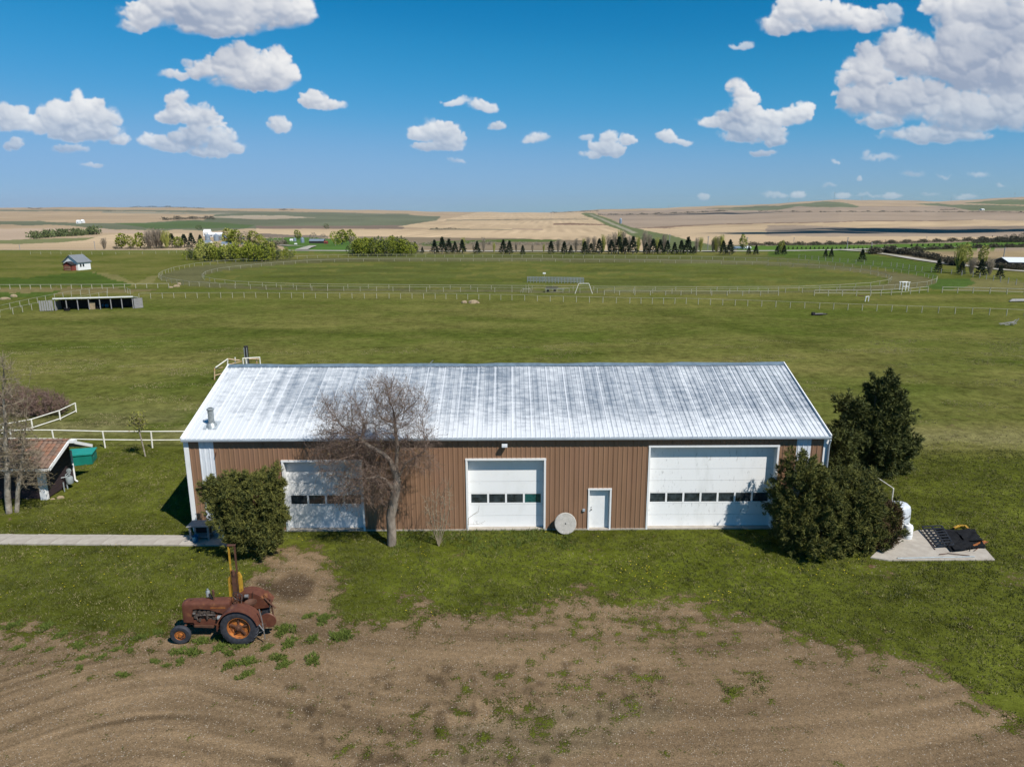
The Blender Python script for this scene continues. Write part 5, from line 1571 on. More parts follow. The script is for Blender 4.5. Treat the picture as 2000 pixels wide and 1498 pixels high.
def grass_layer(name, n, yfrom, yto, gthr, h, w, blades, m, seed, dry=False, label=None, zone=None, lean=.55):
    r = np.random.default_rng(seed)
    X, Y = scatter(n, yfrom, yto, r)
    PX, PY = project(X, Y, np.zeros(n))
    g = ground_masks(PX, PY, X, Y) + .42 * fbm(X * 1.6, Y * 1.6, 4, 200)
    ok = (g > gthr) & ~blocked(X, Y) & (PX > -500) & (PX < 2500)
    if zone is not None: ok &= zone(X, Y, PX, PY)
    X, Y = X[ok], Y[ok]; n = len(X)
    c = np.stack([X, Y, np.full(n, .0)], 1)
    hh = h * (1 + .5 * fbm(X * .8, Y * .8, 3, 201))[:, None]
    d = np.stack([r.normal(size=n) * .2, r.normal(size=n) * .2, np.ones(n)], 1)
    cnt = np.repeat(c, blades, 0); off = r.normal(size=(n * blades, 3)) * np.array([.055, .055, 0])
    dv = unit(np.repeat(d, blades, 0) + r.normal(size=(n * blades, 3)) * np.array([lean, lean, .1]))
    dv[:, 2] = np.abs(dv[:, 2])
    b0 = cnt + off; side = unit(np.cross(dv, r.normal(size=dv.shape))) * w / 2
    ln = np.repeat(hh, blades, 0) * r.uniform(.5, 1.2, (n * blades, 1))
    V = np.stack([b0 - side, b0 + side, b0 + dv * ln], 1).reshape(-1, 3)
    tone = np.clip(.5 + .8 * fbm(X * .7, Y * .7, 4, 202), 0, 1)
    rn = np.repeat(np.clip(.65 * (1 - tone) + .45 * r.random(n), 0, 1), blades * 3)
    me = np_mesh(name, V, np.arange(len(V)).reshape(-1, 3), m, rn)
    o = link(name, me); tag(o, label, kind='stuff')
    return o
grass_layer('lawn_grass', 84000, 20, 46, .62, .085, .026, 5, M['grass'], 1, zone=lambda X, Y, PX, PY: (Y < 44), label='short green lawn grass around the shed')
grass_layer('fringe_grass', 12000, 16, 33, .46, .10, .028, 5, M['grass'], 2, zone=lambda X, Y, PX, PY: np.random.default_rng(3).random(len(X)) < .75, label='thin grass creeping over the gravel edge')
grass_layer('dry_grass', 20000, 20, 46, .50, .09, .022, 4, M['grass_dry'], 4, zone=lambda X, Y, PX, PY: fbm(X * .6, Y * .6, 3, 77) > .02, label='dry straw coloured grass mixed into the lawn')
grass_layer('pasture_grass', 75000, 44, 85, .5, .055, .06, 3, M['grass_dry'], 6, zone=lambda X, Y, PX, PY: fbm(X * .16, Y * .4, 4, 78) > .16, label='pale dry tufts in the pasture behind the shed')
grass_layer('wall_grass', 5200, 29.5, 32.3, .25, .2, .03, 6, M['weed'], 7, zone=lambda X, Y, PX, PY: (X > -5.5) & (X < 3) & (Y > 30.2 + .8 * np.sin(X * 1.3)), label='taller green weeds along the foot of the shed wall')

# dandelions
r = np.random.default_rng(8)
X, Y = scatter(9000, 22, 34, r)
PX, PY = project(X, Y, np.zeros(len(X)))
dn = sstep(.0, .5, fbm(X * .5, Y * .5, 3, 401) + .18) * np.exp(-((Y - 28.2) / 2.8) ** 2) * sstep(-6, -3, X) * sstep(17, 11, X) + .12 * (X < -8)
ok = (r.random(len(X)) < dn * .55) & (ground_masks(PX, PY, X, Y) > .6) & ~blocked(X, Y)
X, Y = X[ok], Y[ok]; n = len(X)
a = np.arange(6) * math.pi / 3; s_ = r.uniform(.014, .026, n)
V = np.stack([X[:, None] + np.cos(a) * s_[:, None], Y[:, None] + np.sin(a) * s_[:, None], np.full((n, 6), .09)], -1).reshape(-1, 3)
tag(link('dandelions', np_mesh('dandelions', V, np.arange(n * 6).reshape(-1, 6), M['dandelion'])), 'yellow dandelions dotted through the grass before the shed', kind='stuff')

# loose stones on the gravel
r = np.random.default_rng(9)
X, Y = scatter(32000, 15.5, 30, r)
PX, PY = project(X, Y, np.zeros(len(X)))
ok = (ground_masks(PX, PY, X, Y) < .5) & (PX > -40) & (PX < 2040) & (PY < 1540)
X, Y = X[ok], Y[ok]; n = len(X)
s_ = (.010 + .022 * r.random(n) ** 4)[:, None, None]
oc = np.array([[1, 0, 0], [0, 1, 0], [-1, 0, 0], [0, -1, 0], [0, 0, .8]], float)
V = (oc[None] * r.uniform(.6, 1.3, (n, 5, 3)) * s_ + np.stack([X, Y, np.zeros(n)], -1)[:, None]).reshape(-1, 3)
T = (np.array([[0, 1, 4], [1, 2, 4], [2, 3, 4], [3, 0, 4]])[None] + (np.arange(n) * 5)[:, None, None]).reshape(-1, 3)
tag(link('gravel', np_mesh('gravel', V, T, M['pebble'], np.repeat(r.random(n) ** .7, 5))), 'loose pale gravel stones on the yard', kind='stuff')

# ------------------------------------------------------------------ cabin at the left edge
cab = empty('cabin', (-25.25, 36.3, 0), 0, 'small dark brown log cabin with clay tile roof and white trim at the left edge', 'cabin')
CW, CD = 5.4, 2.45      # runs to the left from the corner, depth
random.seed(8)
RZ, RY, EZ = 2.98, 1.18, 2.06
def roof_z(y): return RZ - abs(y - RY) * (RZ - EZ) / 2.0
MB().box((-CW / 2, CD / 2, .95), (CW - .1, CD - .1, 1.8)).build('core', M['wood_dark'], cab)
for k in range(13):
    z = .08 + k * .148
    MB().box((-CW / 2, -.01 + random.uniform(-.004, .004), z + .07), (CW, .06, .138)).build('log_board', M['siding'], cab)
for k in range(19):
    z = .08 + k * .148
    ymin, ymax = 0.0, CD
    if z + .148 > roof_z(0) - .1:
        w = 2.0 - (z + .148 + .12 - EZ) / (RZ - EZ) * 2.0
        ymin = max(0, RY - w); ymax = min(CD, RY + w)
    if ymax - ymin < .12: break
    MB().box((.0 + random.uniform(-.004, .004), (ymin + ymax) / 2, z + .07), (.06, ymax - ymin, .138)).build('log_board', M['siding'], cab)
MB().box((-.13, -.065, .98), (.32, .05, 1.96)).build('corner_board', M['white'], cab)
MB().box((.045, .02, .98), (.04, .18, 1.96)).build('corner_board', M['white'], cab)
MB().tube([(.06, CD + .05, 1.95), (.06, CD + .05, .15), (.2, CD + .05, .05)], .05, 8).build('downpipe', M['white'], cab, True)
RX0, RX1 = -CW - .2, .92
mb = MB(); sl2 = (RZ - EZ) / 2
mb.prism([(RY - 1.98, EZ - .06), (RY, RZ - .06), (RY + 1.98, EZ - .06), (RY + 1.98, EZ - .01), (RY, RZ - .01), (RY - 1.98, EZ - .01)], RX0, RX1 - .03, 'YZ'); mb.build('roof_deck', M['wood_dark'], cab)
for s_ in (-1, 1):
    MB().beam((RX1, RY + s_ * 1.98, EZ - .06), (RX1, RY, RZ - .06), .05, .17).build('rake_trim', M['white'], cab)
    MB().box(((RX0 + RX1) / 2, RY + s_ * 2.0, EZ - .07), (RX1 - RX0, .04, .12)).build('eave_trim', M['white'], cab)
MB().box((RX1 + .16, RY + .02, RZ - .05), (.30, .34, .14)).build('ridge_end', M['white'], cab)
rafter = [MB().box((RX1 - .45 - 0 * k, RY - 1.6 + k * .4, roof_z(RY - 1.6 + k * .4) - .12), (.75, .06, .08)).build('lookout', M['wood_grey'], cab) for k in range(9)]
tiles = []
for v in range(3):
    mb = MB()
    for (xa, ya), (xb, yb) in (((-.13, 0), (-.065, .028)), ((-.065, .028), (0, .035)), ((0, .035), (.065, .028)), ((.065, .028), (.13, 0))):
        mb.add([(xa, -.16, ya + .02), (xb, -.16, yb + .02), (xb, .17, yb), (xa, .17, ya)], [(0, 1, 2, 3)])
        mb.add([(xa, -.16, ya + .02), (xb, -.16, yb + .02), (xb, -.16, yb - .005), (xa, -.16, ya - .005)], [(0, 1, 2, 3)])
    tiles.append(mb.mesh('tile', [M['tile'], M['tile2'], M['tile3']][v]))
ang = math.atan(sl2)
nrow = 7; L_ = 2.0 / math.cos(ang)
for rrow in range(nrow):
    ny = int((RX1 - RX0 - .05) / .262)
    for c_ in range(ny):
        t = (rrow + .5) / nrow
        o = link('tile', random.choices(tiles, (5, 1.6, 2.4))[0], None, cab)
        y = RY - 2.0 + 2.0 * t
        o.location = (RX1 - .16 - c_ * .262, y, roof_z(y) + .012 + random.uniform(-.004, .008)); o.rotation_euler = (ang, random.uniform(-.04, .04), random.uniform(-.03, .03))
for c_ in range(int((RX1 - RX0) / .3)):
    o = link('ridge_tile', tiles[c_ % 3 == 0], None, cab); o.location = (RX1 - .15 - c_ * .3, RY, RZ + .02); o.rotation_euler = (0, 0, R(90)); o.scale = (1.1, 1, 1.4)
mb = MB()
for rrow in range(nrow):
    for c_ in range(ny):
        y = RY + 2.0 - 2.0 * (rrow + .5) / nrow; q = Matrix.Translation((RX1 - .16 - c_ * .262, y, roof_z(y) + .02)) @ Matrix.Rotation(-ang, 4, 'X')
        mb.box((0, 0, 0), (.25, .30, .02), q)
o = mb.build('back_tiles', M['tile2'], cab); o['kind'] = 'stuff'
# gas meter, stones and driftwood by the cabin
gm_ = empty('gas_meter', (-24.92, 37.9, 0), 0, 'grey gas meter with pipes on the cabin end wall', 'gas meter')
MB().lathe([(0, 0), (.16, .01), (.19, .08), (.19, .34), (.15, .42), (0, .43)], (0, 0, .28), 'Z', 16).build('meter_body', M['meter'], gm_, True)
MB().tube([(-.12, -.1, 0), (-.12, -.1, .85), (0, 0, .95), (.02, .05, .72)], .035, 8).build('riser_pipe', M['meter'], gm_, True)
MB().lathe([(0, -.05), (.13, -.03), (.13, .03), (0, .05)], (-.02, .08, 1.02), 'Y', 14).build('regulator', M['meter'], gm_, True)
MB().tube([(-.3, -.25, .72), (-.1, -.1, .72), (.05, .1, .9)], .028, 8).build('cross_pipe', M['galv'], gm_, True)
MB().tube([(-.05, -.5, 0), (-.05, -.5, .55)], .03, 8).build('guard_post', M['meter'], gm_, True)
def rockmesh(s_, seed, m_):
    r2 = np.random.default_rng(seed); mb = MB()
    mb.lathe([(0, -.3), (.6, -.25), (.95, 0), (.85, .35), (.5, .62), (0, .70)], (0, 0, 0), 'Z', 9)
    mb.v = [(x * s_[0] * (1 + .25 * r2.normal() * .5), y * s_[1] * (1 + .25 * r2.normal() * .5), z * s_[2]) for x, y, z in mb.v]
    return mb.mesh('rock', m_)
for (px, py, s_, lab) in ((118, 973, (.20, .16, .20), 'dark stone at the foot of the cabin end wall'), (60, 972, (.3, .12, .1), 'pale flat stone at the foot of the cabin front wall'), (103, 975, (.14, .1, .09), 'small tan stone by the cabin corner')):
    g = G(px, py); o = link('stone', rockmesh(s_, int(px), M['rock'])); o.location = g; tag(o, lab, 'stone')
o = MB().tube([(0, 0, .05), (.25, .1, .12), (.45, .25, .30)], [.06, .045, .02], 6).build('driftwood', M['bark_pale'], None, True); o.location = G(55, 974); o.location.y -= .1
tag(o, 'pale driftwood branch lying by the cabin front wall', 'branch')

# green transformer box
gb = empty('utility_box', (-26.75, 42.2, 0), R(18), 'teal green metal utility box behind the cabin', 'utility box')
MB().box((0, 0, .32), (1.35, 1.25, .60)).build('cabinet', M['teal'], gb)
mb = MB(); mb.prism([(-.74, .64), (.74, .64), (.74, .70), (-.74, .73)], -.68, .68, 'XZ'); mb.build('lid', M['teal_lid'], gb)
MB().box((.68, .0, .33), (.02, .5, .4)).build('door_plate', M['teal'], gb); MB().box((.695, -.2, .42), (.02, .08, .05)).build('latch', M['steel'], gb)


# bench with things at the left end of the shed
tb_ = empty('potting_table', (-14.80, 31.50, 0), R(2), 'weathered grey table with shelf at the left corner of the shed', 'table')
for dx in (-.42, .42):
    for dy in (-.28, .28): MB().box((dx, dy, .36), (.085, .085, .72)).build('leg', M['wood_grey'], tb_)
for k in range(5): MB().box((0, -.30 + k * .15, .745), (1.10, .142, .04)).build('table_board', M['wood_grey'], tb_)
MB().box((0, 0, .16), (.84, .50, .03)).build('lower_shelf', M['wood_grey'], tb_); MB().box((0, .30, .42), (.84, .03, .48)).build('back_board', M['wood_dark'], tb_)
def pail(x, y, z, m_, lab, nm='bucket', s_=1.0):
    t = empty(nm, (x, y, z), 0, lab, 'bucket')
    MB().lathe([(0, .0), (.12 * s_, .0), (.155 * s_, .28 * s_), (.16 * s_, .29 * s_), (.145 * s_, .28 * s_), (.11 * s_, .02), (0, .02)], (0, 0, 0), 'Z', 18).build('body', m_, t, True)
    MB().tube([(-.155 * s_, 0, .28 * s_), (-.1 * s_, 0, .40 * s_), (0, 0, .44 * s_), (.1 * s_, 0, .40 * s_), (.155 * s_, 0, .28 * s_)], .006, 4).build('handle', M['steel'], t)
pail(-14.92, 31.02, .06, M['blue'], 'blue bucket standing under the front of the grey table')
bx_ = empty('wooden_crate', (-14.02, 31.75, 0), R(-4), 'grey wooden crate between the table and the evergreen bush', 'crate')
for k in range(4): MB().box((0, -.22, .08 + k * .13), (.46, .025, .115)).build('slat', M['wood_grey'], bx_)
for k in range(4): MB().box((-.22, 0, .08 + k * .13), (.025, .42, .115)).build('slat', M['wood_grey'], bx_)
for k in range(3): MB().box((0, -.15 + k * .15, .55), (.48, .14, .025)).build('lid_board', M['wood_grey'], bx_)
jg = empty('plastic_jug', (-13.66, 31.45, 0), 0, 'white plastic jug beside the evergreen bush at the crate', 'jug')
MB().lathe([(0, .01), (.13, .01), (.14, .05), (.14, .26), (.10, .33), (.035, .37), (.035, .41)], (0, 0, 0), 'Z', 16).build('body', M['white'], jg, True)
MB().lathe([(0, .44), (.04, .44), (.04, .40)], (0, 0, 0), 'Z', 10).build('cap', M['black'], jg)
MB().tube([(.10, 0, .32), (.15, 0, .26), (.13, 0, .16)], .015, 6).build('handle', M['white'], jg)

# ------------------------------------------------------------------ right end: tank cover, jugs, rail, mats
tk_ = empty('covered_tank', (19.0, 32.9, 0), R(10), 'white fabric covered tank between the evergreen bush and the concrete slab', 'tank')
mb = MB(); prof = []
n = 26
secs_ = []
for z, rr in ((0.02, .56), (.35, .58), (.75, .57), (.95, .54), (1.06, .44), (1.12, .2), (1.13, .01)):
    ring = []
    for k in range(n):
        a = 2 * math.pi * k / n; f = 1 + .035 * math.sin(a * 9) * (1 if z < .95 else .3)
        ring.append((rr * f * math.cos(a) * 1.15, rr * f * math.sin(a) * .9, z))
    secs_.append(ring)
for a, b in zip(secs_[:-1], secs_[1:]): mb.add(a + b, [(i, (i + 1) % n, n + (i + 1) % n, n + i) for i in range(n)])
M['tarp'] = mat('white_tarp', (.62, .65, .68), (.45, .48, .52), 3, .5, stretch=(3, 3, .5))
mb.build('cover', M['tarp'], tk_, True)
MB().lathe([(.60, .52), (.615, .55), (.60, .58)], (0, 0, 0), 'Z', 26).build('strap', M['steel'], tk_, True)
for dx in (-.4, .4): MB().box((dx, 0, .02), (.15, .8, .06)).build('skid', M['wood_grey'], tk_)
for i, (px, py, s_, lab) in enumerate(((1771, 1052, 1.5, 'tall white plastic drum on the slab edge by the bush'), (1757, 1032, 1.1, 'smaller white plastic drum leaning in the bush by the tank'))):
    g = G(px, py); t = empty('plastic_drum', tuple(g), 0, lab, 'drum')
    MB().lathe([(0, .01), (.17 * s_ * .8, .01), (.18 * s_ * .8, .05), (.18 * s_ * .8, .40 * s_), (.12 * s_, .47 * s_), (.05, .50 * s_), (.05, .54 * s_), (0, .54 * s_)], (0, 0, 0), 'Z', 16).build('body', M['white'], t, True)
    MB().lathe([(.146 * s_, .2), (.152 * s_, .21), (.146 * s_, .22)], (0, 0, 0), 'Z', 16).build('hoop', M['white_steel'], t, True)
ra = at_depth(1712, 932, 36.9); rb_ = at_depth(1745, 954, 35.2)
rl = empty('pipe_rail', (rb_.x, rb_.y, 0), 0, 'white pipe hand rail behind the large evergreen bush', 'railing')
o0 = Vector((rb_.x, rb_.y, 0))
MB().tube([ra - o0, rb_ - o0], .035, 8).build('rail', M['fence_white'], rl, True)
for q in (ra, rb_): MB().tube([Vector((q.x, q.y, 0)) - o0, q - o0], .035, 8).build('post', M['fence_white'], rl, True)
# heap of black racks and rubber mats
def sheet(name, pts4, lift, m_, parent, org, seed, nx=12, ny=10, amp=.05, thick=.02):
    r2 = np.random.default_rng(seed); A, B, Cc, Dd = [Vector(p) for p in pts4]
    vs = []; 
    for j in range(ny + 1):
        for i in range(nx + 1):
            s_, t = i / nx, j / ny
            p = A.lerp(B, s_).lerp(Dd.lerp(Cc, s_), t)
            z = lift + amp * (math.sin(s_ * 7 + seed) * math.cos(t * 5 + seed * 2) + .6 * math.sin(s_ * 13 + t * 9))
            e = .04 * math.sin(i * 1.7 + seed) * (j in (0, ny)); vs.append((p.x - org.x, p.y - org.y + e, max(.06, z)))
    vs2 = [(x, y, z - thick) for x, y, z in vs]
    f = [(j * (nx + 1) + i, j * (nx + 1) + i + 1, (j + 1) * (nx + 1) + i + 1, (j + 1) * (nx + 1) + i) for j in range(ny) for i in range(nx)]
    n_ = len(vs); mb = MB(); mb.add(vs + vs2, f + [tuple(n_ + q for q in reversed(g)) for g in f])
    return mb.build(name, m_, parent, True)
hp = G(1850, 1062); ho = Vector((hp.x, hp.y, 0))
mt1 = empty('rubber_mat', tuple(ho), 0, 'large crumpled black rubber mat on the slab, behind the black rack', 'mat')
sheet('mat_sheet', [G(1828, 1038), G(1856, 1080), G(1925, 1073), G(1903, 1038)], .12, M['black'], mt1, ho, 3, amp=.035)
mt2 = empty('rubber_mat', tuple(ho), 0, 'smaller black mat folded on top at the front of the heap', 'mat')
sheet('mat_sheet', [G(1852, 1066), G(1864, 1082), G(1902, 1076), G(1890, 1060)], .18, M['black'], mt2, ho, 5, amp=.03)
mt3 = empty('rubber_mat', tuple(ho), 0, 'black mat at the far right of the heap', 'mat')
sheet('mat_sheet', [G(1866, 1044), G(1885, 1062), G(1921, 1062), G(1893, 1038)], .17, M['black'], mt3, ho, 8, amp=.03)
rk = empty('steel_rack', tuple(ho), 0, 'black steel grid rack lying on the slab against the mats', 'rack')
A, B, Cc, Dd = [G(*q) - ho for q in ((1800, 1038), (1829, 1072), (1862, 1070), (1838, 1036))]
for k in range(3):
    s_ = k / 2; p, q = A.lerp(Dd, s_), B.lerp(Cc, s_); MB().beam(p + Vector((0, 0, .24)), q + Vector((0, 0, .14)), .07, .06).build('side_bar', M['black_steel'], rk)
for k in range(8):
    s_ = k / 7; p, q = A.lerp(B, s_), Dd.lerp(Cc, s_); z = .26 - .1 * s_
    MB().beam(p + Vector((0, 0, z)), q + Vector((0, 0, z)), .10, .03).build('cross_bar', M['black_steel'], rk)
for k, (p, q) in enumerate((((1795, 1034), (1826, 1076)), ((1834, 1086), (1850, 1084)), ((1850, 1084), (1893, 1088)), ((1903, 1079), (1930, 1060)))):
    a, b = G(*p) - ho, G(*q) - ho
    MB().tube([a + Vector((0, 0, .10)), b + Vector((0, 0, .08))], .018, 5).build('loose_rod', M['rust_dark'], rk)
for p in ((1851, 1072), (1893, 1078)):
    a = G(*p) - ho; MB().tube([a + Vector((0, 0, .30)), a + Vector((0, -.02, .06))], .02, 5).build('leg', M['black_steel'], rk)
ys_ = empty('yellow_strap', tuple(ho), 0, 'yellow strap frame sticking out behind the black mats', 'strap')
pq = [G(*q) - ho for q in ((1862, 1036), (1873, 1031), (1884, 1031), (1896, 1043))]
for a, b in zip(pq[:-1], pq[1:]): MB().beam(a + Vector((0, 0, .14)), b + Vector((0, 0, .12)), .10, .05).build('strap_piece', M['yellow'], ys_)
ob = empty('orange_board', tuple(ho), 0, 'orange brown board under the right side of the black mats', 'board')
MB().beam(G(1902, 1070) - ho + Vector((0, 0, .08)), G(1925, 1060) - ho + Vector((0, 0, .08)), .20, .03).build('plank', M['rust_orange'], ob)
o = MB().tube([G(1752, 1093) + Vector((0, 0, .08)), G(1903, 1090) + Vector((0, 0, .08))], .03, 6).build('steel_pipe', M['galv'], None, True); tag(o, 'long grey steel pipe lying along the front edge of the slab', 'pipe')

# ------------------------------------------------------------------ fences
def tp(p, z): return Vector((p.x, p.y, p.z + z))
def fence(name, pts, spacing, h, rails, m_, label, cat='fence', post_r=.05, rail_r=.035, group=None, square=True, extra_posts=True, closed=False):
    """one thing: posts and continuous rails"""
    org = pts[0].copy()
    t = empty(name, tuple(org), 0, label, cat, group)
    path = [pts[0]]
    for a, b in zip(pts[:-1], pts[1:]):
        n = max(1, round((b - a).length / spacing))
        for k in range(1, n + 1): path.append(a.lerp(b, k / n))
    pm = MB().box((0, 0, h / 2), (post_r * 2, post_r * 2, h)).mesh('post', m_) if square else MB().tube([(0, 0, 0), (0, 0, h)], post_r, 7).mesh('post', m_, True)
    for k, p in enumerate(path[:-1] if closed else path):
        o = link('post', pm, None, t); o.location = p - org; o.rotation_euler = (random.uniform(-.025, .025), random.uniform(-.025, .025), random.uniform(0, .5)); o.scale = (1, 1, random.uniform(.96, 1.04))
    for z in rails:
        MB().tube([tp(p - org, z + random.uniform(-.012, .012)) for p in path], rail_r, 4).build('rail', m_, t)
    return t
random.seed(51)
# white pipe fence beside the cabin, running behind the shed
pf_ = [Vector((-42, 45.6, 0)), Vector((-30.4, 45.3, 0)), Vector((-26.9, 45.0, 0)), Vector((-23.75, 44.95, 0)), Vector((-13.5, 44.9, 0))]
fence('pipe_fence', pf_, 3.2, 1.16, (.55, 1.13), M['fence_white'], 'straight white pipe fence with two rails between cabin and shed', post_r=.05, rail_r=.038, square=False)
cf = [G(149, 805), G(118, 820), G(64, 838), G(9, 848), G(-40, 850)]
fence('pipe_fence', cf, 9, .74, (.10, .72), M['fence_white'], 'curved white pipe fence in front of the reddish thicket', post_r=.05, rail_r=.04, square=False)
# pipe pens behind the left end of the shed
pn = empty('pipe_pen', tuple(G(430, 745)), 0, 'rust stained pipe loading pen behind the left end of the shed', 'pen')
o0 = G(430, 745)
def pp(px, py, Y): return at_depth(px, py, Y) - o0
for pl, m_ in (([(421, 718, 64.5), (445, 701, 66.5)], 'fence_white'), ([(419, 721, 64.5), (419, 742, 64.5)], 'fence_rust'), ([(419, 720, 64.5), (434, 718, 66)], 'fence_rust'), ([(419, 734, 64.5), (432, 730, 65.6)], 'fence_rust'), ([(445, 701, 66.5), (468, 704, 67)], 'fence_rust'),
               ([(445, 701, 66.5), (444, 716, 66.5)], 'fence_white'), ([(459, 698, 67), (460, 716, 67)], 'fence_white'), ([(448, 712, 66.8), (472, 706, 67)], 'fence_rust'), ([(474, 700, 67.4), (476, 718, 67.4)], 'fence_white'), ([(480, 700, 67.4), (483, 718, 67.4)], 'fence_white'),
               ([(474, 700, 67.4), (508, 698, 68)], 'fence_white'), ([(486, 701, 67.4), (506, 701, 68)], 'fence_rust'), ([(507, 698, 68), (509, 716, 68)], 'fence_white'), ([(501, 700, 68), (502, 716, 68)], 'fence_rust')):
    a, b = pp(*pl[0]), pp(*pl[1]); MB().tube([a, b], .055, 6).build('pipe', M[m_], pn, True)
po = at_depth(480, 676, 69.5); ob_ = Vector((po.x, po.y, 0))
pt = empty('post_with_pipes', tuple(ob_), 0, 'thick dark wooden post with pale pipes standing behind the shed ridge', 'post')
MB().tube([(0, 0, 0), (0, 0, po.z)], .20, 10).build('post', M['wood_dark'], pt, True)
for dx in (-.13, .12): MB().tube([(dx, -.2, .2), (dx, -.2, po.z - .15)], .045, 6).build('pipe', M['galv'], pt, True)

# long white field fence
ff = [G(x, y) for x, y in ((272, 584), (340, 582.5), (500, 582), (640, 583), (760, 583.5), (850, 584), (1000, 586.5), (1100, 590), (1230, 593), (1340, 594), (1460, 598), (1600, 603.5), (1800, 611), (2000, 618), (2120, 622))]
fence('rail_fence', ff, 2.05, 1.0, (.97,), M['fence'], 'long white post and rail fence crossing the pasture behind the shed', post_r=.042, rail_r=.024)
ff = [G(x, y) for x, y in ((-80, 627), (0, 620), (26, 614), (80, 602), (100, 598), (160, 590), (210, 580))]
fence('rail_fence', ff, 2.3, 1.05, (1.0,), M['fence'], 'near cream fence of the lane running up left of the open shelter', post_r=.042, rail_r=.024)
ff = [G(x, y) for x, y in ((-80, 620), (0, 610), (40, 600), (90, 589), (140, 579.5), (175, 574), (245, 571), (255, 576))]
fence('rail_fence', ff, 2.5, 1.05, (1.0,), M['fence'], 'far cream fence of the lane running up left of the open shelter', post_r=.042, rail_r=.024)
ff = [G(x, y) for x, y in ((-60, 565.5), (0, 565), (100, 564.8), (200, 564.5), (330, 562.5))]
fence('rail_fence', ff, 2.1, .95, (.9,), M['fence'], 'straight cream fence left of the race track', post_r=.06, rail_r=.045)
ff = [G(x, y) for x, y in ((1840, 572), (1900, 573), (2000, 576), (2100, 578))]
fence('rail_fence', ff, 2.6, 1.1, (.5, 1.05), M['fence'], 'two rail cream fence right of the race track', post_r=.055, rail_r=.05)
ff = [G(x, y) for x, y in ((1590, 578), (1700, 578.5), (1760, 576), (1812, 571))]
fence('rail_fence', ff, 2.6, 1.1, (.5, 1.05), M['fence'], 'short cream fence along the right bend of the race track', post_r=.055, rail_r=.05)
ff = [G(x, y) for x, y in ((1180, 576.5), (1300, 577), (1450, 577.8), (1520, 577.5))]
fence('rail_fence', ff, 3, .9, (.85,), M['fence'], 'low cream rail before the home straight of the track', post_r=.05, rail_r=.045)
ot = [G(*q) for q in OUTER]; ot.append(ot[0])
fence('track_rail', ot, 3.4, .95, (.92,), M['fence'], 'outer white rail of the oval race track', 'railing', post_r=.038, rail_r=.034, closed=True)
it = [G(*q) for q in INNER]; it.append(it[0])
fence('track_rail', it, 4.2, .85, (.82,), M['fence'], 'inner white rail of the oval race track', 'railing', post_r=.038, rail_r=.034, closed=True)
# wire fence with many small posts on the right
ff = [G(x, y) for x, y in ((1560, 505), (1640, 512), (1740, 521), (1800, 530), (1900, 541), (2000, 560))]
fence('wire_fence', ff, 3.2, 1.2, (.5, 1.0), M['wood_grey'], 'grey wire fence of thin posts right of the track', post_r=.05, rail_r=.012)
ff = [G(x, y) for x, y in ((60, 497), (200, 498), (330, 496), (360, 494))]
fence('wire_fence', ff, 4.2, 1.0, (.5, .9), M['fence'], 'distant thin fence along the road at the left', post_r=.05, rail_r=.012)

# ------------------------------------------------------------------ things in the middle distance
def gable(name, g, w, d, h, rh, rz, wall, roof, label, cat, over=.3, parts=None):
    """gabled building, ridge along local x, origin at the base centre"""
    t = empty(name, tuple(g), rz, label, cat)
    MB().prism([(-d / 2, 0), (d / 2, 0), (d / 2, h), (0, h + rh - .05), (-d / 2, h)], -w / 2, w / 2, 'YZ').build('wall', wall, t)
    for s_ in (-1, 1):
        k = rh / (d / 2)
        MB().prism([(0, h + rh), (s_ * (d / 2 + over), h - over * k), (s_ * (d / 2 + over), h - over * k + .10), (0, h + rh + .12)], -w / 2 - over, w / 2 + over, 'YZ').build('roof', roof, t)
    return t
hs_ = gable('white_house', G(152, 527), 4.2, 4.6, 2.2, 1.7, R(76), M['white'], M['roof_shingle'], 'small white house with grey roof and red brown lean-to standing in the left field', 'house')
for x_ in (-.3, -1.2): MB().box((x_, -2.33, 1.3), (.5, .06, .8)).build('window', M['glass'], hs_)
MB().prism([(-1.7, 0), (1.0, 0), (1.0, 1.5), (-.35, 2.15), (-1.7, 1.5)], -3.5, -2.15, 'YZ').build('lean_to', M['red'], hs_)
MB().prism([(-1.9, 1.5), (-.35, 2.25), (1.2, 1.5), (1.2, 1.62), (-.35, 2.4), (-1.9, 1.62)], -3.7, -2.12, 'YZ').build('lean_to_roof', M['wood_dark'], hs_)
for k in range(3): MB().box((-3.55, -.3, .3 + k * .4), (.05, 1.9, .1)).build('rail', M['fence_rust'], hs_)

# open-fronted field shelter
p0, p1 = G(108, 607), G(263, 602.5)
d_ = p1 - p0; ln = d_.length; an = math.atan2(d_.y, d_.x)
fs = empty('field_shelter', tuple(p0), an, 'long open-fronted horse shelter with dark inside and white roof edge in the left pasture', 'shelter')
MB().box((ln / 2, 2.6, .70), (ln, .08, 1.4)).build('back_wall', M['wood_dark'], fs)
for x_ in (0.0, ln): MB().box((x_, 1.3, .72), (.08, 2.6, 1.4)).build('end_wall', M['wood_grey'], fs)
for k in range(6): MB().box((0, 0, 0), (ln / 6 - .03, 3.0, .06), Matrix.Translation(((k + .5) * ln / 6, 1.2, 1.72)) @ Matrix.Rotation(R(-8.5), 4, 'X')).build('roof_panel', M['white_steel'], fs)
MB().box((ln / 2, -.28, 1.93), (ln + .1, .05, .18)).build('roof_edge', M['white'], fs)
for k in range(8): MB().box((.15 + k * (ln - .3) / 7, -.1, .95), (.11, .11, 1.85)).build('post', M['wood_grey'], fs)
lp = MB().box((5.2, .3, .9), (.9, .06, 1.2), Matrix.Rotation(R(4), 4, 'Y')).build('leaning_board', M['rock'], fs)
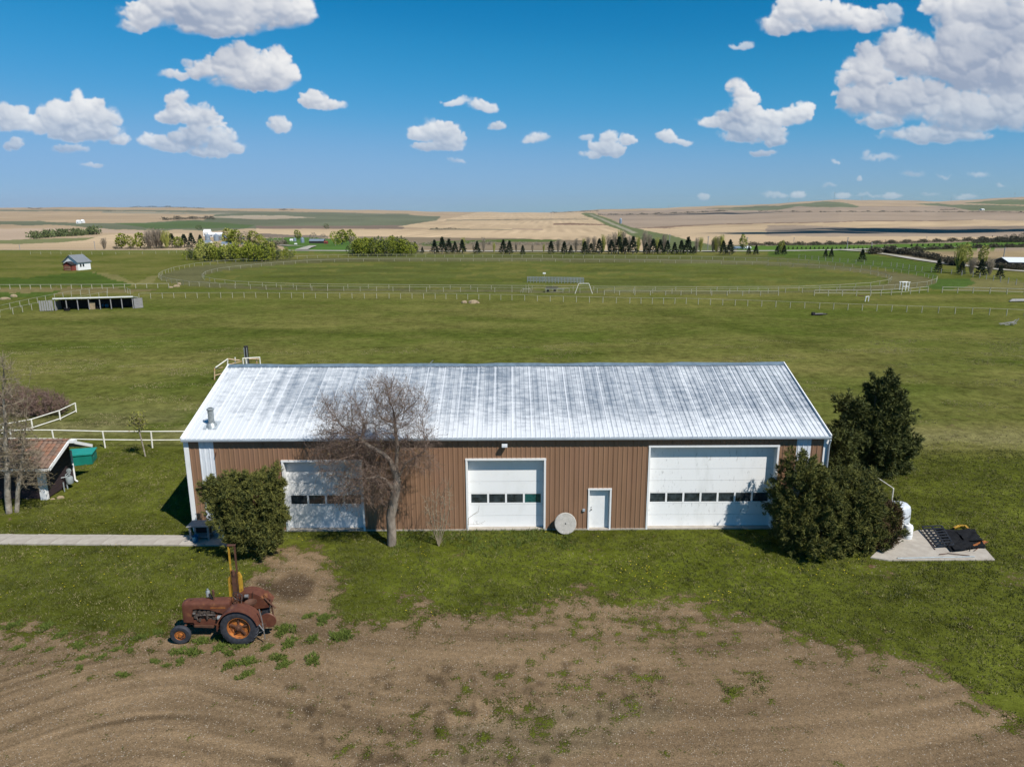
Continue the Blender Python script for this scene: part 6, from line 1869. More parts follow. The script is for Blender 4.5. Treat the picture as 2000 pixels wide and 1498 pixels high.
for (x_, w_) in ((-1.1, 1.7), (ln + .65, .9)):
    mbp = None
    for k in range(6): MB().box((x_ - w_ / 2 + k * w_ / 5, -.25 + (.1 * k if x_ > 1 else 0), .85), (.26, .04, 1.6)).build('side_board', M['wood_grey'], fs)
t = empty('plastic_barrel', tuple(G(206, 601)), 0, 'blue plastic barrel lying in front of the open shelter', 'barrel')
MB().lathe([(0, -.45), (.27, -.45), (.30, -.3), (.30, .3), (.27, .45), (0, .45)], (0, 0, .30), 'X', 16).build('body', M['blue'], t, True); MB().lathe([(.305, -.1), (.315, 0), (.305, .1)], (0, 0, .30), 'X', 16).build('hoop', M['black'], t, True)
for (px, py, lab) in ((131, 607, 'black rubber trough before the left part of the open shelter'), (193, 603, 'black rubber trough beside the blue barrel')):
    t = empty('feed_trough', tuple(G(px, py)), 0, lab, 'trough')
    MB().lathe([(.40, .42), (.42, .45), (.46, .45), (.43, 0), (0, 0)], (0, 0, 0), 'Z', 18).build('tub', M['black'], t, True); MB().lathe([(0, .2), (.41, .2)], (0, 0, 0), 'Z', 18).build('feed', M['wood_dark'], t)

# goal-shaped pipe arch, chutes and pens inside the track
def pipes(name, cat, label, org, lines, r_p=.06, m_='fence', part='pipe'):
    t = empty(name, tuple(org), 0, label, cat)
    for l in lines:
        mm = M[l[2]] if len(l) > 2 else M[m_]
        MB().tube([Vector(l[0]), Vector(l[1])], r_p, 6).build(part, mm, t, True)
    return t
g0 = G(1123, 574); wv = (G(1157, 574) - g0).x; s_ = mpp(g0.y)
pipes('pipe_arch', 'arch', 'white trapezoid pipe arch standing by the home straight', g0, [((0, 0, 0), (.65, 0, 1.9)), ((.65, 0, 1.9), (wv - .7, 0, 1.9)), ((wv - .7, 0, 1.9), (wv, 0, 0))], .065, 'fence_white')
g0 = G(1030, 552); g1 = G(1140, 554); dv_ = g1 - g0
t = empty('holding_pen', tuple(g0), 0, 'long narrow grey pipe holding pen inside the race track', 'pen')
for k in range(19):
    p = dv_ * (k / 18)
    for dy in (0, 1.1): MB().tube([p + Vector((0, dy, 0)), p + Vector((0, dy, 1.15))], .05, 5).build('post', M['galv'], t)
for dy in (0, 1.1):
    for z in (.3, .6, .9, 1.15): MB().tube([Vector((0, dy, z)), dv_ + Vector((0, dy, z))], .035, 4).build('rail', M['galv'], t)
gs = G(1063, 549); pl_ = empty('sign_board', tuple(gs), 0, 'small white board on a pole above the grey holding pen', 'sign')
MB().tube([(0, 0, 0), (0, 0, 1.6)], .05, 6).build('pole', M['fence'], pl_); MB().box((0, 0, 1.7), (.65, .12, .30)).build('board', M['white'], pl_)
pipes('starting_stall', 'stall', 'white pipe starting stall left of the dark trailer', G(1020, 572), [((0, 0, 0), (.3, 0, 1.0)), ((.3, 0, 1.0), (.3, 0, 0)), ((.7, 0, 0), (.7, 0, 1.5)), ((1.2, 0, 0), (1.2, 0, 1.6)), ((0, 0, .7), (1.6, 0, .7)), ((1.6, 0, .7), (1.7, 0, 0)), ((-.3, 0, .0), (-.2, 0, .7))], .05)
t = empty('flat_trailer', tuple(G(1078, 570)), 0, 'dark flat trailer with grey frame inside the race track', 'trailer')
MB().box((0, 0, .78), (2.4, 1.2, .22)).build('deck', M['wood_dark'], t)
MB().box((0, -.6, .55), (2.8, .06, .10)).build('side_rail', M['galv'], t)
for x_ in (-.8, .5): MB().lathe([(0, -.08), (.25, -.08), (.25, .08), (0, .08)], (x_, -.55, .25), 'Y', 14).build('wheel', M['black'], t)
MB().beam((1.3, 0, .5), (2.4, 0, .4), .08, .08).build('drawbar', M['galv'], t)
pipes('hurdle', 'hurdle', 'low cream jump rail right of the dark trailer', G(1088, 571.5), [((0, 0, .1), (0, 0, .75)), ((0, 0, .75), (2.3, 0, .75)), ((2.3, 0, .75), (2.3, 0, 0)), ((-2, 0, .15), (1.0, 0, .15)), ((1.1, 0, .75), (1.1, 0, 0))], .045)
t = pipes('judge_tower', 'tower', 'small white pipe tower at the right bend of the track', G(1768, 568), [((-.6, 0, 0), (-.6, 0, 1.6)), ((.6, 0, 0), (.6, 0, 1.6)), ((-.6, 1, 0), (-.6, 1, 1.6)), ((.6, 1, 0), (.6, 1, 1.6)), ((-.8, 0, 1.6), (.8, 0, 1.6)), ((-.8, 1, 1.6), (.8, 1, 1.6)), ((-.6, 0, .8), (.6, 0, .8)), ((0, 0, 0), (0, 0, 1.6))], .07, 'white')
pipes('gate_frame', 'gate', 'pair of white gate posts by the long pasture fence', G(1693, 589), [((-.3, 0, 0), (-.2, 0, .8)), ((.25, 0, 0), (.25, 0, .85)), ((-.3, 0, .8), (.3, 0, .85)), ((-.3, .5, .85), (-1.2, .8, .9), 'rust_dark')], .07, 'white')
for (px, py, s3, lab, sd) in ((925, 592, (1.0, .8, .75), 'large tan boulder beside the long pasture fence', 4), (907, 592, (.55, .5, .6), 'small brown boulder left of the large tan one', 5), (333, 562, (.6, .45, .4), 'pale rock left of the rock pair at the track bend', 6),
                             (345, 560, (.8, .5, .55), 'middle rock of the heap at the left track bend', 7), (10, 585, (.9, .6, .6), 'tan boulder in the grass at the left edge', 8), (27, 580, (.7, .5, .7), 'upright pale boulder at the left edge', 9), (350, 556, (.5, .4, .6), 'orange tinted rock behind the rocks at the left track bend', 11)):
    o = link('boulder', rockmesh(s3, sd, M['rock'])); g = G(px, py); o.location = g; tag(o, lab, 'boulder')
o = MB().box((0, 0, .2), (1.2, .5, .4)).build('log_pile', M['wood_dark']); bpy.data.objects.remove(o)
t = empty('wooden_debris', tuple(G(1600, 616)), 0, 'low grey timber wreck lying in the right pasture', 'debris')
for k in range(5): MB().beam((-1.1 + .1 * k, -.3 + .12 * k, .15 + .05 * (k % 2)), (1.1 - .15 * k, -.2 + .15 * k, .2), .14, .14).build('beam', M['wood_grey'] if k % 2 else M['wood_dark'], t)
MB().box((-.9, 0, .25), (.4, .5, .4)).build('block', M['wood_dark'], t)
t = empty('harrow_frame', tuple(G(1972, 636)), 0, 'old grey harrow frame standing at the right edge of the pasture', 'harrow')
for l in (((-1.3, 0, .15), (.6, 0, .45)), ((-1.2, .4, .2), (.7, .3, .5)), ((.5, 0, .1), (1.1, 0, .95)), ((-.2, 0, .1), (.9, .2, .75)), ((.0, 0, .4), (.9, 0, .25)), ((-.8, -.2, .1), (.8, .4, .12))): MB().tube([l[0], l[1]], .05, 5).build('bar', M['wood_grey'], t)
t = empty('fallen_timber', tuple(G(1992, 590)), 0, 'grey fallen timber near the right edge beyond the long fence', 'log')
for k in range(3): MB().tube([(-1.8 + k * .3, k * .2, .15 + .1 * k), (1.6, k * .15, .2 + .1 * k)], .13, 6).build('log', M['wood_grey'], t, True)

# ------------------------------------------------------------------ far trees
def tree_mesh(kind, seed):
    r2 = np.random.default_rng(seed)
    if kind == 'spruce':
        n = 420; t = r2.random(n) ** .75; z = .06 + .92 * t; rad = (1 - t) ** .85 * .26 * (1 + .28 * np.sin(z * 42)) * (.75 + .35 * r2.random(n)); a = r2.random(n) * 6.283
        c = np.stack([rad * np.cos(a), rad * np.sin(a), z], 1); d = np.stack([np.cos(a), np.sin(a), np.full(n, .15)], 1)
        V, T, rn = shoots(c, d, .085, .6, .045, 3, r2)
    elif kind == 'poplar':
        lb_ = [((0, 0, .55), (.20, .20, .42)), ((.10, .05, .4), (.17, .17, .28)), ((-.10, 0, .45), (.16, .16, .3)), ((.03, -.08, .75), (.12, .12, .24))]
        c, d = lobe_points(lb_, 800, .8, r2); V, T, rn = shoots(c, d, .075, .9, .05, 3, r2)
    elif kind == 'round':
        lb_ = [((0, 0, .6), (.36, .36, .36)), ((.2, .05, .45), (.28, .28, .28)), ((-.22, 0, .5), (.26, .26, .28)), ((.0, .1, .3), (.34, .3, .22))]
        c, d = lobe_points(lb_, 620, .6, r2); V, T, rn = shoots(c, d, .07, .9, .045, 3, r2)
    else:   # bare: upright whips
        n = 150; a = r2.random(n) * 6.283; s0 = r2.random(n) * .06; top = r2.uniform(.45, 1, n); sp_ = r2.uniform(.02, .20, n) * (1.2 - top * .5)
        P0 = np.stack([s0 * np.cos(a), s0 * np.sin(a), r2.uniform(0, .4, n)], 1); P1 = np.stack([sp_ * np.cos(a), sp_ * np.sin(a), top], 1)
        V, Q = tube_segments(P0, P1, np.full(n, .006), np.full(n, .003), 3)
        V2, T2, rn2 = shoots(P1[::2], unit(P1 - P0)[::2], .05, 1.0, .016, 4, r2)
        T = np.concatenate([np.stack([Q[:, 0], Q[:, 1], Q[:, 2]], 1), np.stack([Q[:, 0], Q[:, 2], Q[:, 3]], 1), T2 + len(V)]); rn = np.concatenate([np.repeat(r2.random(n), 6), rn2]); V = np.concatenate([V, V2])
    return V, T, rn
FT = {}
for kind, mats_ in (('spruce', ['spruce']), ('poplar', ['poplar', 'poplar_y', 'bush_far']), ('round', ['poplar', 'bush_far', 'poplar_y', 'hedge_far', 'spruce', 'bare_far']), ('bare', ['bare_far', 'poplar_y'])):
    for mm in mats_:
        FT[kind, mm] = []
        for sd in range(3):
            V, T, rn = tree_mesh(kind, sd + 10 * len(mm))
            FT[kind, mm].append(np_mesh('crown', V, T, M[mm], rn))
tm = MB().tube([(0, 0, -.02), (0, 0, .30), (0, 0, .55)], [.028, .02, .012], 6).mesh('trunk', M['bark'])
tm2 = MB().tube([(0, 0, -.02), (0, 0, .30), (0, 0, .75)], [.016, .012, .006], 5).mesh('trunk', M['bark_pale'])
def far_tree(name, kind, mm, px, base, top, label, group, wide=1.0):
    p = P(px, base); s_ = mpp(p.y, p.z) * 1.0
    h = (base - top) * s_ * 1.04
    t = empty(name, tuple(p), random.uniform(0, 6), label, 'tree' if 'bush' not in name else 'bush', group); t.scale = (h * wide, h * wide, h)
    link('crown', random.choice(FT[kind, mm]), None, t); link('trunk', tm if kind != 'bare' else tm2, None, t)
    return t
random.seed(77)
SPR = [(799, 495, 475), (811, 495, 474), (825, 495, 483), (849, 496, 470), (864, 496, 465), (877, 496, 468), (889, 496, 473), (903, 496, 470), (932, 496, 473), (983, 497, 470), (995, 497, 472),
       (1021, 498, 480), (1076, 497, 472), (1102, 497, 473), (1115, 497, 480), (1142, 498, 473), (1154, 497, 476), (1170, 497, 468), (1194, 497, 470), (1208, 497, 464), (1221, 497, 466), (1236, 497, 464), (1262, 497, 475), (1275, 497, 468), (1289, 497, 470),
       (1303, 497, 471), (1317, 497, 475), (1330, 497, 471), (1343, 497, 465), (1355, 497, 482), (1412, 498, 472), (1425, 498, 470), (1462, 498, 482), (1476, 499, 480), (1517, 498, 482), (1531, 498, 480), (1612, 503, 488), (1623, 504, 487), (1683, 512, 488),
       (1832, 532, 507), (1877, 537, 512), (1914, 541, 509), (1952, 545, 520)]
for i, (x, b, t) in enumerate(SPR):
    size = 'tall' if b - t > 27 else 'small' if b - t < 19 else 'medium'
    far_tree('spruce_tree', 'spruce', 'spruce', x, b, t, f'{size} dark spruce, {nth(i)} in the row of spruces along the road', 'spruces in the row along the far road', 1.15)
BAREX = [1140, 1148, 1160, 1178, 1189, 1199, 1216, 1228, 1246, 1258, 1268, 1283, 1296, 1360, 1368, 1392, 1401, 1409, 905, 925, 945, 965, 1008, 1040, 1062, 1090, 1125, 1690 - 480]
for i, x in enumerate(sorted(BAREX)):
    tp_ = random.uniform(452, 468) if x > 1130 else random.uniform(465, 478)
    far_tree('bare_poplar', 'bare', 'bare_far' if i % 3 else 'poplar_y', x, 493, tp_, f'thin pale leafless poplar, {nth(i)} among those between the spruces', 'pale poplars behind the row of spruces', 1.1)
OTH = [  # kind, material, x, base, top, width, label
 ('poplar', 'poplar', 238, 486, 457, 1.1, 'green poplar at the left end of the windbreak beyond the road'), ('poplar', 'poplar_y', 256, 486, 461, .9, 'yellow green poplar, second in the windbreak'), ('poplar', 'poplar', 275, 486, 455, 1.0, 'tall green poplar before the bare grove'),
 ('bare', 'bare_far', 292, 486, 452, 1.2, 'leftmost pale bare tree of the grove beyond the road'), ('bare', 'bare_far', 303, 486, 448, 1.3, 'tallest pale bare tree of the grove beyond the road'), ('bare', 'bare_far', 314, 486, 449, 1.3, 'pale bare tree in the middle of the grove beyond the road'), ('bare', 'poplar_y', 326, 486, 452, 1.2, 'pale budding tree at the right of the bare grove'),
 ('spruce', 'spruce', 337, 484, 458, 1.3, 'dark spruce next to the bare grove'), ('poplar', 'poplar', 349, 485, 463, 1.2, 'green poplar between two dark spruces at the farmyard'), ('spruce', 'spruce', 361, 484, 459, 1.3, 'dark spruce right of the green poplar at the farmyard'), ('spruce', 'spruce', 375, 482, 457, 1.2, 'dark pointed spruce left of the white farm buildings'), ('spruce', 'spruce', 392, 478, 460, 1.3, 'dark spruce beside the white farm buildings'),
 ('bare', 'bare_far', 204, 487, 466, 1.2, 'lone pale bare tree left of the windbreak'),
 ('poplar', 'poplar_y', 448, 478, 448, 1.3, 'yellow green tree at the left of the farm grove'), ('poplar', 'poplar', 462, 480, 450, 1.4, 'green tree behind the red farm building'), ('round', 'bare_far', 480, 480, 453, 1.0, 'bare grey crown in the middle of the farm grove'), ('poplar', 'poplar_y', 497, 480, 452, 1.4, 'tall yellow green tree in the farm grove'), ('round', 'poplar', 512, 482, 458, .8, 'round green tree at the right of the farm grove'), ('round', 'bare_far', 530, 482, 462, .9, 'brown bare crown right of the farm grove'), ('round', 'bare_far', 548, 480, 461, .8, 'brown bare crown before the silver bins'),
 ('poplar', 'poplar_y', 582, 468, 450, 1.2, 'small yellow green tree behind the silver bins'), ('round', 'bare_far', 612, 472, 455, 1.0, 'bare brown tree behind the blue shed'), ('round', 'bare_far', 632, 474, 457, .9, 'bare brown tree at the right of the blue shed'),
 ('round', 'poplar', 655, 480, 452, .95, 'round bright green tree right of the blue shed'), ('poplar', 'poplar', 668, 478, 450, 1.3, 'tall bright green tree beside the round one'), ('poplar', 'poplar_y', 684, 476, 450, 1.2, 'yellow green tree at the right of the bright green pair'), ('round', 'bare_far', 690, 480, 462, .8, 'bare brown bush crown below the yellow green tree'),
 ('round', 'bush_far', 637, 448, 437, 1.3, 'far small green tree in the fields above the blue shed'), ('round', 'bush_far', 388, 450, 440, 1.4, 'far small green tree above the white farm buildings'),
 ('poplar', 'poplar_y', 1450, 488, 459, .9, 'pale yellow tree standing among the spruces right of the track road'), ('bare', 'poplar_y', 1398, 493, 463, 1.6, 'pale budding tree left of two spruces'), ('poplar', 'poplar_y', 1525, 496, 471, 1.1, 'yellow green tree behind a pair of spruces'),
 ('bare', 'poplar_y', 1872, 534, 480, 1.3, 'tall yellow green poplar left of the right edge group'), ('poplar', 'poplar_y', 1884, 520, 477, .9, 'taller yellow crowned poplar in the right edge group'), ('poplar', 'poplar_y', 1918, 518, 481, .95, 'second yellow crowned poplar in the right edge group'), ('bare', 'bare_far', 1896, 536, 505, 1.4, 'bare grey tree between the two yellow poplars'), ('bare', 'bare_far', 1932, 538, 508, 1.5, 'bare grey tree left of the last spruce'),
 ('round', 'spruce', 1962, 470, 459, 1.1, 'dark tree at the far right above the green strip'), ('round', 'spruce', 1978, 470, 457, 1.1, 'second dark tree at the far right above the green strip'), ('round', 'spruce', 1996, 470, 455, 1.2, 'largest dark tree at the right edge above the green strip'),
]
for k, mm, x, b, t, w, lab in OTH: far_tree('spruce_tree' if k == 'spruce' else 'deciduous_tree', k, mm, x, b, t, lab, 'trees round the far farmyards', w * (1.45 if k in ('poplar', 'bare') and x < 700 else 1.1))
# the two green thickets beyond the track, tree by tree
for kx, x in enumerate(range(366, 572, 8)):
    for row in (0, 1):
        xx = x + random.uniform(-3, 3) + row * 4; b = (511 if x > 392 else 508) - (0 if row == 0 else 5) - max(0, x - 500) * .06; tp_ = b - random.uniform(24, 36) * (1.0 if 385 < x < 540 else .55)
        far_tree('thicket_tree', 'poplar' if random.random() < .55 else 'round', random.choice(['poplar', 'poplar', 'bush_far', 'poplar_y']), xx, b, tp_, f"young green tree in the {('front', 'back')[row]} row of the left thicket, {nth(kx)}", 'young trees of the left green thicket', 1.15)
for kx, x in enumerate(range(690, 806, 7)):
    for row in (0, 1):
        xx = x + random.uniform(-2, 2) + row * 3; b = 500 - row * 4; tp_ = b - random.uniform(26, 35) * (1 if 695 < x < 790 else .7)
        far_tree('thicket_tree', 'poplar' if random.random() < .5 else 'round', random.choice(['poplar', 'poplar', 'bush_far']), xx, b, tp_, f"young green tree in the {('front', 'back')[row]} row of the middle thicket, {nth(kx)}", 'young trees of the middle green thicket', 1.15)


def treeline(name, pix, hpx, dens, mm, label, size=None, jitter=1.0, seed=0):
    """far woods and hedges that read as one mass"""
    r2 = np.random.default_rng(seed); cs = []; ds = []; Ls = []
    for (a, b) in zip(pix[:-1], pix[1:]):
        n = max(2, int(abs(b[0] - a[0]) * dens))
        for q in range(n):
            t = (q + r2.random()) / n; px = a[0] + (b[0] - a[0]) * t; py = a[1] + (b[1] - a[1]) * t + r2.normal() * .25
            p = P(px, py); s_ = mpp(p.y, p.z); h = hpx * s_ * r2.uniform(.5, 1.1) * (1 + .3 * math.sin(px * .21 + seed))
            m_ = 26
            c = r2.normal(size=(m_, 3)) * np.array([h * .35, h * .45, 0]) + np.array([p.x, p.y, p.z]); c[:, 2] += r2.random(m_) ** .8 * h
            cs.append(c); ds.append(np.tile([0, 0, 1.0], (m_, 1)) + r2.normal(size=(m_, 3)) * .5); Ls.append(np.full((m_ * 2, 1), h))
    c = np.concatenate(cs); d = np.concatenate(ds); Lh = np.concatenate(Ls)
    n = len(c); k = 2
    cc = np.repeat(c, k, 0); dv = unit(np.repeat(d, k, 0) + r2.normal(size=(n * k, 3)) * .6); side = unit(np.cross(dv, r2.normal(size=dv.shape))) * Lh * .10
    V = np.stack([cc - side, cc + side, cc + dv * Lh * .28], 1).reshape(-1, 3)
    o = link(name, np_mesh(name, V, np.arange(len(V)).reshape(-1, 3), M[mm], np.repeat(r2.random(n * k), 3))); tag(o, label, kind='stuff')
treeline('far_grove', [(64, 467), (110, 463), (150, 461), (192, 458)], 11, .9, 'bush_far', 'long green grove in the far fields at the left', seed=1)
treeline('far_woods', [(255, 406), (290, 404.5), (340, 406), (400, 408.3)], 2.2, .5, 'hedge_far', 'dark woods on the horizon ridge at the left', seed=2)
treeline('far_woods', [(57, 409), (80, 409)], 2.4, .6, 'hedge_far', 'small dark wood on the horizon at the far left', seed=3)
treeline('far_grove', [(318, 431), (390, 428), (420, 429)], 5, .6, 'hedge_far', 'dark scattered grove in the far left fields', seed=4)
treeline('far_woods', [(545, 411.5), (574, 411)], 2.4, .6, 'hedge_far', 'short dark wood on the horizon left of centre', seed=5)
treeline('far_woods', [(200, 413), (226, 413)], 2, .5, 'hedge_far', 'thin dark wood line below the left horizon', seed=6)
treeline('far_woods', [(1075, 417), (1120, 415.5), (1168, 413)], 2.2, .5, 'hedge_far', 'dark wood line on the horizon at the end of the grassed road', seed=7)
treeline('far_woods', [(1168, 421), (1260, 420), (1340, 417), (1420, 413)], 2.6, .6, 'spruce', 'long dark shelterbelt below the right horizon', seed=8)
treeline('far_woods', [(1480, 414), (1585, 415)], 2.0, .6, 'spruce', 'thin dark shelterbelt below the green hill', seed=9)
treeline('far_woods', [(1600, 415), (1800, 414.5), (2000, 416), (2100, 416)], 2.0, .6, 'spruce', 'long thin dark shelterbelt on the right hillside', seed=10)
treeline('far_woods', [(1838, 411), (1870, 410.5)], 2.4, .6, 'hedge_far', 'short dark copse on the right hillside', seed=11)
treeline('far_grove', [(840, 449), (870, 448.5), (900, 448)], 3.5, .25, 'hedge_far', 'few scattered bushes in the centre stubble', seed=12)
treeline('hedge', [(1460, 480), (1600, 479.5), (1750, 476.5), (1880, 472), (2010, 468)], 5.5, .9, 'hedge_far', 'long brown hedge along the far side of the green strip', seed=13)
treeline('hedge', [(1700, 497), (1730, 494), (1780, 499), (1830, 508), (1872, 520), (1850, 516)], 10, 1.1, 'hedge_far', 'broad brown bare hedge at the road junction', seed=14)
treeline('hedge', [(1760, 491.5), (1850, 487), (1930, 484.5), (2010, 483.5)], 6, 1.0, 'hedge_far', 'dark hedge beyond the fork of the road', seed=15)
treeline('hedge', [(1900, 476), (1950, 474), (2010, 474)], 8, .9, 'hedge_far', 'dark hedge at the right edge above the road', seed=19)
treeline('hedge', [(560, 480), (545, 478), (520, 486), (505, 487)], 8, .9, 'hedge_far', 'dark brown hedge between the grove and the farm lane', seed=16)
treeline('hedge', [(222, 487), (300, 487), (380, 484)], 4, .9, 'hedge_far', 'low dark undergrowth below the windbreak trees', seed=17)
treeline('hedge', [(1900, 520), (1950, 525), (2010, 530)], 9, .8, 'hedge_far', 'brown bare hedge before the grey roofed house', seed=18)
treeline('scrub', [(700, 480), (900, 478), (1140, 480)], 5, .6, 'bare_far', 'pale bare scrub behind the row of spruces', seed=20)
# young conifers planted along the green strip
k = 0
for x in np.arange(1540, 1752, 8.5):
    far_tree('young_spruce', 'spruce', 'spruce', float(x), 487.2 - max(0, x - 1650) * .012, 482.6, f'tiny dark young spruce, {nth(k)} in the planted line before the green strip', 'young spruces planted along the green strip', 1.5); k += 1
for x in np.arange(1780, 2004, 11):
    far_tree('young_spruce', 'spruce', 'spruce', float(x), 482.2 - (x - 1780) * .012, 476.5, f'small dark young spruce, {nth(k)} in the planted line before the green strip', 'young spruces planted along the green strip', 1.5); k += 1

# ------------------------------------------------------------------ far farms
def far_bin(px, base, top, wpx, label, m_='bin'):
    p = P(px, base); s_ = mpp(p.y, p.z); h = (base - top) * s_; rr = wpx * s_ / 2
    t = empty('grain_bin', tuple(p), 0, label, 'grain bin')
    MB().lathe([(rr, 0), (rr, h * .72)], (0, 0, 0), 'Z', 20).build('bin_wall', M[m_], t, True)
    MB().lathe([(rr * 1.04, h * .71), (rr * .2, h * .97), (0, h)], (0, 0, 0), 'Z', 20).build('bin_roof', M[m_], t, True)
    MB().lathe([(rr * 1.01, h * .24), (rr * 1.03, h * .26), (rr * 1.01, h * .28)], (0, 0, 0), 'Z', 20).build('bin_hoop', M[m_], t, True)
def far_shed(px, base, top, wpx, dep, wall, roof, label, name='farm_building', rz=0., cat='building', nwin=2):
    p = P(px, base); s_ = mpp(p.y, p.z); h = (base - top) * s_; w = wpx * s_
    t = gable(name, p, w, dep, h * .55, h * .40, rz, M[wall], M[roof], label, cat, over=.2)
    for k in range(nwin): MB().box((-w / 2 + (k + .5) * w / nwin, -dep / 2 - .02, h * .28), (w / nwin * .3, .08, h * .2)).build('window', M['glass'], t)
    return t
far_bin(406, 471, 457, 10, 'left silver grain bin before the white hopper'); far_bin(423, 471, 456.5, 10, 'right silver grain bin beside the white hopper'); far_bin(433, 470, 458, 8, 'small silver grain bin right of the pair'); far_bin(475, 478, 462, 9, 'silver grain bin among the grove trees')
far_bin(576, 472, 465, 6, 'small silver bin left of the tall one near the farm lane'); far_bin(591, 474.5, 464, 7, 'tall silver bin beside the farm lane'); far_bin(1212, 437, 426, 5, 'lone silver bin far out beside the grassed road')
far_shed(406, 462, 448, 13, 8, 'white', 'white', 'tall white farm building behind the silver bins'); far_shed(422, 463, 454, 26, 9, 'white_steel', 'white', 'low white farm hall behind the silver bins')
far_shed(406, 477, 470, 14, 7, 'white', 'bin', 'small white farmhouse below the silver bins'); far_shed(449, 480, 472, 28, 8, 'white', 'bin', 'long low white farm shed before the grove'); far_shed(446, 471, 460, 14, 8, 'red', 'bin', 'red barn with grey roof in the farm grove')
far_shed(570, 471, 467, 6, 4, 'white', 'white', 'tiny white shed left of the silver bins', nwin=1); far_shed(620, 475.5, 467, 28, 8, 'wood_dark', 'bin', 'long blue-roofed shed beside the farm lane', nwin=3); far_shed(637, 476.5, 471, 6, 4, 'red', 'red', 'small red shed at the right end of the blue-roofed one', nwin=1)
far_shed(578, 478, 475.5, 4, 2.5, 'white', 'white', 'small white hut on the green beside the farm lane', nwin=1)
far_shed(154, 437, 430, 6, 10, 'white', 'white', 'left white building far out in the left fields', nwin=1); far_shed(162, 436, 429, 5, 10, 'white', 'white', 'right white building far out in the left fields', nwin=1)
far_shed(1440, 486.5, 482, 12, 5, 'white', 'bin', 'left low white building beyond the road'); far_shed(1456, 486.5, 481.5, 14, 5, 'white', 'white_steel', 'right low white building beyond the road'); far_shed(1918, 411, 408, 5, 20, 'white', 'white', 'tiny white house on the right hillside', nwin=1)
hr = far_shed(1984, 520, 503, 52, 9, 'siding', 'white_steel', 'long low brown house with pale roof at the right edge', 'farm_house', R(-12), 'house', 4)

def pole(px, base, top, label, arm=True, name='power_pole'):
    p = P(px, base); s_ = mpp(p.y, p.z); h = (base - top) * s_
    t = empty(name, tuple(p), 0, label, 'power pole')
    MB().tube([(0, 0, 0), (0, 0, h)], max(.14, s_ * .28), 6).build('pole', M['wood_grey'], t, True)
    if arm: MB().box((0, 0, h * .93), (h * .22, max(.12, s_ * .3), max(.12, s_ * .3))).build('cross_arm', M['wood_grey'], t)
for px, b, tt_, lab in ((39, 488, 478, 'leftmost wooden power pole beyond the road at the left edge'), (186, 488, 472, 'wooden power pole left of the windbreak'), (1382, 489, 462, 'power pole behind the spruce row, right of its tallest trees'), (1458, 487, 464, 'power pole beside the low white buildings'), (1550, 478, 464, 'power pole at the hedge left of the road fork'),
                       (1654, 488, 464, 'pale power pole at the road fork'), (1702, 487, 474, 'short power pole right of the road fork'), (1809, 474, 462, 'power pole on the green strip at the right'), (1960, 503, 484, 'power pole in the field near the right edge'), (1307, 486, 458, 'power pole among the pale poplars')):
    pole(px, b, tt_, lab)
for i, (px, b, tt_) in enumerate(((1063, 417, 411), (1306, 408, 400), (1540, 398.5, 387), (1629, 392.5, 376), (1683, 393, 384), (1857, 394, 386), (1981, 388, 376))):
    p = P(px, b + .6); s_ = mpp(p.y, p.z); h = (b - tt_) * s_
    t = empty('transmission_pylon', tuple(p), 0, f'faint transmission pylon on the skyline, {nth(i)}', 'pylon', 'pylons on the skyline')
    for dx in (-1, 1): MB().beam((dx * h * .06, 0, 0), (dx * h * .015, 0, h), s_ * .16, s_ * .16).build('leg', M['galv'], t)
    for z, w in ((.8, .24), (.92, .18)): MB().box((0, 0, h * z), (h * w, s_ * .15, s_ * .2)).build('cross_arm', M['galv'], t)

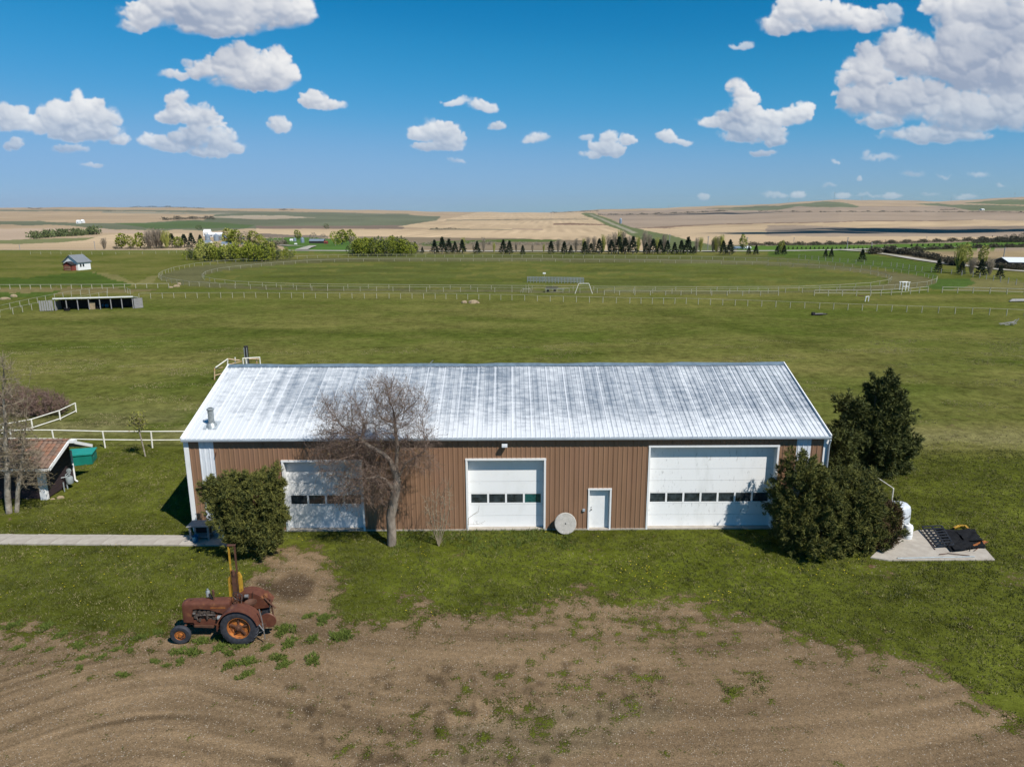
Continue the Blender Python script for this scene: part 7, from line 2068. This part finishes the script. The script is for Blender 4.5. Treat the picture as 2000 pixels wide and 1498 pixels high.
# ------------------------------------------------------------------ a cumulus cloud overhead to the right; its shade falls on the far stubble
def sky_cloud(pix, alt, seed):
    r2 = np.random.default_rng(seed); mb = MB()
    for (px, py, rx, ry) in pix:
        g = P(px, py); k = (alt - g.z) / SUN_DIR.z; c = g + SUN_DIR * k
        for _ in range(10):
            a = r2.random() * 6.28; d = r2.random() ** .5
            q = (c.x + rx * d * math.cos(a), c.y + ry * d * math.sin(a)); s0 = r2.uniform(.25, .5)
            b = MB().lathe([(0, -.35), (.7, -.3), (1, 0), (.85, .5), (.45, .9), (0, 1.0)], (0, 0, 0), 'Z', 12)
            mb.add([(q[0] + x * rx * s0, q[1] + y * ry * s0, alt + z * 90 * s0 * 2) for x, y, z in b.v], b.f)
    o = mb.build('cloud', M['cloud'], None, True); tag(o, kind='structure')
M['cloud'] = mat('cloud_white', (.85, .86, .88), (.8, .81, .84), .002, 1.0)
_t = M['cloud'].node_tree; _m = _t.nodes.new('ShaderNodeMixShader'); _tr = _t.nodes.new('ShaderNodeBsdfTransparent'); _m.inputs[0].default_value = .07
_t.links.new(_t.nodes['Principled BSDF'].outputs[0], _m.inputs[2]); _t.links.new(_tr.outputs[0], _m.inputs[1]); _t.links.new(_m.outputs[0], _t.nodes['Material Output'].inputs['Surface'])
sky_cloud([(1560, 454, 90, 120), (1640, 450, 140, 150), (1760, 452, 160, 130), (1900, 450, 200, 150), (2030, 447, 220, 200), (1480, 456, 60, 60)], 1100, 3)
sky_cloud([(1330, 418.5, 300, 260), (1400, 417, 300, 300), (1450, 417, 220, 240)], 1300, 5)


# ------------------------------------------------------------------ air
hm = bpy.data.materials.new('thin_haze'); hm.use_nodes = True
t = hm.node_tree; t.nodes.remove(t.nodes['Principled BSDF'])
pv = t.nodes.new('ShaderNodeVolumePrincipled'); pv.inputs['Color'].default_value = (.80, .88, 1, 1); pv.inputs['Density'].default_value = 1.9e-5; pv.inputs['Anisotropy'].default_value = .2
t.links.new(pv.outputs[0], t.nodes['Material Output'].inputs['Volume'])
hz = MB().box2((-12800, -3200, -60), (12800, 14800, 240)).build('haze', hm); tag(hz, kind='stuff')
hm.cycles.homogeneous_volume = True
